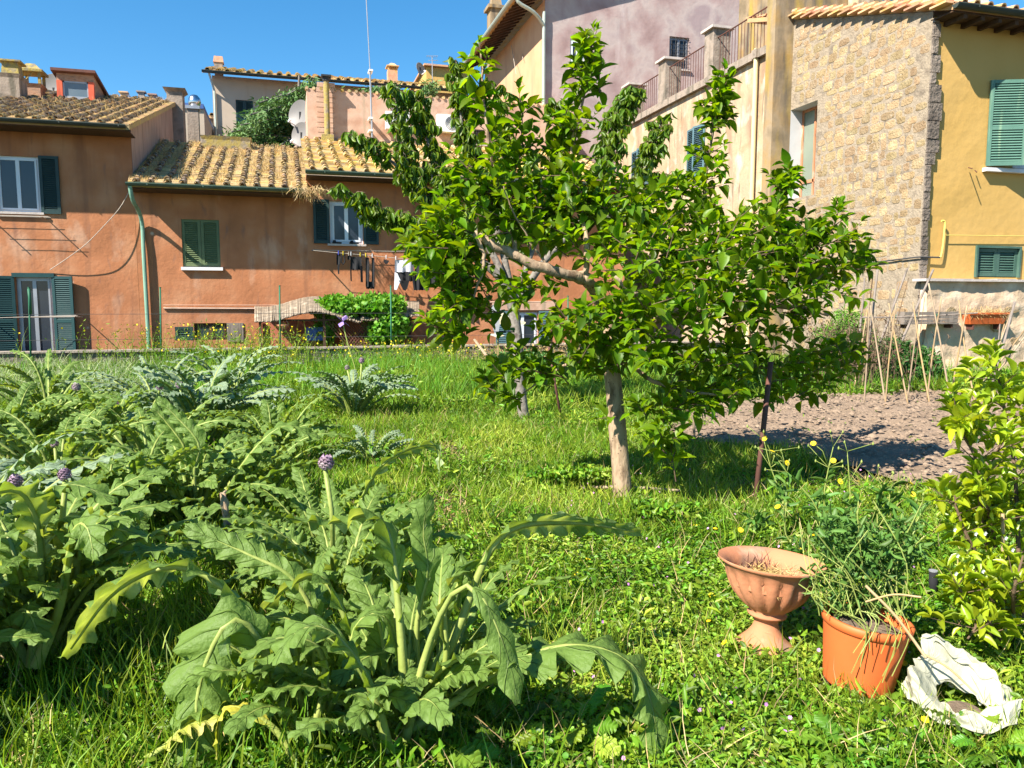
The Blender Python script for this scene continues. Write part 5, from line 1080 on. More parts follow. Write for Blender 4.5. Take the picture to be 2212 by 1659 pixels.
# ================================================================ TREES
FWD = Vector((SY * CP, CY * CP, -SP)); RGT = Vector((CY, -SY, 0)); UPV = FWD.cross(RGT) * -1
class Leafy:
    def __init__(s): s.p = []; s.d = []; s.u = []; s.l = []; s.w = []; s.b = MB()
    def shoot(s, pts, n, L, ratio=.55, radius=.006, droop=.1, start=.1, outup=.35, seg=4, tip=True, whorl=2.399):
        pts = catmull(pts, seg) if len(pts) > 2 else [Vector(pts[0]).lerp(Vector(pts[1]), k / 4) for k in range(5)]
        m = len(pts); s.b.tube(pts, [radius * (1 - .75 * i / (m - 1)) for i in range(m)], 5, cap=False); a = random.uniform(0, 6)
        for k in range(n):
            t = start + (1 - start) * k / max(1, n - 1); f = t * (m - 1); i = min(m - 2, int(f)); p = pts[i].lerp(pts[i + 1], f - i); T = (pts[i + 1] - pts[i]).normalized()
            a += whorl + random.uniform(-.3, .3); e1 = T.orthogonal().normalized(); e2 = T.cross(e1); o = e1 * math.cos(a) + e2 * math.sin(a)
            d = (o + T * random.uniform(.2, .7) + Vector((0, 0, outup - droop * 2))).normalized(); s.put(p + o * .01, d, L * random.uniform(.5, 1.25) * (1 - .35 * max(0, t - .85) / .15), ratio)
        if tip:
            T = (pts[-1] - pts[-2]).normalized()
            for k in range(3): s.put(pts[-1], (T + Vector((random.uniform(-.6, .6), random.uniform(-.6, .6), .2))).normalized(), L * random.uniform(.5, .8), ratio)
    def put(s, p, d, L, ratio):
        s.p.append(tuple(p)); s.d.append(tuple(d)); u = Vector((random.gauss(0, .30), random.gauss(0, .30), 1)); s.u.append(tuple(u)); s.l.append(L); s.w.append(L * ratio * random.uniform(.85, 1.1))
    def finish(s, t, tmpl, m, bark, extra=1):
        s.b.build('twig', bark, t, smooth=True)
        scatter('foliage', m, s.p, s.d, s.u, np.array(s.l), np.array(s.w), *tmpl, parent=t)
def rpx(u, v, d, ru, rv, rd):
    while True:
        a, b_, c = random.uniform(-1, 1), random.uniform(-1, 1), random.uniform(-1, 1)
        if a * a + b_ * b_ + c * c <= 1: return at(u + a * ru, v + b_ * rv, d + c * rd)
# ---- persimmon
base = G(1345, 1078); D0 = dep(base)
t = thing('persimmon_tree', 'broad glossy leaved persimmon tree with a straight tan trunk in the garden centre', 'tree', base)
b = MB(); tr = [base - Vector((0, 0, .15)), base, at(1340, 1000, D0), at(1333, 920, D0), at(1326, 840, D0), at(1318, 770, D0 + .02), at(1310, 700, D0 + .05), at(1300, 650, D0 + .1)]
b.tube(catmull(tr, 5), [.135, .115, .100, .09, .086] + [.078] * 4 + [.074] * 8 + [.070] * 8 + [.068] * 11, 14); b.build('trunk', 'bark_tan', t, smooth=True)
b = MB()
def limb(px, r0, r1):
    P = catmull([at(*q) for q in px], 5); m = len(P); P = [p + Vector((random.gauss(0, .006), random.gauss(0, .006), random.gauss(0, .006))) for p in P]
    b.tube(P, [(r0 + (r1 - r0) * i / (m - 1)) * random.uniform(.93, 1.1) for i in range(m)], 9)
D = D0 + .08
limb([(1303, 680, D), (1290, 640, D - .05), (1270, 608, D - .2), (1240, 598, D - .3), (1180, 582, D - .4), (1110, 550, D - .45), (1060, 525, D - .5), (1028, 505, D - .5)], .055, .030)
limb([(1235, 598, D - .3), (1262, 588, D - .25), (1268, 540, D - .2), (1262, 500, D - .1), (1255, 430, D), (1235, 330, D), (1262, 200, D), (1278, 80, D)], .030, .006)
limb([(1303, 690, D), (1340, 640, D + .2), (1400, 600, D + .4), (1470, 550, D + .5), (1510, 470, D + .5), (1530, 330, D + .5), (1560, 150, D + .45)], .05, .007)
limb([(1320, 720, D), (1400, 690, D - .2), (1500, 680, D - .3), (1600, 660, D - .2), (1720, 665, D), (1790, 680, D + .1)], .045, .012)
limb([(1330, 600, D - .8), (1365, 632, D - .75), (1400, 660, D - .6)], .011, .016)
limb([(1028, 505, D - .5), (1045, 560, D - .5), (1030, 620, D - .5), (1010, 680, D - .4)], .018, .006)
limb([(1120, 556, D - .4), (1090, 470, D - .3), (1062, 330, D - .35), (1045, 210, D - .35), (1040, 110, D - .35)], .020, .006)
limb([(1190, 585, D - .4), (1120, 480, D - .5), (1085, 400, D - .6)], .010, .004)
limb([(1600, 660, D - .2), (1650, 560, D), (1690, 430, D + .1), (1700, 370, D + .1)], .022, .006)
limb([(1720, 665, D), (1790, 570, D + .1), (1815, 480, D + .1)], .014, .005)
limb([(1330, 760, D), (1260, 780, D - .1), (1200, 800, D - .1), (1130, 850, D)], .02, .006)
limb([(1340, 780, D), (1430, 830, D - .3), (1520, 850, D - .4), (1600, 850, D - .3)], .02, .006)
limb([(1340, 760, D), (1480, 770, D + .5), (1600, 790, D + .8), (1740, 800, D + .9), (1830, 790, D + .8)], .022, .006)
b.build('limb', 'bark_tan', t, smooth=True)
LF = Leafy(); LS = .132
def spire(px, rad, n, d_, L=LS, wl=2):
    """upright leafy water shoot with side twigs"""
    P = catmull([at(u, v, D + d_) for u, v in px], 6); m = len(P)
    LF.shoot([at(u, v, D + d_) for u, v in px], int(n * .6), L, radius=.010, start=.05, outup=.25)
    for k in range(int(n / 2.6)):
        f = random.uniform(0, .93); i = int(f * (m - 1)); p = P[i]; a = random.uniform(0, 6.28); r_ = rad * random.uniform(.5, 1) * (1 - .55 * f)
        e = p + Vector((math.cos(a) * r_, math.sin(a) * r_, random.uniform(.05, .3) * rad * 2)); LF.shoot([p, e], random.randint(4, 7), L, start=.25, outup=.2)
spire([(1062, 470), (1062, 330), (1045, 210), (1036, 92)], .26, 66, -.35)
spire([(1100, 480), (1110, 380), (1130, 300), (1120, 190)], .24, 40, -.1)
spire([(1200, 500), (1190, 420), (1200, 330), (1225, 240)], .26, 50, .1)
spire([(1262, 470), (1238, 330), (1262, 200), (1282, 62)], .26, 84, 0)
spire([(1295, 200), (1290, 130), (1262, 90)], .14, 14, 0)
spire([(1515, 470), (1530, 350), (1548, 250), (1565, 150)], .24, 84, .45)
spire([(1480, 470), (1470, 430), (1455, 400)], .20, 18, .3)
spire([(1670, 520), (1695, 430), (1705, 365)], .26, 44, .1)
spire([(1760, 560), (1800, 490), (1815, 440)], .20, 22, .1)
spire([(1000, 520), (960, 480), (930, 455)], .16, 14, -.5)
LOBES = [  # u, v, ru, rv, depth offset, depth radius, twigs
 (962, 548, 62, 46, -.5, .25, 26), (1010, 590, 85, 60, -.4, .3, 34), (1000, 670, 60, 45, -.4, .2, 16), (975, 715, 45, 30, -.4, .2, 10), (1050, 420, 70, 70, -.4, .25, 20),
 (1110, 490, 100, 70, -.2, .4, 34), (1230, 480, 110, 90, 0, .5, 44), (1350, 490, 110, 80, .1, .5, 44), (1470, 500, 110, 75, .2, .5, 46), (1590, 530, 100, 75, .1, .5, 46), (1690, 540, 80, 70, .1, .4, 34), (1765, 560, 75, 70, .1, .35, 28), (1815, 570, 40, 50, .1, .2, 10),
 (1400, 580, 130, 70, -.3, .5, 52), (1540, 610, 130, 70, -.3, .5, 50), (1680, 630, 110, 60, -.1, .45, 34), (1800, 620, 50, 45, .1, .2, 10),
 (1300, 690, 110, 50, -.6, .35, 34), (1420, 690, 120, 60, -.6, .4, 44), (1550, 700, 110, 55, -.4, .5, 36), (1230, 710, 60, 45, -.5, .3, 12), (1690, 705, 80, 40, 0, .4, 12), (1300, 770, 80, 45, -.5, .3, 24), (1400, 770, 110, 50, -.4, .5, 34), (1520, 780, 110, 50, 0, .6, 34),
 (1640, 800, 120, 45, .4, .6, 34), (1760, 790, 90, 50, .6, .4, 26), (1830, 760, 40, 40, .6, .3, 8), (1470, 860, 100, 45, -.3, .4, 26), (1580, 860, 80, 30, 0, .5, 14), (1420, 900, 60, 35, -.5, .25, 12), (1440, 955, 55, 35, -.5, .2, 9), (1720, 850, 80, 30, .5, .4, 12),
 (1110, 830, 60, 50, -.1, .25, 12), (1060, 850, 30, 30, -.1, .15, 4), (1180, 780, 60, 60, -.2, .3, 12), (1210, 840, 50, 40, -.1, .3, 7), (1090, 660, 60, 50, -.3, .25, 7), (1180, 620, 70, 40, -.3, .3, 12), (1110, 690, 40, 50, -.3, .25, 4), (1230, 420, 90, 60, .1, .4, 22), (1320, 400, 50, 50, .2, .3, 8), (1400, 430, 70, 50, .3, .4, 16)]
CC = at(1380, 620, D)
for (u, v, ru, rv, do, rd, n) in LOBES:
    for _ in range(int(n * (.66 if v > 540 and u > 1150 else .9))):
        p = rpx(u, v, D + do, ru * .92, rv * .92, rd); o = (p - CC); o.z = 0; o = o.normalized() if o.length > .01 else Vector((1, 0, 0))
        e = p + (o * random.uniform(.3, 1) + Vector((random.gauss(0, .4), random.gauss(0, .4), random.uniform(-.1, .8)))).normalized() * random.uniform(.12, .26)
        LF.shoot([p, e], random.randint(5, 8), LS, start=.0, outup=.18, droop=.05)
# the long pale front leaves low beside the trunk
for (a, b_, n) in (((1330, 900), (1290, 905), 6), ((1440, 980), (1380, 930), 8), ((1450, 1000), (1470, 940), 8), ((1460, 1040), (1448, 960), 5)):
    LF.shoot([at(*a, D - .55), at(*b_, D - .6)], n, .14, start=.1)
LF.finish(t, T_PERS, 'leaf_persimmon', 'twig_brown')
# ---- cherry behind
cb = G(1132, 905); Dc = dep(cb)
t = thing('cherry_tree', 'cherry tree with hanging narrow leaves and a pale trunk behind the persimmon', 'tree', cb); b = MB(); LF = Leafy()
b.tube(catmull([cb - Vector((0, 0, .1)), cb, at(1122, 820, Dc), at(1118, 740, Dc), at(1108, 660, Dc)], 5), [.10, .09] + [.075] * 19, 12); b.build('trunk', 'bark_grey', t, smooth=True); b = MB()
def climb(px, r0, r1, d0=0, d1=0):
    n = len(px); P = catmull([at(u, v, Dc + d0 + (d1 - d0) * i / (n - 1)) for i, (u, v) in enumerate(px)], 6); m = len(P); b.tube(P, [r0 + (r1 - r0) * i / (m - 1) for i in range(m)], 8); return P
br = []
def cbranch(px, r0=.05, r1=.01, d0=0, d1=0, dens=1.0, start=.3, rad=.22):
    P = climb(px, r0, r1, d0, d1); m = len(P); Ltot = sum((P[i + 1] - P[i]).length for i in range(m - 1)); k = int(Ltot * 34 * dens)
    for _ in range(k):
        f = random.uniform(start, 1); i = min(m - 2, int(f * (m - 1))); p = P[i].lerp(P[i + 1], random.random()); a = random.uniform(0, 6.28); r_ = rad * random.uniform(.2, 1)
        e = p + Vector((math.cos(a) * r_, math.sin(a) * r_, random.uniform(-.03, .12))); mid = (p + e) / 2 + Vector((0, 0, .04))
        LF.b.tube([p, mid, e], .004, 4, cap=False)
        for _k in range(random.randint(6, 10)):
            d = Vector((random.gauss(0, .35), random.gauss(0, .35), -1 + random.uniform(-.2, .55))).normalized(); q = mid.lerp(e, random.uniform(0, 1)); LF.put(q, d, random.uniform(.11, .17), .36); LF.u[-1] = tuple((Vector((q - P[i]).to_tuple()) + Vector((random.gauss(0, .5), random.gauss(0, .5), .2))))
cbranch([(1112, 680), (1080, 600), (1000, 540), (930, 500), (850, 470), (790, 440), (725, 408)], .07, .01, 0, -.6, 1.1, .35)
cbranch([(1000, 540), (930, 450), (880, 380), (820, 330), (770, 300)], .04, .008, -.2, -.5, 1.1, .2)
cbranch([(930, 450), (880, 350), (865, 270), (848, 185)], .03, .008, -.2, -.2, 1.3, .1, .2)
cbranch([(1112, 680), (1070, 560), (1000, 460), (940, 350), (915, 270), (890, 205)], .06, .008, 0, .2, 1.3, .3)
cbranch([(1110, 660), (1080, 520), (1040, 400), (1000, 280), (985, 135)], .06, .008, .1, .3, 1.5, .35, .2)
cbranch([(1090, 560), (1060, 460), (1090, 330), (1070, 190)], .04, .008, .2, .5, .9, .3)
cbranch([(1110, 660), (1150, 540), (1200, 420), (1215, 300), (1200, 230)], .05, .008, .1, .4, .8, .3)
cbranch([(1110, 660), (1180, 560), (1270, 460), (1310, 360), (1350, 250), (1370, 200)], .06, .008, .1, .3, 1.2, .4)
cbranch([(1270, 460), (1350, 420), (1400, 350), (1430, 255)], .035, .008, .2, .2, 1.3, .3)
cbranch([(1270, 460), (1340, 470), (1390, 440), (1440, 380)], .03, .008, .2, .2, 1.1, .3)
cbranch([(1300, 400), (1310, 300), (1340, 215)], .02, .006, .2, .4, 1.2, .1, .16)
cbranch([(950, 520), (880, 500), (840, 480), (800, 470)], .02, .006, -.3, -.4, 1.3, .1)
cbranch([(1000, 540), (960, 470), (940, 420), (930, 360)], .02, .006, -.3, -.1, 1.5, .1, .26)
cbranch([(1100, 560), (1130, 480), (1150, 400), (1140, 330)], .03, .006, 0, .2, 1.1, .1, .25)
b.build('limb', 'bark_grey', t, smooth=True)
LF.finish(t, T_CHER, 'leaf_cherry', 'twig_brown')
# ---- cedar between the roofs
Yc = 36.0; q = onY(600, 330, Yc); t = thing('cedar_tree', 'dark green cedar with drooping layered boughs between the low roof and the beige house', 'tree', (q.x, q.y, ZL))
MB().tube([(q.x + .8, Yc, ZL), (q.x + .9, Yc, onY(600, 250, Yc).z), (q.x + 1.0, Yc, onY(675, 165, Yc).z)], .22, 8, .04).build('trunk', 'bark_grey', t)
P = []; Dn = []; b = MB()
boughs = [((655, 240), (540, 248), 1.0), ((655, 215), (560, 222), .8), ((660, 200), (620, 205), .5), ((650, 280), (500, 285), 1.0), ((650, 300), (495, 300), 1.0), ((650, 270), (520, 270), 1), ((650, 320), (520, 325), 1), ((650, 250), (600, 252), .6), ((660, 300), (700, 310), .8), ((676, 200), (676, 172), .4), ((680, 190), (720, 208), .3), ((720, 210), (900, 218), .3), ((640, 330), (560, 335), 1), ((770, 205), (860, 190), .5), ((650, 235), (575, 240), .8), ((925, 215), (932, 178), .3), ((655, 310), (600, 318), 1.), ((655, 262), (560, 262), 1.)]
for (a, e, wd) in boughs:
    for dd in (-1.2, -.4, .5, 1.2):
        A_, E_ = onY(*a, Yc + dd * .3), onY(*e, Yc + dd * wd * 1.3 - .5); A_.z += random.uniform(-.15, .15); b.tube([A_, (A_ + E_) / 2 + Vector((0, 0, .2)), E_], .03, 5); n = int(20 + 150 * (A_ - E_).length / 2)
        for _ in range(n):
            s_ = random.random() ** .8; p = A_.lerp(E_, s_) + Vector((random.gauss(0, .18), random.gauss(0, .32), .8 * s_ * (1 - s_) * .5 + random.uniform(-.30, .06) * (.4 + s_))); P.append(tuple(p)); Dn.append((random.gauss(-.25, .5), random.gauss(-.2, .5), random.uniform(-1.0, .2)))
b.build('limb', 'bark_grey', t); n = len(P); scatter('foliage', 'needle', P, Dn, rdir(n), RNG.uniform(.16, .34, n), .055, *T_BLADE, parent=t)
# ---- citrus bush at the right edge
cb = G(2180, 1420); Dc = dep(cb); t = thing('orange_bush', 'young orange bush with yellow green leaves and white blossom at the right edge', 'bush', cb); LF = Leafy(); b = MB()
def cit(px, n, r=.01, L=.085):
    P = [at(u, v, d) for u, v, d in px]; b.tube(catmull(P, 5), r, 7, r1=r * .4)
    Q = catmull(P, 5)
    for k in range(int(n * 1.15)):
        i = random.randint(len(Q) // 5, len(Q) - 2); p = Q[i]; e = p + Vector((random.gauss(0, .08), random.gauss(0, .08), random.uniform(0, .12))); LF.shoot([p, e], random.randint(4, 7), L, ratio=.42, radius=.003, start=.1, outup=.25, droop=.0)
Dk = Dc + .05
cit([(2180, 1420, Dk), (2150, 1250, Dk), (2120, 1120, Dk - .1), (2110, 1000, Dk - .2), (2075, 930, Dk - .2), (2062, 880, Dk - .2)], 36)
cit([(2150, 1250, Dk), (2100, 1180, Dk - .1), (2070, 1110, Dk - .1), (2062, 1070, Dk - .1)], 12)
cit([(2190, 1400, Dk), (2200, 1200, Dk), (2190, 1000, Dk), (2165, 860, Dk + .1), (2148, 770, Dk + .1)], 34, .012)
cit([(2180, 1420, Dk), (2110, 1330, Dk - .15), (2060, 1250, Dk - .2)], 14)
cit([(2180, 1420, Dk), (2130, 1340, Dk - .25), (2090, 1380, Dk - .3)], 10)
cit([(2180, 1380, Dk), (2240, 1250, Dk), (2250, 1050, Dk), (2230, 880, Dk)], 30)
cit([(2150, 1180, Dk), (2130, 1050, Dk - .2), (2160, 960, Dk - .2)], 16)
cit([(2190, 1350, Dk), (2190, 1280, Dk - .3), (2210, 1200, Dk - .3)], 14)
cit([(2180, 1420, Dk), (2160, 1330, Dk - .1), (2120, 1260, Dk - .2)], 14)
b.build('stem', 'twig_brown', t); LF.finish(t, T_CITR, 'leaf_citrus', 'twig_brown')
b = MB()
for k in range(16):
    p = at(random.uniform(2050, 2210), random.choice([random.uniform(860, 960), random.uniform(1150, 1260), random.uniform(1000, 1300)]), Dk - .25)
    for j in range(5): a = 1.256 * j; o = Vector((math.cos(a), -.5, math.sin(a))) * .011; s_ = Vector((-math.sin(a), 0, math.cos(a))) * .0045; b.add([p, p + o * .6 + s_, p + o, p + o * .6 - s_], [(0, 1, 2, 3)])
b.build('blossom', 'flower_white', t)
# ---- broad leaf bushes
def bush(name, label, px, d, n, L, m='leaf_bush', ratio=.5, cat='bush', tmpl=T_WEED, group=None, stems=True, upz=.6):
    ps = []; 
    c = G(px[0][0], px[0][4] if len(px[0]) > 4 else px[0][1] + px[0][3]); t = thing(name, label, cat, c, group); P = []; b = MB()
    tot = sum(q[2] * q[3] for q in px)
    for (u, v, ru, rv, *_) in px:
        for k in range(int(n * ru * rv / tot)): P.append(tuple(rpx(u, v, d + random.uniform(-.1, .1), ru, rv, ru / 1662 * d * .9)))
        for k in range(6):
            e = rpx(u, v, d, ru * .8, rv * .8, ru / 1662 * d * .6); b.tube([(c + e) / 2 * 1.0 if False else Vector((c.x * .5 + e.x * .5, c.y * .5 + e.y * .5, max(0, e.z - rv / 1662 * d * 1.2))), e], .008, 5)
    P = np.array(P); P[:, 2] = np.maximum(P[:, 2], .02) if d < 20 else P[:, 2]; k = len(P)
    b.build('stem', 'twig_brown', t); scatter('foliage', m, P, rdir(k, .2), rdir(k, upz), RNG.uniform(.6, 1.2, k) * L, RNG.uniform(.8, 1.1, k) * L * ratio, *tmpl, parent=t); return t
bush('grape_vine', 'lush bright green vine heaped over the reed pergola and hanging down its right side', [(735, 665, 60, 26), (800, 660, 60, 22), (840, 665, 38, 28), (835, 700, 50, 30), (830, 725, 46, 20), (700, 672, 30, 12), (703, 715, 22, 30), (850, 710, 34, 34)], 21.4, 8000, .15, 'leaf_vine', .85, 'vine')
bush('round_green_bush', 'dense dark green leafy bush behind the crossed bean poles', [(1930, 790, 65, 60), (1990, 800, 50, 50), (1880, 800, 40, 50), (1960, 830, 80, 25)], 15.0, 5200, .12)
bush('potato_clump', 'low leafy clump at the foot of the rubble wall by the cane pile', [(2120, 840, 50, 25), (2180, 830, 50, 30), (2060, 845, 30, 14)], 13.6, 1800, .09, 'weed_leaf')
bush('wall_foot_bush', 'feathery green shrub at the foot of the stone wall left of the stakes', [(1830, 700, 40, 36), (1790, 725, 40, 25), (1870, 735, 30, 30)], 16.5, 1800, .09, 'leaf_vine', .3)
bush('garden_weed_bush', 'dark weedy shrub growing against the garden wall behind the cherry trunk', [(1150, 775, 45, 20), (1200, 790, 40, 20), (1080, 775, 30, 14)], 17.2, 1500, .08)
bush('onion_patch', 'blue green leafy patch beyond the soil bed under the persimmon', [(1560, 835, 80, 22), (1680, 820, 70, 24), (1460, 840, 50, 18)], 14.0, 2600, .16, 'weed_blue', .12, 'vegetables', T_BLADE, upz=0)
bush('mint_clump', 'dense mint like clump of small leaves left of the persimmon trunk', [(1245, 1020, 80, 16), (1190, 1025, 50, 12), (1300, 1030, 40, 12)], 6.6, 2000, .045, 'weed_leaf', .6, 'weeds')
bush('sunlit_nettle_clump', 'leafy clump of broad weeds just right of the persimmon trunk base', [(1430, 1110, 70, 24), (1490, 1110, 40, 24), (1390, 1100, 30, 18)], 5.6, 2000, .05, 'weed_leaf', .55, 'weeds')
# ================================================================ ARTICHOKES
def np_bez(P, n):
    P = np.array([tuple(p) for p in P]); t = np.linspace(0, 1, n)[:, None]; k = len(P) - 1
    return sum(math.comb(k, i) * (1 - t) ** (k - i) * t ** i * P[i] for i in range(k + 1))
def resamp(P, n):
    P = np.array([tuple(p) for p in P]); s = np.concatenate([[0], np.cumsum(np.linalg.norm(np.diff(P, axis=0), axis=1))]); t = np.linspace(0, s[-1], n)
    Q = np.stack([np.interp(t, s, P[:, k]) for k in range(3)], -1)
    for _ in range(6): Q[1:-1] = (Q[:-2] + Q[1:-1] * 2 + Q[2:]) / 4
    return Q
class Choke:
    def __init__(s): s.V = []; s.F = []; s.UV = []; s.n = 0; s.st = MB()
    def leaf(s, ctrl, W, lobes=8, pet=.25, r0=.02, roll=0., cut=.6, seed=0, fold=.25, nt=None, face=None, interp=False):
        rr = random.Random(seed); per = 7; nb = lobes * per + 1; P = np_bez(ctrl, nb + 14) if not interp else resamp(catmull(ctrl, 12), nb + 14); m = len(P); i0 = int(m * pet)
        s.st.tube([Vector(p) for p in P[::3]], [r0 * (1 - .9 * i / (len(P[::3]) - 1)) + .0015 for i in range(len(P[::3]))], 10, cap=False, ridge=.22)
        B = P[i0:]; k = len(B); tt = np.linspace(0, 1, k); T = np.gradient(B, axis=0); T = nrm(T); up = np.array(face if face is not None else (0, 0, 1.)); S = np.cross(T, up)
        # keep the side vector continuous even where the rib is vertical
        ref = S[np.argmax(np.linalg.norm(S, axis=1))]; ref = ref / np.linalg.norm(ref); S = np.where(np.linalg.norm(S, axis=1, keepdims=True) < .25, ref, S); S = nrm(S); S = np.where((S @ ref)[:, None] < 0, -S, S); N = nrm(np.cross(S, T))
        c_, s_ = math.cos(roll), math.sin(roll); S, N = S * c_ + N * s_, N * c_ - S * s_
        e = (tt + .03) ** .55 * (1.02 - tt) ** .62; e /= e.max()
        ncr = 4; xs = np.concatenate([-np.linspace(1, 0, ncr + 1), np.linspace(0, 1, ncr + 1)[1:]])
        V = np.zeros((k, len(xs), 3)); UV = np.zeros((k, len(xs), 2)); ph = rr.uniform(0, 6)
        for side in (-1, 1):
            ph2 = ph + side; la = tt * lobes + (.12 if side > 0 else -.1); amp = np.array([rr.uniform(.75, 1.15) for _ in range(lobes + 3)]); am = amp[np.clip(la.astype(int) + 1, 0, lobes + 2)]
            saw = la % 1.0; lob = 1 - cut * (1 - np.clip(np.sin(np.pi * saw ** .75), 0, 1) ** .8) * (1 - .7 * np.clip((tt - .75) / .25, 0, 1)); w_ = W * e * lob * am
            small = 1 + .05 * np.sin(la * 21 + ph)
            for j, x in enumerate(xs):
                if x * side < 0 or (x == 0 and side < 0): continue
                a = abs(x); und = .25 * a ** 1.5 * np.sin(2 * np.pi * la + ph2) * W * (e * .7 + .3) + .10 * a * a * W * np.sin(la * 11 + ph)
                V[:, j] = B + S * (x * w_ * small)[:, None] + T * (a ** 1.3 * w_ * .55)[:, None] + N * (a * w_ * fold - a * a * w_ * .45 + und)[:, None] + N * .004
                UV[:, j, 0] = tt * lobes * 1.5; UV[:, j, 1] = x
        nx = len(xs); idx = np.arange((k - 1))[:, None] * nx + np.arange(nx - 1)[None]; idx = idx.ravel() + s.n
        s.F.append(np.stack([idx, idx + nx, idx + nx + 1, idx + 1], -1)); s.V.append(V.reshape(-1, 3)); s.UV.append(UV.reshape(-1, 2)); s.n += k * nx
    def auto(s, base, n, L, W, seed, el=(45, 82), az=(0, 360), kk=(.5, 1.0), lb=(7, 9), **kw):
        rr = random.Random(seed)
        for i in range(n):
            a = R(az[0] + (az[1] - az[0]) * ((i * .618034) % 1) + rr.uniform(-12, 12)); e = R(rr.uniform(*el)); l = L * rr.uniform(.7, 1.1); h = Vector((math.cos(a), math.sin(a), 0)); b0 = Vector(base) + h * rr.uniform(.01, .07)
            d0 = h * math.cos(e) + Vector((0, 0, math.sin(e))); k = rr.uniform(*kk)
            p1 = b0 + d0 * l * .4; p2 = p1 + (d0 * (1 - k * .5) + h * k * .6).normalized() * l * .35; p3 = p2 + (h * .9 + Vector((0, 0, -.55 * k + .15))) * l * .38
            p3.z = max(p3.z, .04); s.leaf([b0, p1, p2, p3], W * rr.uniform(.75, 1.15), rr.randint(*lb), rr.uniform(.12, .26), r0=.017 * L / .9, roll=rr.uniform(-.5, .5), seed=seed * 99 + i, **kw)
    def finish(s, t, m='cardoon'):
        mk('foliage', np.concatenate(s.V), np.concatenate(s.F), m, t, smooth=True, uv=np.concatenate(s.UV)); s.st.build('stalk', 'cardoon_stalk', t, smooth=True)
def bud(t, c, r, stalk_from=None, tilt=(0, 0, 1)):
    c = Vector(c); b = MB(); q = Vector(tilt).normalized().to_track_quat('Z', 'Y').to_matrix(); n = 46
    for k in range(n):
        f = k / n; z = -.75 + 1.7 * f; rad = math.sqrt(max(0, 1 - (z * .85) ** 2)) * (1 if z < .3 else 1 - .25 * (z - .3)); a = k * 2.399; o = Vector((math.cos(a), math.sin(a), 0)); sd = Vector((-math.sin(a), math.cos(a), 0)); w_ = r * .36; h = r * .62
        p = o * rad * r * .9 + Vector((0, 0, z * r)); tip = o * (rad * r * (.85 if z > .4 else 1.08)) + Vector((0, 0, z * r + h)); mid = (p + tip) / 2 + o * r * .12
        b.add([c + q @ (p - sd * w_ * .8), c + q @ (p + sd * w_ * .8), c + q @ (mid + sd * w_), c + q @ tip, c + q @ (mid - sd * w_), c + q @ (mid + o * r * .05)], [(0, 1, 2, 5), (0, 5, 4), (5, 2, 3), (5, 3, 4)])
    b.build('flower_bud', 'bud_purple', t)
    if stalk_from is not None: MB().tube([Vector(stalk_from), (Vector(stalk_from) + c) / 2 + Vector((.01, 0, 0)), c - q @ Vector((0, 0, r * .7))], .012, 8).build('bud_stalk', 'cardoon_stalk', t, smooth=True)
def hero(C, px, d0, dd, W, **kw):
    n = len(px); C.leaf([at(u, v, d0 + (dd[i] if isinstance(dd, (list, tuple)) else dd * i / (n - 1))) for i, (u, v) in enumerate(px)], W, interp=True, **kw)
AG = 'artichoke plants in the garden'
# front plant (right clump)
b1 = G(835, 1625); d1 = dep(b1); t = thing('artichoke_plant', 'large artichoke plant at the bottom centre with long arching ribbed leaves reaching right', 'artichoke', b1, AG); C = Choke()
hero(C, [(900, 1560), (985, 1370), (1080, 1160), (1230, 1130), (1385, 1150)], d1 + .1, [0, .05, .1, .3, .45], .075, lobes=9, pet=.42, r0=.022, roll=.9, seed=1, cut=.5)
hero(C, [(870, 1640), (870, 1420), (830, 1130), (720, 1130), (615, 1120)], d1, [0, 0, .05, .05, 0], .085, lobes=8, pet=.40, r0=.022, roll=-.5, seed=2, cut=.4)
hero(C, [(875, 1600), (930, 1380), (1010, 1250), (1090, 1400), (1118, 1520)], d1 - .1, [0, 0, -.1, -.15, -.2], .052, lobes=3, pet=.62, r0=.017, roll=.35, seed=3, cut=.12, face=(0, -1, .5))
hero(C, [(760, 1659), (960, 1530), (1190, 1400), (1370, 1440), (1430, 1640)], d1 - .05, [0, 0, 0, 0, -.05], .12, lobes=8, pet=.30, r0=.022, roll=0, seed=4, cut=.45)
hero(C, [(905, 1500), (900, 1350), (925, 1230), (912, 1150), (928, 1068)], d1 + .15, [0, 0, 0, 0, 0], .05, lobes=4, pet=.45, r0=.014, seed=5, cut=.15, face=(.2, -1, .1))
hero(C, [(840, 1620), (800, 1480), (720, 1370), (650, 1360), (590, 1430)], d1 - .2, [0, -.05, -.1, -.15, -.2], .085, lobes=6, pet=.35, r0=.020, seed=6, cut=.4)
hero(C, [(850, 1600), (780, 1420), (700, 1250), (620, 1270), (560, 1330)], d1 + .1, 0, .08, lobes=6, pet=.4, r0=.02, seed=7, cut=.4, roll=-.4)
hero(C, [(880, 1600), (960, 1450), (960, 1300), (1000, 1230), (1040, 1290)], d1 + .1, 0, .06, lobes=5, pet=.45, r0=.018, seed=8, roll=.5)
hero(C, [(860, 1580), (930, 1400), (1000, 1240), (1010, 1200), (985, 1320)], d1 + .2, 0, .05, lobes=5, pet=.5, r0=.016, seed=9, roll=-.9)
C.auto(b1 + Vector((.05, .0, 0)), 18, .74, .07, 41, el=(55, 86), kk=(.3, 1)); C.auto(b1 + Vector((.25, .35, 0)), 14, .72, .06, 43, el=(50, 86), kk=(.3, 1)); C.finish(t)
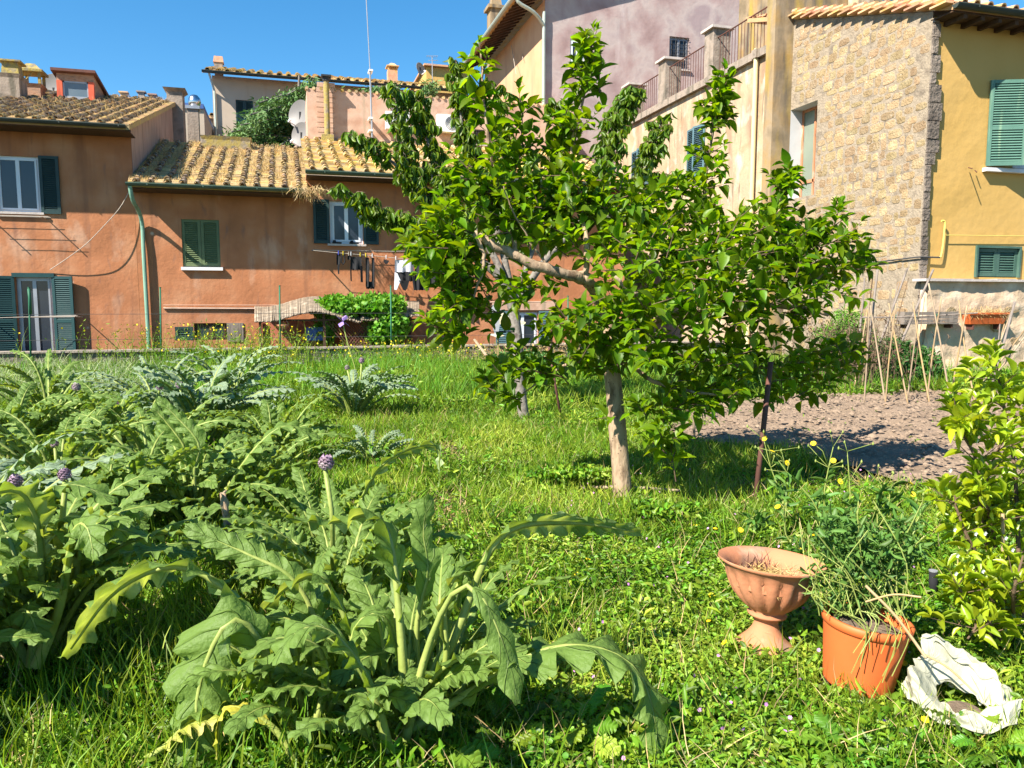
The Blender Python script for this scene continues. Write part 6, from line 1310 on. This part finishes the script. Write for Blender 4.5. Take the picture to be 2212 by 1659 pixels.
# front plant (left clump)
b2 = G(640, 1650); d2 = dep(b2); t = thing('artichoke_plant', 'big artichoke clump at the bottom left of centre with one huge drooping pale leaf', 'artichoke', b2, AG); C = Choke()
hero(C, [(640, 1650), (600, 1470), (510, 1330), (430, 1480), (425, 1670)], d2, [0, 0, -.1, -.15, -.2], .115, lobes=6, pet=.38, r0=.023, seed=11, cut=.42, face=(0, -.8, .8))
hero(C, [(640, 1640), (600, 1400), (420, 1230), (260, 1270), (140, 1420)], d2 + .05, [0, 0, 0, 0, 0], .10, lobes=9, pet=.22, r0=.022, seed=12, cut=.5, roll=-.6)
hero(C, [(650, 1560), (700, 1420), (640, 1260), (540, 1200), (400, 1140)], d2 + .3, [0, 0, 0, 0, 0], .07, lobes=9, pet=.3, r0=.018, seed=13, cut=.45, roll=.9)
hero(C, [(650, 1640), (700, 1500), (690, 1400), (600, 1380), (520, 1420)], d2 - .05, [0, 0, -.05, -.1, -.1], .09, lobes=6, pet=.3, r0=.02, seed=14, cut=.4)
hero(C, [(660, 1640), (640, 1450), (640, 1350), (560, 1340), (500, 1430)], d2 + .2, 0, .08, lobes=6, pet=.35, r0=.02, seed=15, cut=.4)
hero(C, [(640, 1640), (740, 1480), (770, 1350), (830, 1330), (860, 1420)], d2 + .1, 0, .08, lobes=6, pet=.35, r0=.02, seed=16, cut=.4)
C.auto(b2 + Vector((.06, .1, 0)), 16, .72, .07, 57, el=(55, 86), kk=(.3, 1)); C.finish(t)
# plants further back: base px, label, n, length, width, material, seed
PL = [((735, 1330), 'artichoke plant with a single plump purple bud in the middle of the picture', 29, .80, 0.070, 'cardoon', 21, [((704, 1003), .036, (720, 1200))]),
      ((690, 1215), 'leafy artichoke plant behind the plump purple bud, one leaf curling right', 23, .74, 0.066, 'cardoon', 22, []),
      ((75, 1445), 'large bluish artichoke plant at the left edge with thick pale stalk base', 43, 1.02, 0.078, 'cardoon_silver', 23, [((33, 1042), .026, (60, 1200)), ((140, 1028), .024, (120, 1200))]),
      ((425, 1160), 'upright artichoke plant with bright sunlit stalks left of centre', 29, 1.0, 0.070, 'cardoon', 24, []),
      ((235, 1190), 'sprawling artichoke plant between the upright one and the left edge', 26, .86, 0.070, 'cardoon', 25, []),
      ((560, 1290), 'low artichoke with a withered brown stalk between the front clumps and the upright one', 20, .62, 0.066, 'cardoon', 26, []),
      ((440, 965), 'tall silvery artichoke plant nearest the flowering weeds on the left', 49, 1.25, 0.090, 'cardoon_silver', 27, [((388, 833), .04, (400, 900))]),
      ((765, 905), 'silvery artichoke bush standing alone in the grass left of the cherry', 43, 1.05, 0.070, 'cardoon_silver', 28, [((781, 780), .035, (775, 850)), ((750, 795), .03, (760, 850))]),
      ((-330, 1600), 'artichoke plant mostly outside the left edge, shading the grass at the lower left', 34, 1.05, .08, 'cardoon', 40, []),
      ((-90, 1270), 'artichoke plant cut off by the left edge above the thick stalked one', 26, 1.1, .075, 'cardoon_silver', 41, []),
      ((20, 1010), 'shaded dark artichoke plant high at the left edge', 37, 1.2, 0.082, 'cardoon', 29, [((165, 838), .036, (110, 900))]),
      ((235, 985), 'shaded artichoke plant with two dark buds between two silvery ones', 31, 1.0, 0.074, 'cardoon', 30, [((248, 874), .036, (240, 950)), ((345, 838), .03, (320, 900))]),
      ((800, 1010), 'small feathery silver artichoke growing low behind the bud', 23, .55, 0.041, 'cardoon_silver', 31, []),
      ((330, 1075), 'artichoke plant filling the gap behind the upright sunlit one', 22, 1.16, 0.059, 'cardoon', 33, []),
      ((300, 1165), 'artichoke plant whose leaves meet the sunlit grass left of centre', 18, 1.04, 0.063, 'cardoon', 39, []),
      ((130, 1085), 'artichoke plant in the left row just behind the left edge one', 24, 1.22, 0.059, 'cardoon', 34, [((118, 960), .028, (120, 1050))]),
      ((345, 925), 'far silvery artichoke plant between the tall silvery one and the pale grass', 24, 1.34, 0.054, 'cardoon_silver', 35, []),
      ((560, 1115), 'narrow leaved artichoke at the lawn edge level with the upright one', 20, 0.98, 0.054, 'cardoon', 36, []),
      ((110, 930), 'dark artichoke plant in the shade under the pale grass at the left', 24, 1.34, 0.059, 'cardoon', 37, []),
      ((500, 890), 'farthest silvery artichoke plant close to the yellow flowered weeds', 26, 1.40, 0.054, 'cardoon_silver', 38, []),
      ((590, 1010), 'artichoke plant right of the tall silvery one, touching the lawn', 26, .95, 0.070, 'cardoon', 32, [])]
for (bpx, lab, n, L, W, m, sd, buds) in PL:
    bs = G(*bpx); t = thing('artichoke_plant', lab, 'artichoke', bs, AG); C = Choke(); sil = m == 'cardoon_silver'
    C.auto(bs, n, L, W, sd, el=(52, 90), cut=.76 if sil else .64, kk=(.2, 1.0), lb=(9, 12)); d = dep(bs)
    if sd == 22: hero(C, [(700, 1215), (760, 1120), (830, 1000), (940, 960), (948, 1020)], d, 0, .07, lobes=9, pet=.35, r0=.016, seed=70, roll=.6)
    if sd == 24:
        hero(C, [(430, 1160), (400, 1000), (395, 960), (330, 880), (340, 905)], d, 0, .08, lobes=8, pet=.4, r0=.02, seed=71, roll=.5)
        hero(C, [(430, 1150), (500, 1040), (560, 960), (620, 920), (690, 950)], d, 0, .09, lobes=9, pet=.3, r0=.02, seed=72, roll=-.3)
        hero(C, [(425, 1150), (420, 1020), (430, 960), (380, 900), (340, 860)], d - .1, 0, .07, lobes=8, pet=.35, r0=.02, seed=73, roll=.9)
    if sd == 23:
        for k, px in enumerate([[(75, 1440), (130, 1300), (180, 1180), (250, 1130), (290, 1110)], [(75, 1440), (140, 1330), (170, 1200), (150, 1150), (215, 1215)], [(70, 1440), (60, 1250), (90, 1080), (170, 1050), (250, 1090)], [(70, 1440), (100, 1220), (140, 1120), (230, 1140), (320, 1160)], [(60, 1440), (10, 1330), (30, 1330), (60, 1320), (90, 1390)], [(70, 1440), (90, 1200), (60, 1080), (10, 1060), (-60, 1090)], [(80, 1440), (130, 1310), (160, 1150), (190, 1140), (205, 1210)]]):
            hero(C, px, d - .05 * k, [0, 0, -.1, -.2, -.25], .085, lobes=8, pet=.35, r0=.024, seed=80 + k, roll=.4 - .2 * k, cut=.6)
    C.finish(t, 'cardoon' if sd == 23 else m)
    for (bc, r_, sf) in buds: dd = d - .1; bud(t, at(*bc, dd), r_, at(*sf, dd), (random.uniform(-.2, .2), random.uniform(-.2, .2), 1))
# purple bud of the plump one is paler and upright; cut stalks
p = at(765, 1360, d1 + .3)
for k, (a, b_, d) in enumerate([((860, 1390), (852, 1315), d1 + .2), ((635, 1425), (622, 1368), d2 + .1), ((690, 1340), (688, 1268), d2 + .6), ((955, 1350), (975, 1290), d1 + .3)]):
    o = MB().tube([at(*a, d), at(*b_, d)], .019, 12, ridge=.2).build('cut_stalk', 'cardoon_stalk', smooth=True); tag(o, ['pale cut artichoke stalk just left of the small upright leaf', 'short cut stalk above the huge drooping leaf', 'pale cut stalk behind the front left clump', 'leaning cut stalk right of the small upright leaf'][k], 'stalk', 'cut artichoke stalks')
# dead and yellow leaves
def dead(px, d, W, m, label, lobes=5, r0=.014, st=None):
    C = Choke(); hero(C, px, d, 0, W, lobes=lobes, pet=.3, r0=r0, seed=len(label), cut=.4); t = thing('withered_leaf', label, 'leaf', at(*px[0], d), 'withered artichoke leaves')
    mk('blade', np.concatenate(C.V), np.concatenate(C.F), m, t, smooth=True, uv=np.concatenate(C.UV)); C.st.build('stalk', st or m, t, smooth=True)
dead([(640, 1655), (600, 1580), (520, 1530), (478, 1545), (470, 1640)], d2 - .2, .035, 'cardoon_yellow', 'yellowed artichoke stalk bent over beside the huge drooping leaf')
dead([(300, 1650), (360, 1610), (400, 1570), (450, 1560), (470, 1555)], d2 - .2, .06, 'cardoon_yellow', 'bright yellow dying leaf lying at the bottom left')
dead([(90, 1500), (105, 1530), (120, 1560), (125, 1590), (110, 1600)], d2 + .25, .05, 'cardoon_yellow', 'yellow curled leaf in the dark grass at the lower left')
dead([(100, 1560), (140, 1570), (180, 1575), (220, 1590), (240, 1600)], d2 + .2, .04, 'cardoon_dead', 'dry pale grey leaf on the ground at the lower left')
dead([(500, 1240), (495, 1150), (480, 1060), (485, 1080), (500, 1200)], d2 + 1.6, .03, 'cardoon_dead', 'withered brown stalk hanging among the artichokes', r0=.03, st='bark_tan')
p = G(40, 1462); b = MB(); [b.tube([p + Vector((random.gauss(0, .05), random.gauss(0, .05), .01 + .01 * k)), p + Vector((random.gauss(-.2, .08), random.gauss(.0, .06), .02 + .02 * k))], .012, 6) for k in range(7)]
tag(b.build('dead_stalk', 'wood_pale'), 'heap of pale dead stalks at the foot of the left edge artichoke', 'dead stalks', kind='stuff')
# cabbage like rosettes at the bottom
for k, (u, v, n, L, W, lab, m) in enumerate([(915, 1659, 12, .24, .055, 'bright lime green lettuce like rosette at the bottom centre', 'leaf_vine'), (1240, 1600, 12, .22, .04, 'dark rosette of weeds in shade at the bottom right of centre', 'weed_leaf'), (1100, 1600, 10, .2, .04, 'broad leaved rosette in shade under the long right leaf', 'weed_leaf'), (2130, 1630, 12, .2, .035, 'dandelion like rosette at the right bottom corner', 'weed_leaf'), (1830, 1655, 10, .18, .04, 'pale green rosette at the bottom right', 'leaf_vine')]):
    bs = G(u, v); t = thing('leaf_rosette', lab, 'weed', bs, 'leaf rosettes in the foreground'); C = Choke(); C.auto(bs, n, L, W, 300 + k, el=(25, 70), cut=.3); mk('foliage', np.concatenate(C.V), np.concatenate(C.F), m, t, smooth=True, uv=np.concatenate(C.UV))
# ---- iris
p = G(775, 860); d = dep(p); t = thing('iris', 'single violet iris flower on a tall thin stem in front of the pergola', 'flower', p)
q = at(741, 700, d); MB().tube(catmull([p, at(768, 800, d), at(752, 745, d), q], 5), .010, 6).build('stem', 'cardoon_stalk', t); b = MB()
for k in range(6):
    a = 1.047 * k; up = 1 if k % 2 else -1; o = Vector((math.cos(a), math.sin(a), 0)); sd = Vector((-math.sin(a), math.cos(a), 0)) * .055; c = q + Vector((0, 0, .05))
    b.add([c, c + o * .07 + sd + Vector((0, 0, .05 * up)), c + o * .12 + Vector((0, 0, .10 * up)), c + o * .07 - sd + Vector((0, 0, .05 * up))], [(0, 1, 2, 3)])
b.build('petal', 'iris_violet', t)
b = MB(); C = Choke()
tag(scatter('iris_leaf', 'weed_blue', [tuple(p + Vector((random.gauss(0, .06), random.gauss(0, .06), 0))) for _ in range(14)], rdir(14, 2.0), rdir(14), RNG.uniform(.3, .5, 14), .035, *T_BLADE), 'sword shaped leaves at the foot of the violet iris', 'leaves')
# ---- sow thistles and other flowering weeds
def flower(b, c, r, up=(0, 0, 1), n=14):
    q = Vector(up).normalized().to_track_quat('Z', 'Y').to_matrix(); c = Vector(c)
    for ring, (rr_, z) in enumerate(((1, 0.15), (.65, .3))):
        for k in range(n): a = 6.283 * k / n + ring * .2; o = Vector((math.cos(a), math.sin(a), z)) * r * rr_; s_ = Vector((-math.sin(a), math.cos(a), 0)) * r * .2; b.add([c, c + q @ (o * .7 + s_), c + q @ o, c + q @ (o * .7 - s_)], [(0, 1, 2, 3)])
ST = [((1700, 1180), [(1690, 1080), (1665, 1010), (1650, 950)], [(1652, 948), (1700, 1000)], 'leftmost tall sow thistle with a flower leaning over the iron rod'),
      ((1770, 1200), [(1765, 1100), (1700, 1020), (1668, 975)], [(1668, 975)], 'sow thistle with one long stem crossing the soil bed shadow'),
      ((1790, 1190), [(1780, 1080), (1790, 1010), (1800, 965)], [(1757, 958), (1800, 995)], 'sow thistle with two bright flowers against the dark soil'),
      ((1850, 1210), [(1840, 1120), (1835, 1040), (1830, 975)], [(1815, 1040), (1830, 1150)], 'straight sow thistle in the middle of the row'),
      ((1900, 1190), [(1895, 1110), (1905, 1060), (1895, 1030)], [(1905, 1030), (1880, 1135)], 'branching sow thistle with round closed buds'),
      ((1920, 1190), [(1920, 1090), (1930, 1050), (1965, 1040)], [(1967, 1045), (1972, 1068)], 'sow thistle with its flower stem hooked to the right'),
      ((1960, 1230), [(1965, 1160), (1990, 1110), (2010, 1085)], [(1925, 1195)], 'low sow thistle nearest the orange bush'),
      ((1745, 1260), [(1735, 1200), (1700, 1160), (1695, 1130)], [(1680, 1095), (1730, 1190)], 'short sow thistle just behind the urn'),
      ((1700, 1180), [(1640, 1130), (1620, 1120), (1600, 1130)], [(1600, 1145)], 'small yellow flowered weed between the iron rod and the urn')]
for k, (bp_, st, fl, lab) in enumerate(ST):
    p = G(*bp_); d = dep(p); t = thing('sow_thistle', lab, 'weed', p, 'flowering sow thistles'); b = MB(); P = [p] + [at(u, v, d) for u, v in st]; b.tube(catmull(P, 5), .0055, 5, r1=.003); fb = MB()
    for (u, v) in fl: c = at(u, v, d + random.uniform(-.05, .05)); j = P[-2]; b.tube([j, (j + c) / 2 + Vector((.01, 0, .03)), c], .0028, 4); flower(fb, c, .020, (random.gauss(0, .6), -.5 + random.gauss(0, .4), .6)); b.lathe([(.003, -.018), (.009, -.012), (.010, 0)], c, 8)
    for _ in range(6): j = P[random.randint(1, len(P) - 1)]; c = j + Vector((random.gauss(0, .07), random.gauss(0, .07), random.uniform(.0, .14))); b.tube([j, c], .002, 4); b.lathe([(.0, -.012), (.006, -.008), (.007, 0), (.0, .014)], c, 6)
    b.build('stem', 'cardoon_stalk', t, smooth=True); fb.build('flower_head', 'flower_yellow', t)
    n = 26; pp_ = np.array([tuple(P[random.randint(0, len(P) - 2)].lerp(P[1], random.random())) for _ in range(n)]); D = rdir(n, .3); scatter('foliage', 'weed_blue', pp_, D, rdir(n, .8), RNG.uniform(.05, .14, n), RNG.uniform(.02, .04, n), *T_WEED, parent=t)
FL = [(1060, 1130), (1115, 1082), (1200, 1075), (1245, 1240), (1270, 1208), (1438, 1057), (1455, 1127), (1502, 1135), (1545, 1142), (1172, 1112), (1565, 1388), (1537, 1286), (1530, 1340), (1860, 1385), (1953, 1433), (1998, 1555), (2170, 1487), (1770, 1140), (1755, 1155), (2140, 1325), (1775, 1125), (2100, 1355), (1830, 1005), (1855, 1040)]
proto = None
for k, (u, v) in enumerate(FL):
    p = G(u, v); d = dep(p); p = G(u, v + 40 * 3 / d); t = thing('dandelion', 'small yellow dandelion flower, ' + ('on the lawn left of the persimmon trunk', 'on the lawn between the persimmon trunk and the urn', 'in the weeds around the pots')[0 if u < 1340 else 1 if u < 1600 else 2], 'flower', p, 'dandelions in the grass, ' + ('left of the trunk', 'between the trunk and urn', 'around the pots')[0 if u < 1340 else 1 if u < 1600 else 2])
    q = at(u, v, dep(p)); MB().tube([p, q], .002, 4).build('stem', 'cardoon_stalk', t); b = MB(); flower(b, q, .017, (random.gauss(0, .3), random.gauss(-.3, .3), 1), 12); b.build('flower_head', 'flower_yellow', t)
# weeds overflowing the orange pot and behind it
n = 1700; c = at(1870, 1270, dp_ + .05); P = []
for (u, v, ru, rv, rd) in ((1860, 1300, 110, 30, .12), (1850, 1240, 110, 60, .18), (1880, 1190, 110, 60, .22), (1820, 1150, 70, 50, .2), (1940, 1180, 60, 60, .2)):
    for _ in range(n // 5): P.append(tuple(rpx(u, v, dp_ + .08, ru, rv, rd)))
t = thing('pot_weeds', 'tangle of blue green weeds overflowing the orange pot', 'weeds', at(1870, 1310, dp_)); P = np.array(P); P[:, 2] = np.maximum(P[:, 2], .02); k = len(P); scatter('foliage', 'weed_blue', P, rdir(k, .1), rdir(k, .6), RNG.uniform(.02, .07, k), RNG.uniform(.008, .024, k), *T_WEED, parent=t)
b = MB()
for _ in range(46): s_ = at(1860 + random.uniform(-90, 90), 1330, dp_ + random.uniform(-.1, .1)); e = at(1860 + random.uniform(-150, 150), random.uniform(1080, 1300), dp_ + random.uniform(-.1, .2)); b.tube(catmull([s_, (s_ + e) / 2 + Vector((random.gauss(0, .04), random.gauss(0, .04), random.gauss(.02, .03))), e], 4), .0022, 4, cap=False)
for _ in range(14): s_ = at(1850 + random.uniform(-80, 100), 1320, dp_ - .18); e = s_ + Vector((random.uniform(-.1, .16), random.uniform(-.08, 0), random.uniform(-.28, -.08))); b.tube(catmull([s_, (s_ + e) / 2 + Vector((.03, -.03, .04)), e], 4), .002, 4, cap=False)
b.build('stem', 'cardoon_stalk', t)
for k, (a, b_, r_) in enumerate([((1870, 1265), (2000, 1420), .0055), ((1990, 1410), (2110, 1500), .004), ((1870, 1300), (1990, 1290), .004)]):
    o = MB().tube(catmull([at(*a, dp_ - .2), (at(*a, dp_ - .2) + at(*b_, dp_ - .3)) / 2 + Vector((0, 0, .02)), at(*b_, dp_ - .3)], 5), r_, 6).build('fallen_stick', 'straw'); tag(o, ['long pale dry stem leaning from the orange pot to the white sack', 'thin dry stem lying across the white sack', 'short dry stem across the top of the orange pot'][k], 'stick', 'dry sticks by the orange pot')
# ================================================================ GROUND COVER
def field(n, d0, d1, power=1.0, lat=.80, seed=0):
    r = np.random.default_rng(seed); d = d0 + (d1 - d0) * r.uniform(0, 1, n) ** power; l = r.uniform(-lat, lat, n) * d; x = CY * l + SY * d; y = -SY * l + CY * d
    k = (y < YW - .1) & ~((x > XT - .15) & (y > YL - .3)) & (x < 25); x, y = x[k], y[k]; z = ghv(x, y); return x, y, z, r
def near(x, y, P, rad): return (x - P[0]) ** 2 + (y - P[1]) ** 2 < rad * rad
def clear(x, y):
    return ~(near(x, y, pu, .12) | near(x, y, pp, .17) | near(x, y, pb, ro * .9))
wobx = lambda x, y: x + .25 * np.sin(y * 3.1 + x * 1.7) + .1 * np.sin(y * 9 + x * 5); woby = lambda x, y: y + .25 * np.sin(x * 2.7 + 1) + .1 * np.sin(x * 8 - y * 6)
inbed = lambda x, y: inpoly(wobx(x, y), woby(x, y), bp)
def patches(x, y, s_, ph): return np.sin(x * s_ + ph) * np.sin(y * s_ * 1.1 - ph * 2) + .6 * np.sin(x * s_ * 2.3 + y * s_ * 1.7 + ph * 3) + .4 * np.sin(x * s_ * 4.7 - y * s_ * 3.9)
def bare(x, y, z): u, v = proj(np.stack([x, y, z], -1)); return ((patches(x, y, 1.15, 13) + .5 * np.sin(x * 7) * np.sin(y * 8) > 1.45) & (y > 3) & (y < 15)) | (((u - 965) / 60) ** 2 + ((v - 1115) / 50) ** 2 < 1) | (((u - 960) / 60) ** 2 + ((v - 985) / 25) ** 2 < 1) | (((u - 1850) / 300) ** 2 + ((v - 1055) / 22) ** 2 < 1)
def green(name, label, m, tmpl, n, d0, d1, power, L, W, zr, updir, upn, seed, mask=None, cat='ground cover', bed=False):
    x, y, z, r = field(n, d0, d1, power, seed=seed); k = clear(x, y)
    if not bed: k &= ~inbed(x, y)
    if mask is not None: k &= mask(x, y, z, r)
    x, y, z = x[k], y[k], z[k]; m_ = len(x); D = r.normal(0, 1, (m_, 3)); D = nrm(D); D[:, 2] = D[:, 2] * .4 + updir; U = nrm(r.normal(0, 1, (m_, 3))); U[:, 2] += upn
    zz = z + r.uniform(zr[0], zr[1], m_) * (.55 + .45 * np.clip(patches(x, y, 1.9, seed), -1, 1)); o = scatter(name, m, np.stack([x, y, zz], -1), D, U, r.uniform(.6, 1.3, m_) * L, r.uniform(.7, 1.2, m_) * W, *tmpl); tag(o, label, cat, kind='stuff'); return o
def pm(x, y, z, r): u, v = proj(np.stack([x, y, z], -1)); return (u < 350 + r.normal(0, 50, len(x))) & (r.random(len(x)) < .75)
def nearwall(x, y, z, r): u, v = proj(np.stack([x, y, z], -1)); return ~((u > 570) & (y > 18.6)) | (r.random(len(x)) < .18)
nb = lambda x, y, z, r: ~bare(x, y, z) | (r.random(len(x)) < .22)
green('low_weeds', 'low clover like weeds covering the foreground', 'weed_leaf', T_CLOVER, 150000, 1.5, 5.2, .75, .022, .020, (.01, .085), .15, 1.3, 1, nb)
green('low_weeds', 'taller leafy weeds through the foreground', 'weed_leaf', T_WEED, 60000, 1.5, 5.5, .8, .042, .018, (.02, .13), .35, .8, 2, nb)
green('low_weeds', 'low weeds across the middle of the garden', 'weed_leaf', T_WEED, 150000, 5, 12, .9, .045, .028, (.0, .10), .2, 1.2, 3, nb)
green('grass', 'bright grass through the foreground', 'grass_blade', T_BLADE, 42000, 1.5, 5.5, .8, .15, .0055, (0, .02), 1.3, 0, 4, lambda x, y, z, r: nb(x, y, z, r) & (patches(x, y, 1.5, 4) > r.normal(.35, .6, len(x))), 'grass')
green('grass', 'tall blades in clumps near the left foreground', 'grass_blade', T_BLADE, 16000, 1.8, 6.5, .9, .26, .007, (0, .02), 1.7, 0, 5, lambda x, y, z, r: nb(x, y, z, r) & ((patches(x, y, 2.2, 1) > .7) | (x < .2)) & (x < 1.4), 'grass')
green('grass', 'lawn grass across the middle of the garden', 'grass_blade', T_BLADE, 110000, 5, 12.5, .9, .16, .009, (0, .02), 1.0, 0, 6, nb, 'grass')
green('grass', 'long grass toward the garden wall', 'grass_blade', T_BLADE, 120000, 11, 22, .9, .26, .014, (0, .03), 1.0, 0, 7, lambda x, y, z, r: nearwall(x, y, z, r), 'grass')
green('low_weeds', 'leafy weeds toward the garden wall', 'weed_leaf', T_WEED, 90000, 11, 22, .9, .09, .05, (0, .2), .3, .9, 8, lambda x, y, z, r: nearwall(x, y, z, r))
pxl_ = lambda x, y, z: proj(np.stack([x, y, z], -1))
green('pale_grass', 'feathery pale silver green barley grass along the left end of the garden', 'grass_pale', T_BLADE, 60000, 11.5, 21.5, .8, .42, .012, (0, .1), .55, 0, 9, pm, 'grass')
green('tall_weeds', 'rough taller weeds in clumps across the garden', 'weed_leaf', T_WEED, 110000, 2.2, 20, .75, .06, .026, (.02, .26), .6, .5, 21, lambda x, y, z, r: nb(x, y, z, r) & nearwall(x, y, z, r) & (patches(x, y, 1.3, 9) > .55), 'weeds')
green('dry_grass_stems', 'pale dry grass stems mixed through the green', 'straw', T_BLADE, 14000, 1.6, 20, .8, .20, .004, (0, .03), 1.1, 0, 22, nearwall, 'dry grass')
green('tall_grass', 'bright tall seeding grass toward the garden wall', 'leaf_vine', T_BLADE, 26000, 12, 21, .9, .5, .012, (0, .02), 1.6, 0, 23, lambda x, y, z, r: nearwall(x, y, z, r) & (patches(x, y, .9, 3) > .1) & ~pm(x, y, z, r), 'grass')
green('straw_litter', 'dry straw and cut stems scattered over the bare patches', 'straw', T_BLADE, 60000, 2, 9, 1, .09, .005, (.003, .03), -.02, 0, 10, lambda x, y, z, r: bare(x, y, z) | (r.random(len(x)) < .08), 'straw')
green('soil_weeds', 'sparse seedlings on the soil bed', 'weed_leaf', T_WEED, 9000, 7, 16, .9, .05, .02, (.08, .12), .5, .6, 11, lambda x, y, z, r: inbed(x, y) & (patches(x, y, 3.3, 7) > .95), bed=True)
# soil clods
n = 5000; x, y, z, r = field(60000, 6.5, 16, .9, seed=12); k = inbed(x, y) & inpoly(x, y, bp); x, y, z = x[k][:n], y[k][:n], z[k][:n]; m_ = len(x); s_ = r.uniform(.008, .03, m_) * np.where(r.random(m_) < .06, 1.9, 1)
ico = MB(); tv = np.array([(1, 0, 0), (0, 1, 0), (-1, 0, 0), (0, -1, 0), (0, 0, .8), (.7, .7, .35), (-.7, .7, .3), (-.7, -.7, .4), (.7, -.7, .3)]); tf = [(0, 5, 4), (5, 1, 4), (1, 6, 4), (6, 2, 4), (2, 7, 4), (7, 3, 4), (3, 8, 4), (8, 0, 4)]
D = r.normal(0, 1, (m_, 3)); D[:, 2] = 0; o = scatter('soil_clods', 'clod', np.stack([x, y, z + .075], -1), D, np.tile([0, 0, 1.], (m_, 1)), s_, s_, tv, tf, smooth=False); tag(o, 'clods of dry earth on the tilled bed', 'soil', kind='stuff')
# tall flowering weeds before the wall
def tallw(name, label, pts, n, h, m, seed, fm=None):
    r = np.random.default_rng(seed); k = r.integers(0, len(pts), n); c = np.array([tuple(G(u, v)) for u, v, _, _ in pts])[k]; sp = np.array([(a, b_) for _, _, a, b_ in pts])[k]; P = c + np.stack([r.normal(0, 1, n) * sp[:, 0], r.normal(0, 1, n) * sp[:, 1], np.zeros(n)], -1); P = P[P[:, 1] < YW - .15]; m_ = len(P)
    D = r.normal(0, .16, (m_, 3)); D[:, 2] = 1; H = r.uniform(.5, 1.1, m_) * h; t = thing(name, label, 'weeds', (P[:, 0].mean(), P[:, 1].mean(), 0)); t['kind'] = 'stuff'
    scatter('stem', m, P, D, rdir(m_), H, .011, *T_BLADE, parent=t); T = P + nrm(D) * (H * .9)[:, None]; k2 = 5; Q = np.repeat(P, k2, 0) + np.repeat(nrm(D) * H[:, None], k2, 0) * r.uniform(.2, .95, (m_ * k2, 1)); scatter('foliage', m, Q, rdir(len(Q), .5), rdir(len(Q)), r.uniform(.04, .11, len(Q)), .022, *T_WEED, parent=t)
    if fm: q = T[r.random(m_) < .45] + r.normal(0, .02, (int((T[:, 0] < 1e9).sum()), 3))[:0].sum(); scatter('flower_head', fm, q, rdir(len(q), .5), rdir(len(q)), .04, .04, *T_CLOVER, parent=t)
tallw('wild_mustard', 'thicket of tall yellow flowered weeds at the left before the low roofed house', [(340, 800, 1.0, .8), (430, 790, 1.0, .8), (520, 790, 1.0, .9), (560, 810, .8, .8), (400, 780, 1.5, .5)], 900, 1.15, 'grass_blade', 3, 'flower_yellow')
tallw('wild_mustard', 'tall yellow flowered weeds in front of the vine and right of the iris', [(880, 790, .8, .6), (830, 800, 1.0, .5), (940, 790, .8, .6), (680, 800, 1.2, .4)], 420, .7, 'grass_blade', 4, 'flower_yellow')
tallw('wall_reeds', 'clump of broad bright green reed grass at the wall near the left', [(190, 792, .5, .3), (210, 792, .3, .3)], 110, .95, 'leaf_vine', 5)
tallw('dry_wall_weeds', 'dry brownish weeds along the wall at the far left', [(60, 785, 1.2, .3), (120, 782, .8, .3), (20, 790, .8, .3)], 420, .65, 'straw', 6)
tallw('dry_wall_weeds', 'short dry grass on the wall behind the cherry tree', [(1080, 782, 1.2, .15), (1180, 780, 1.2, .15)], 260, .5, 'straw', 7)
tallw('bramble_twigs', 'tangle of fine dead twigs against the stone wall by the stakes', [(1800, 845, .5, .5), (1850, 840, .5, .4)], 300, 1.5, 'twig_brown', 8)
n = 60; x, y, z, r = field(9000, 2.2, 7, .9, seed=14); u, v = pxl_(x, y, z); k = (u > 1230) & (u < 1980) & clear(x, y); x, y, z = x[k][:160], y[k][:160], z[k][:160]; q = np.stack([x, y, z + r.uniform(.06, .13, len(x))], -1)
o = scatter('pink_wildflowers', 'flower_pink', q, rdir(len(q), .2), rdir(len(q), 1), .016, .016, *T_CLOVER); tag(o, 'tiny pink wild flowers dotted through the grass right of the path', 'flowers', kind='stuff')
q = G(530, 935); b = MB(); flower(b, at(530, 935, dep(q)), .03); tag(b.build('poppy', 'poppy_red'), 'single red poppy in the grass left of the lone silvery artichoke', 'flower')
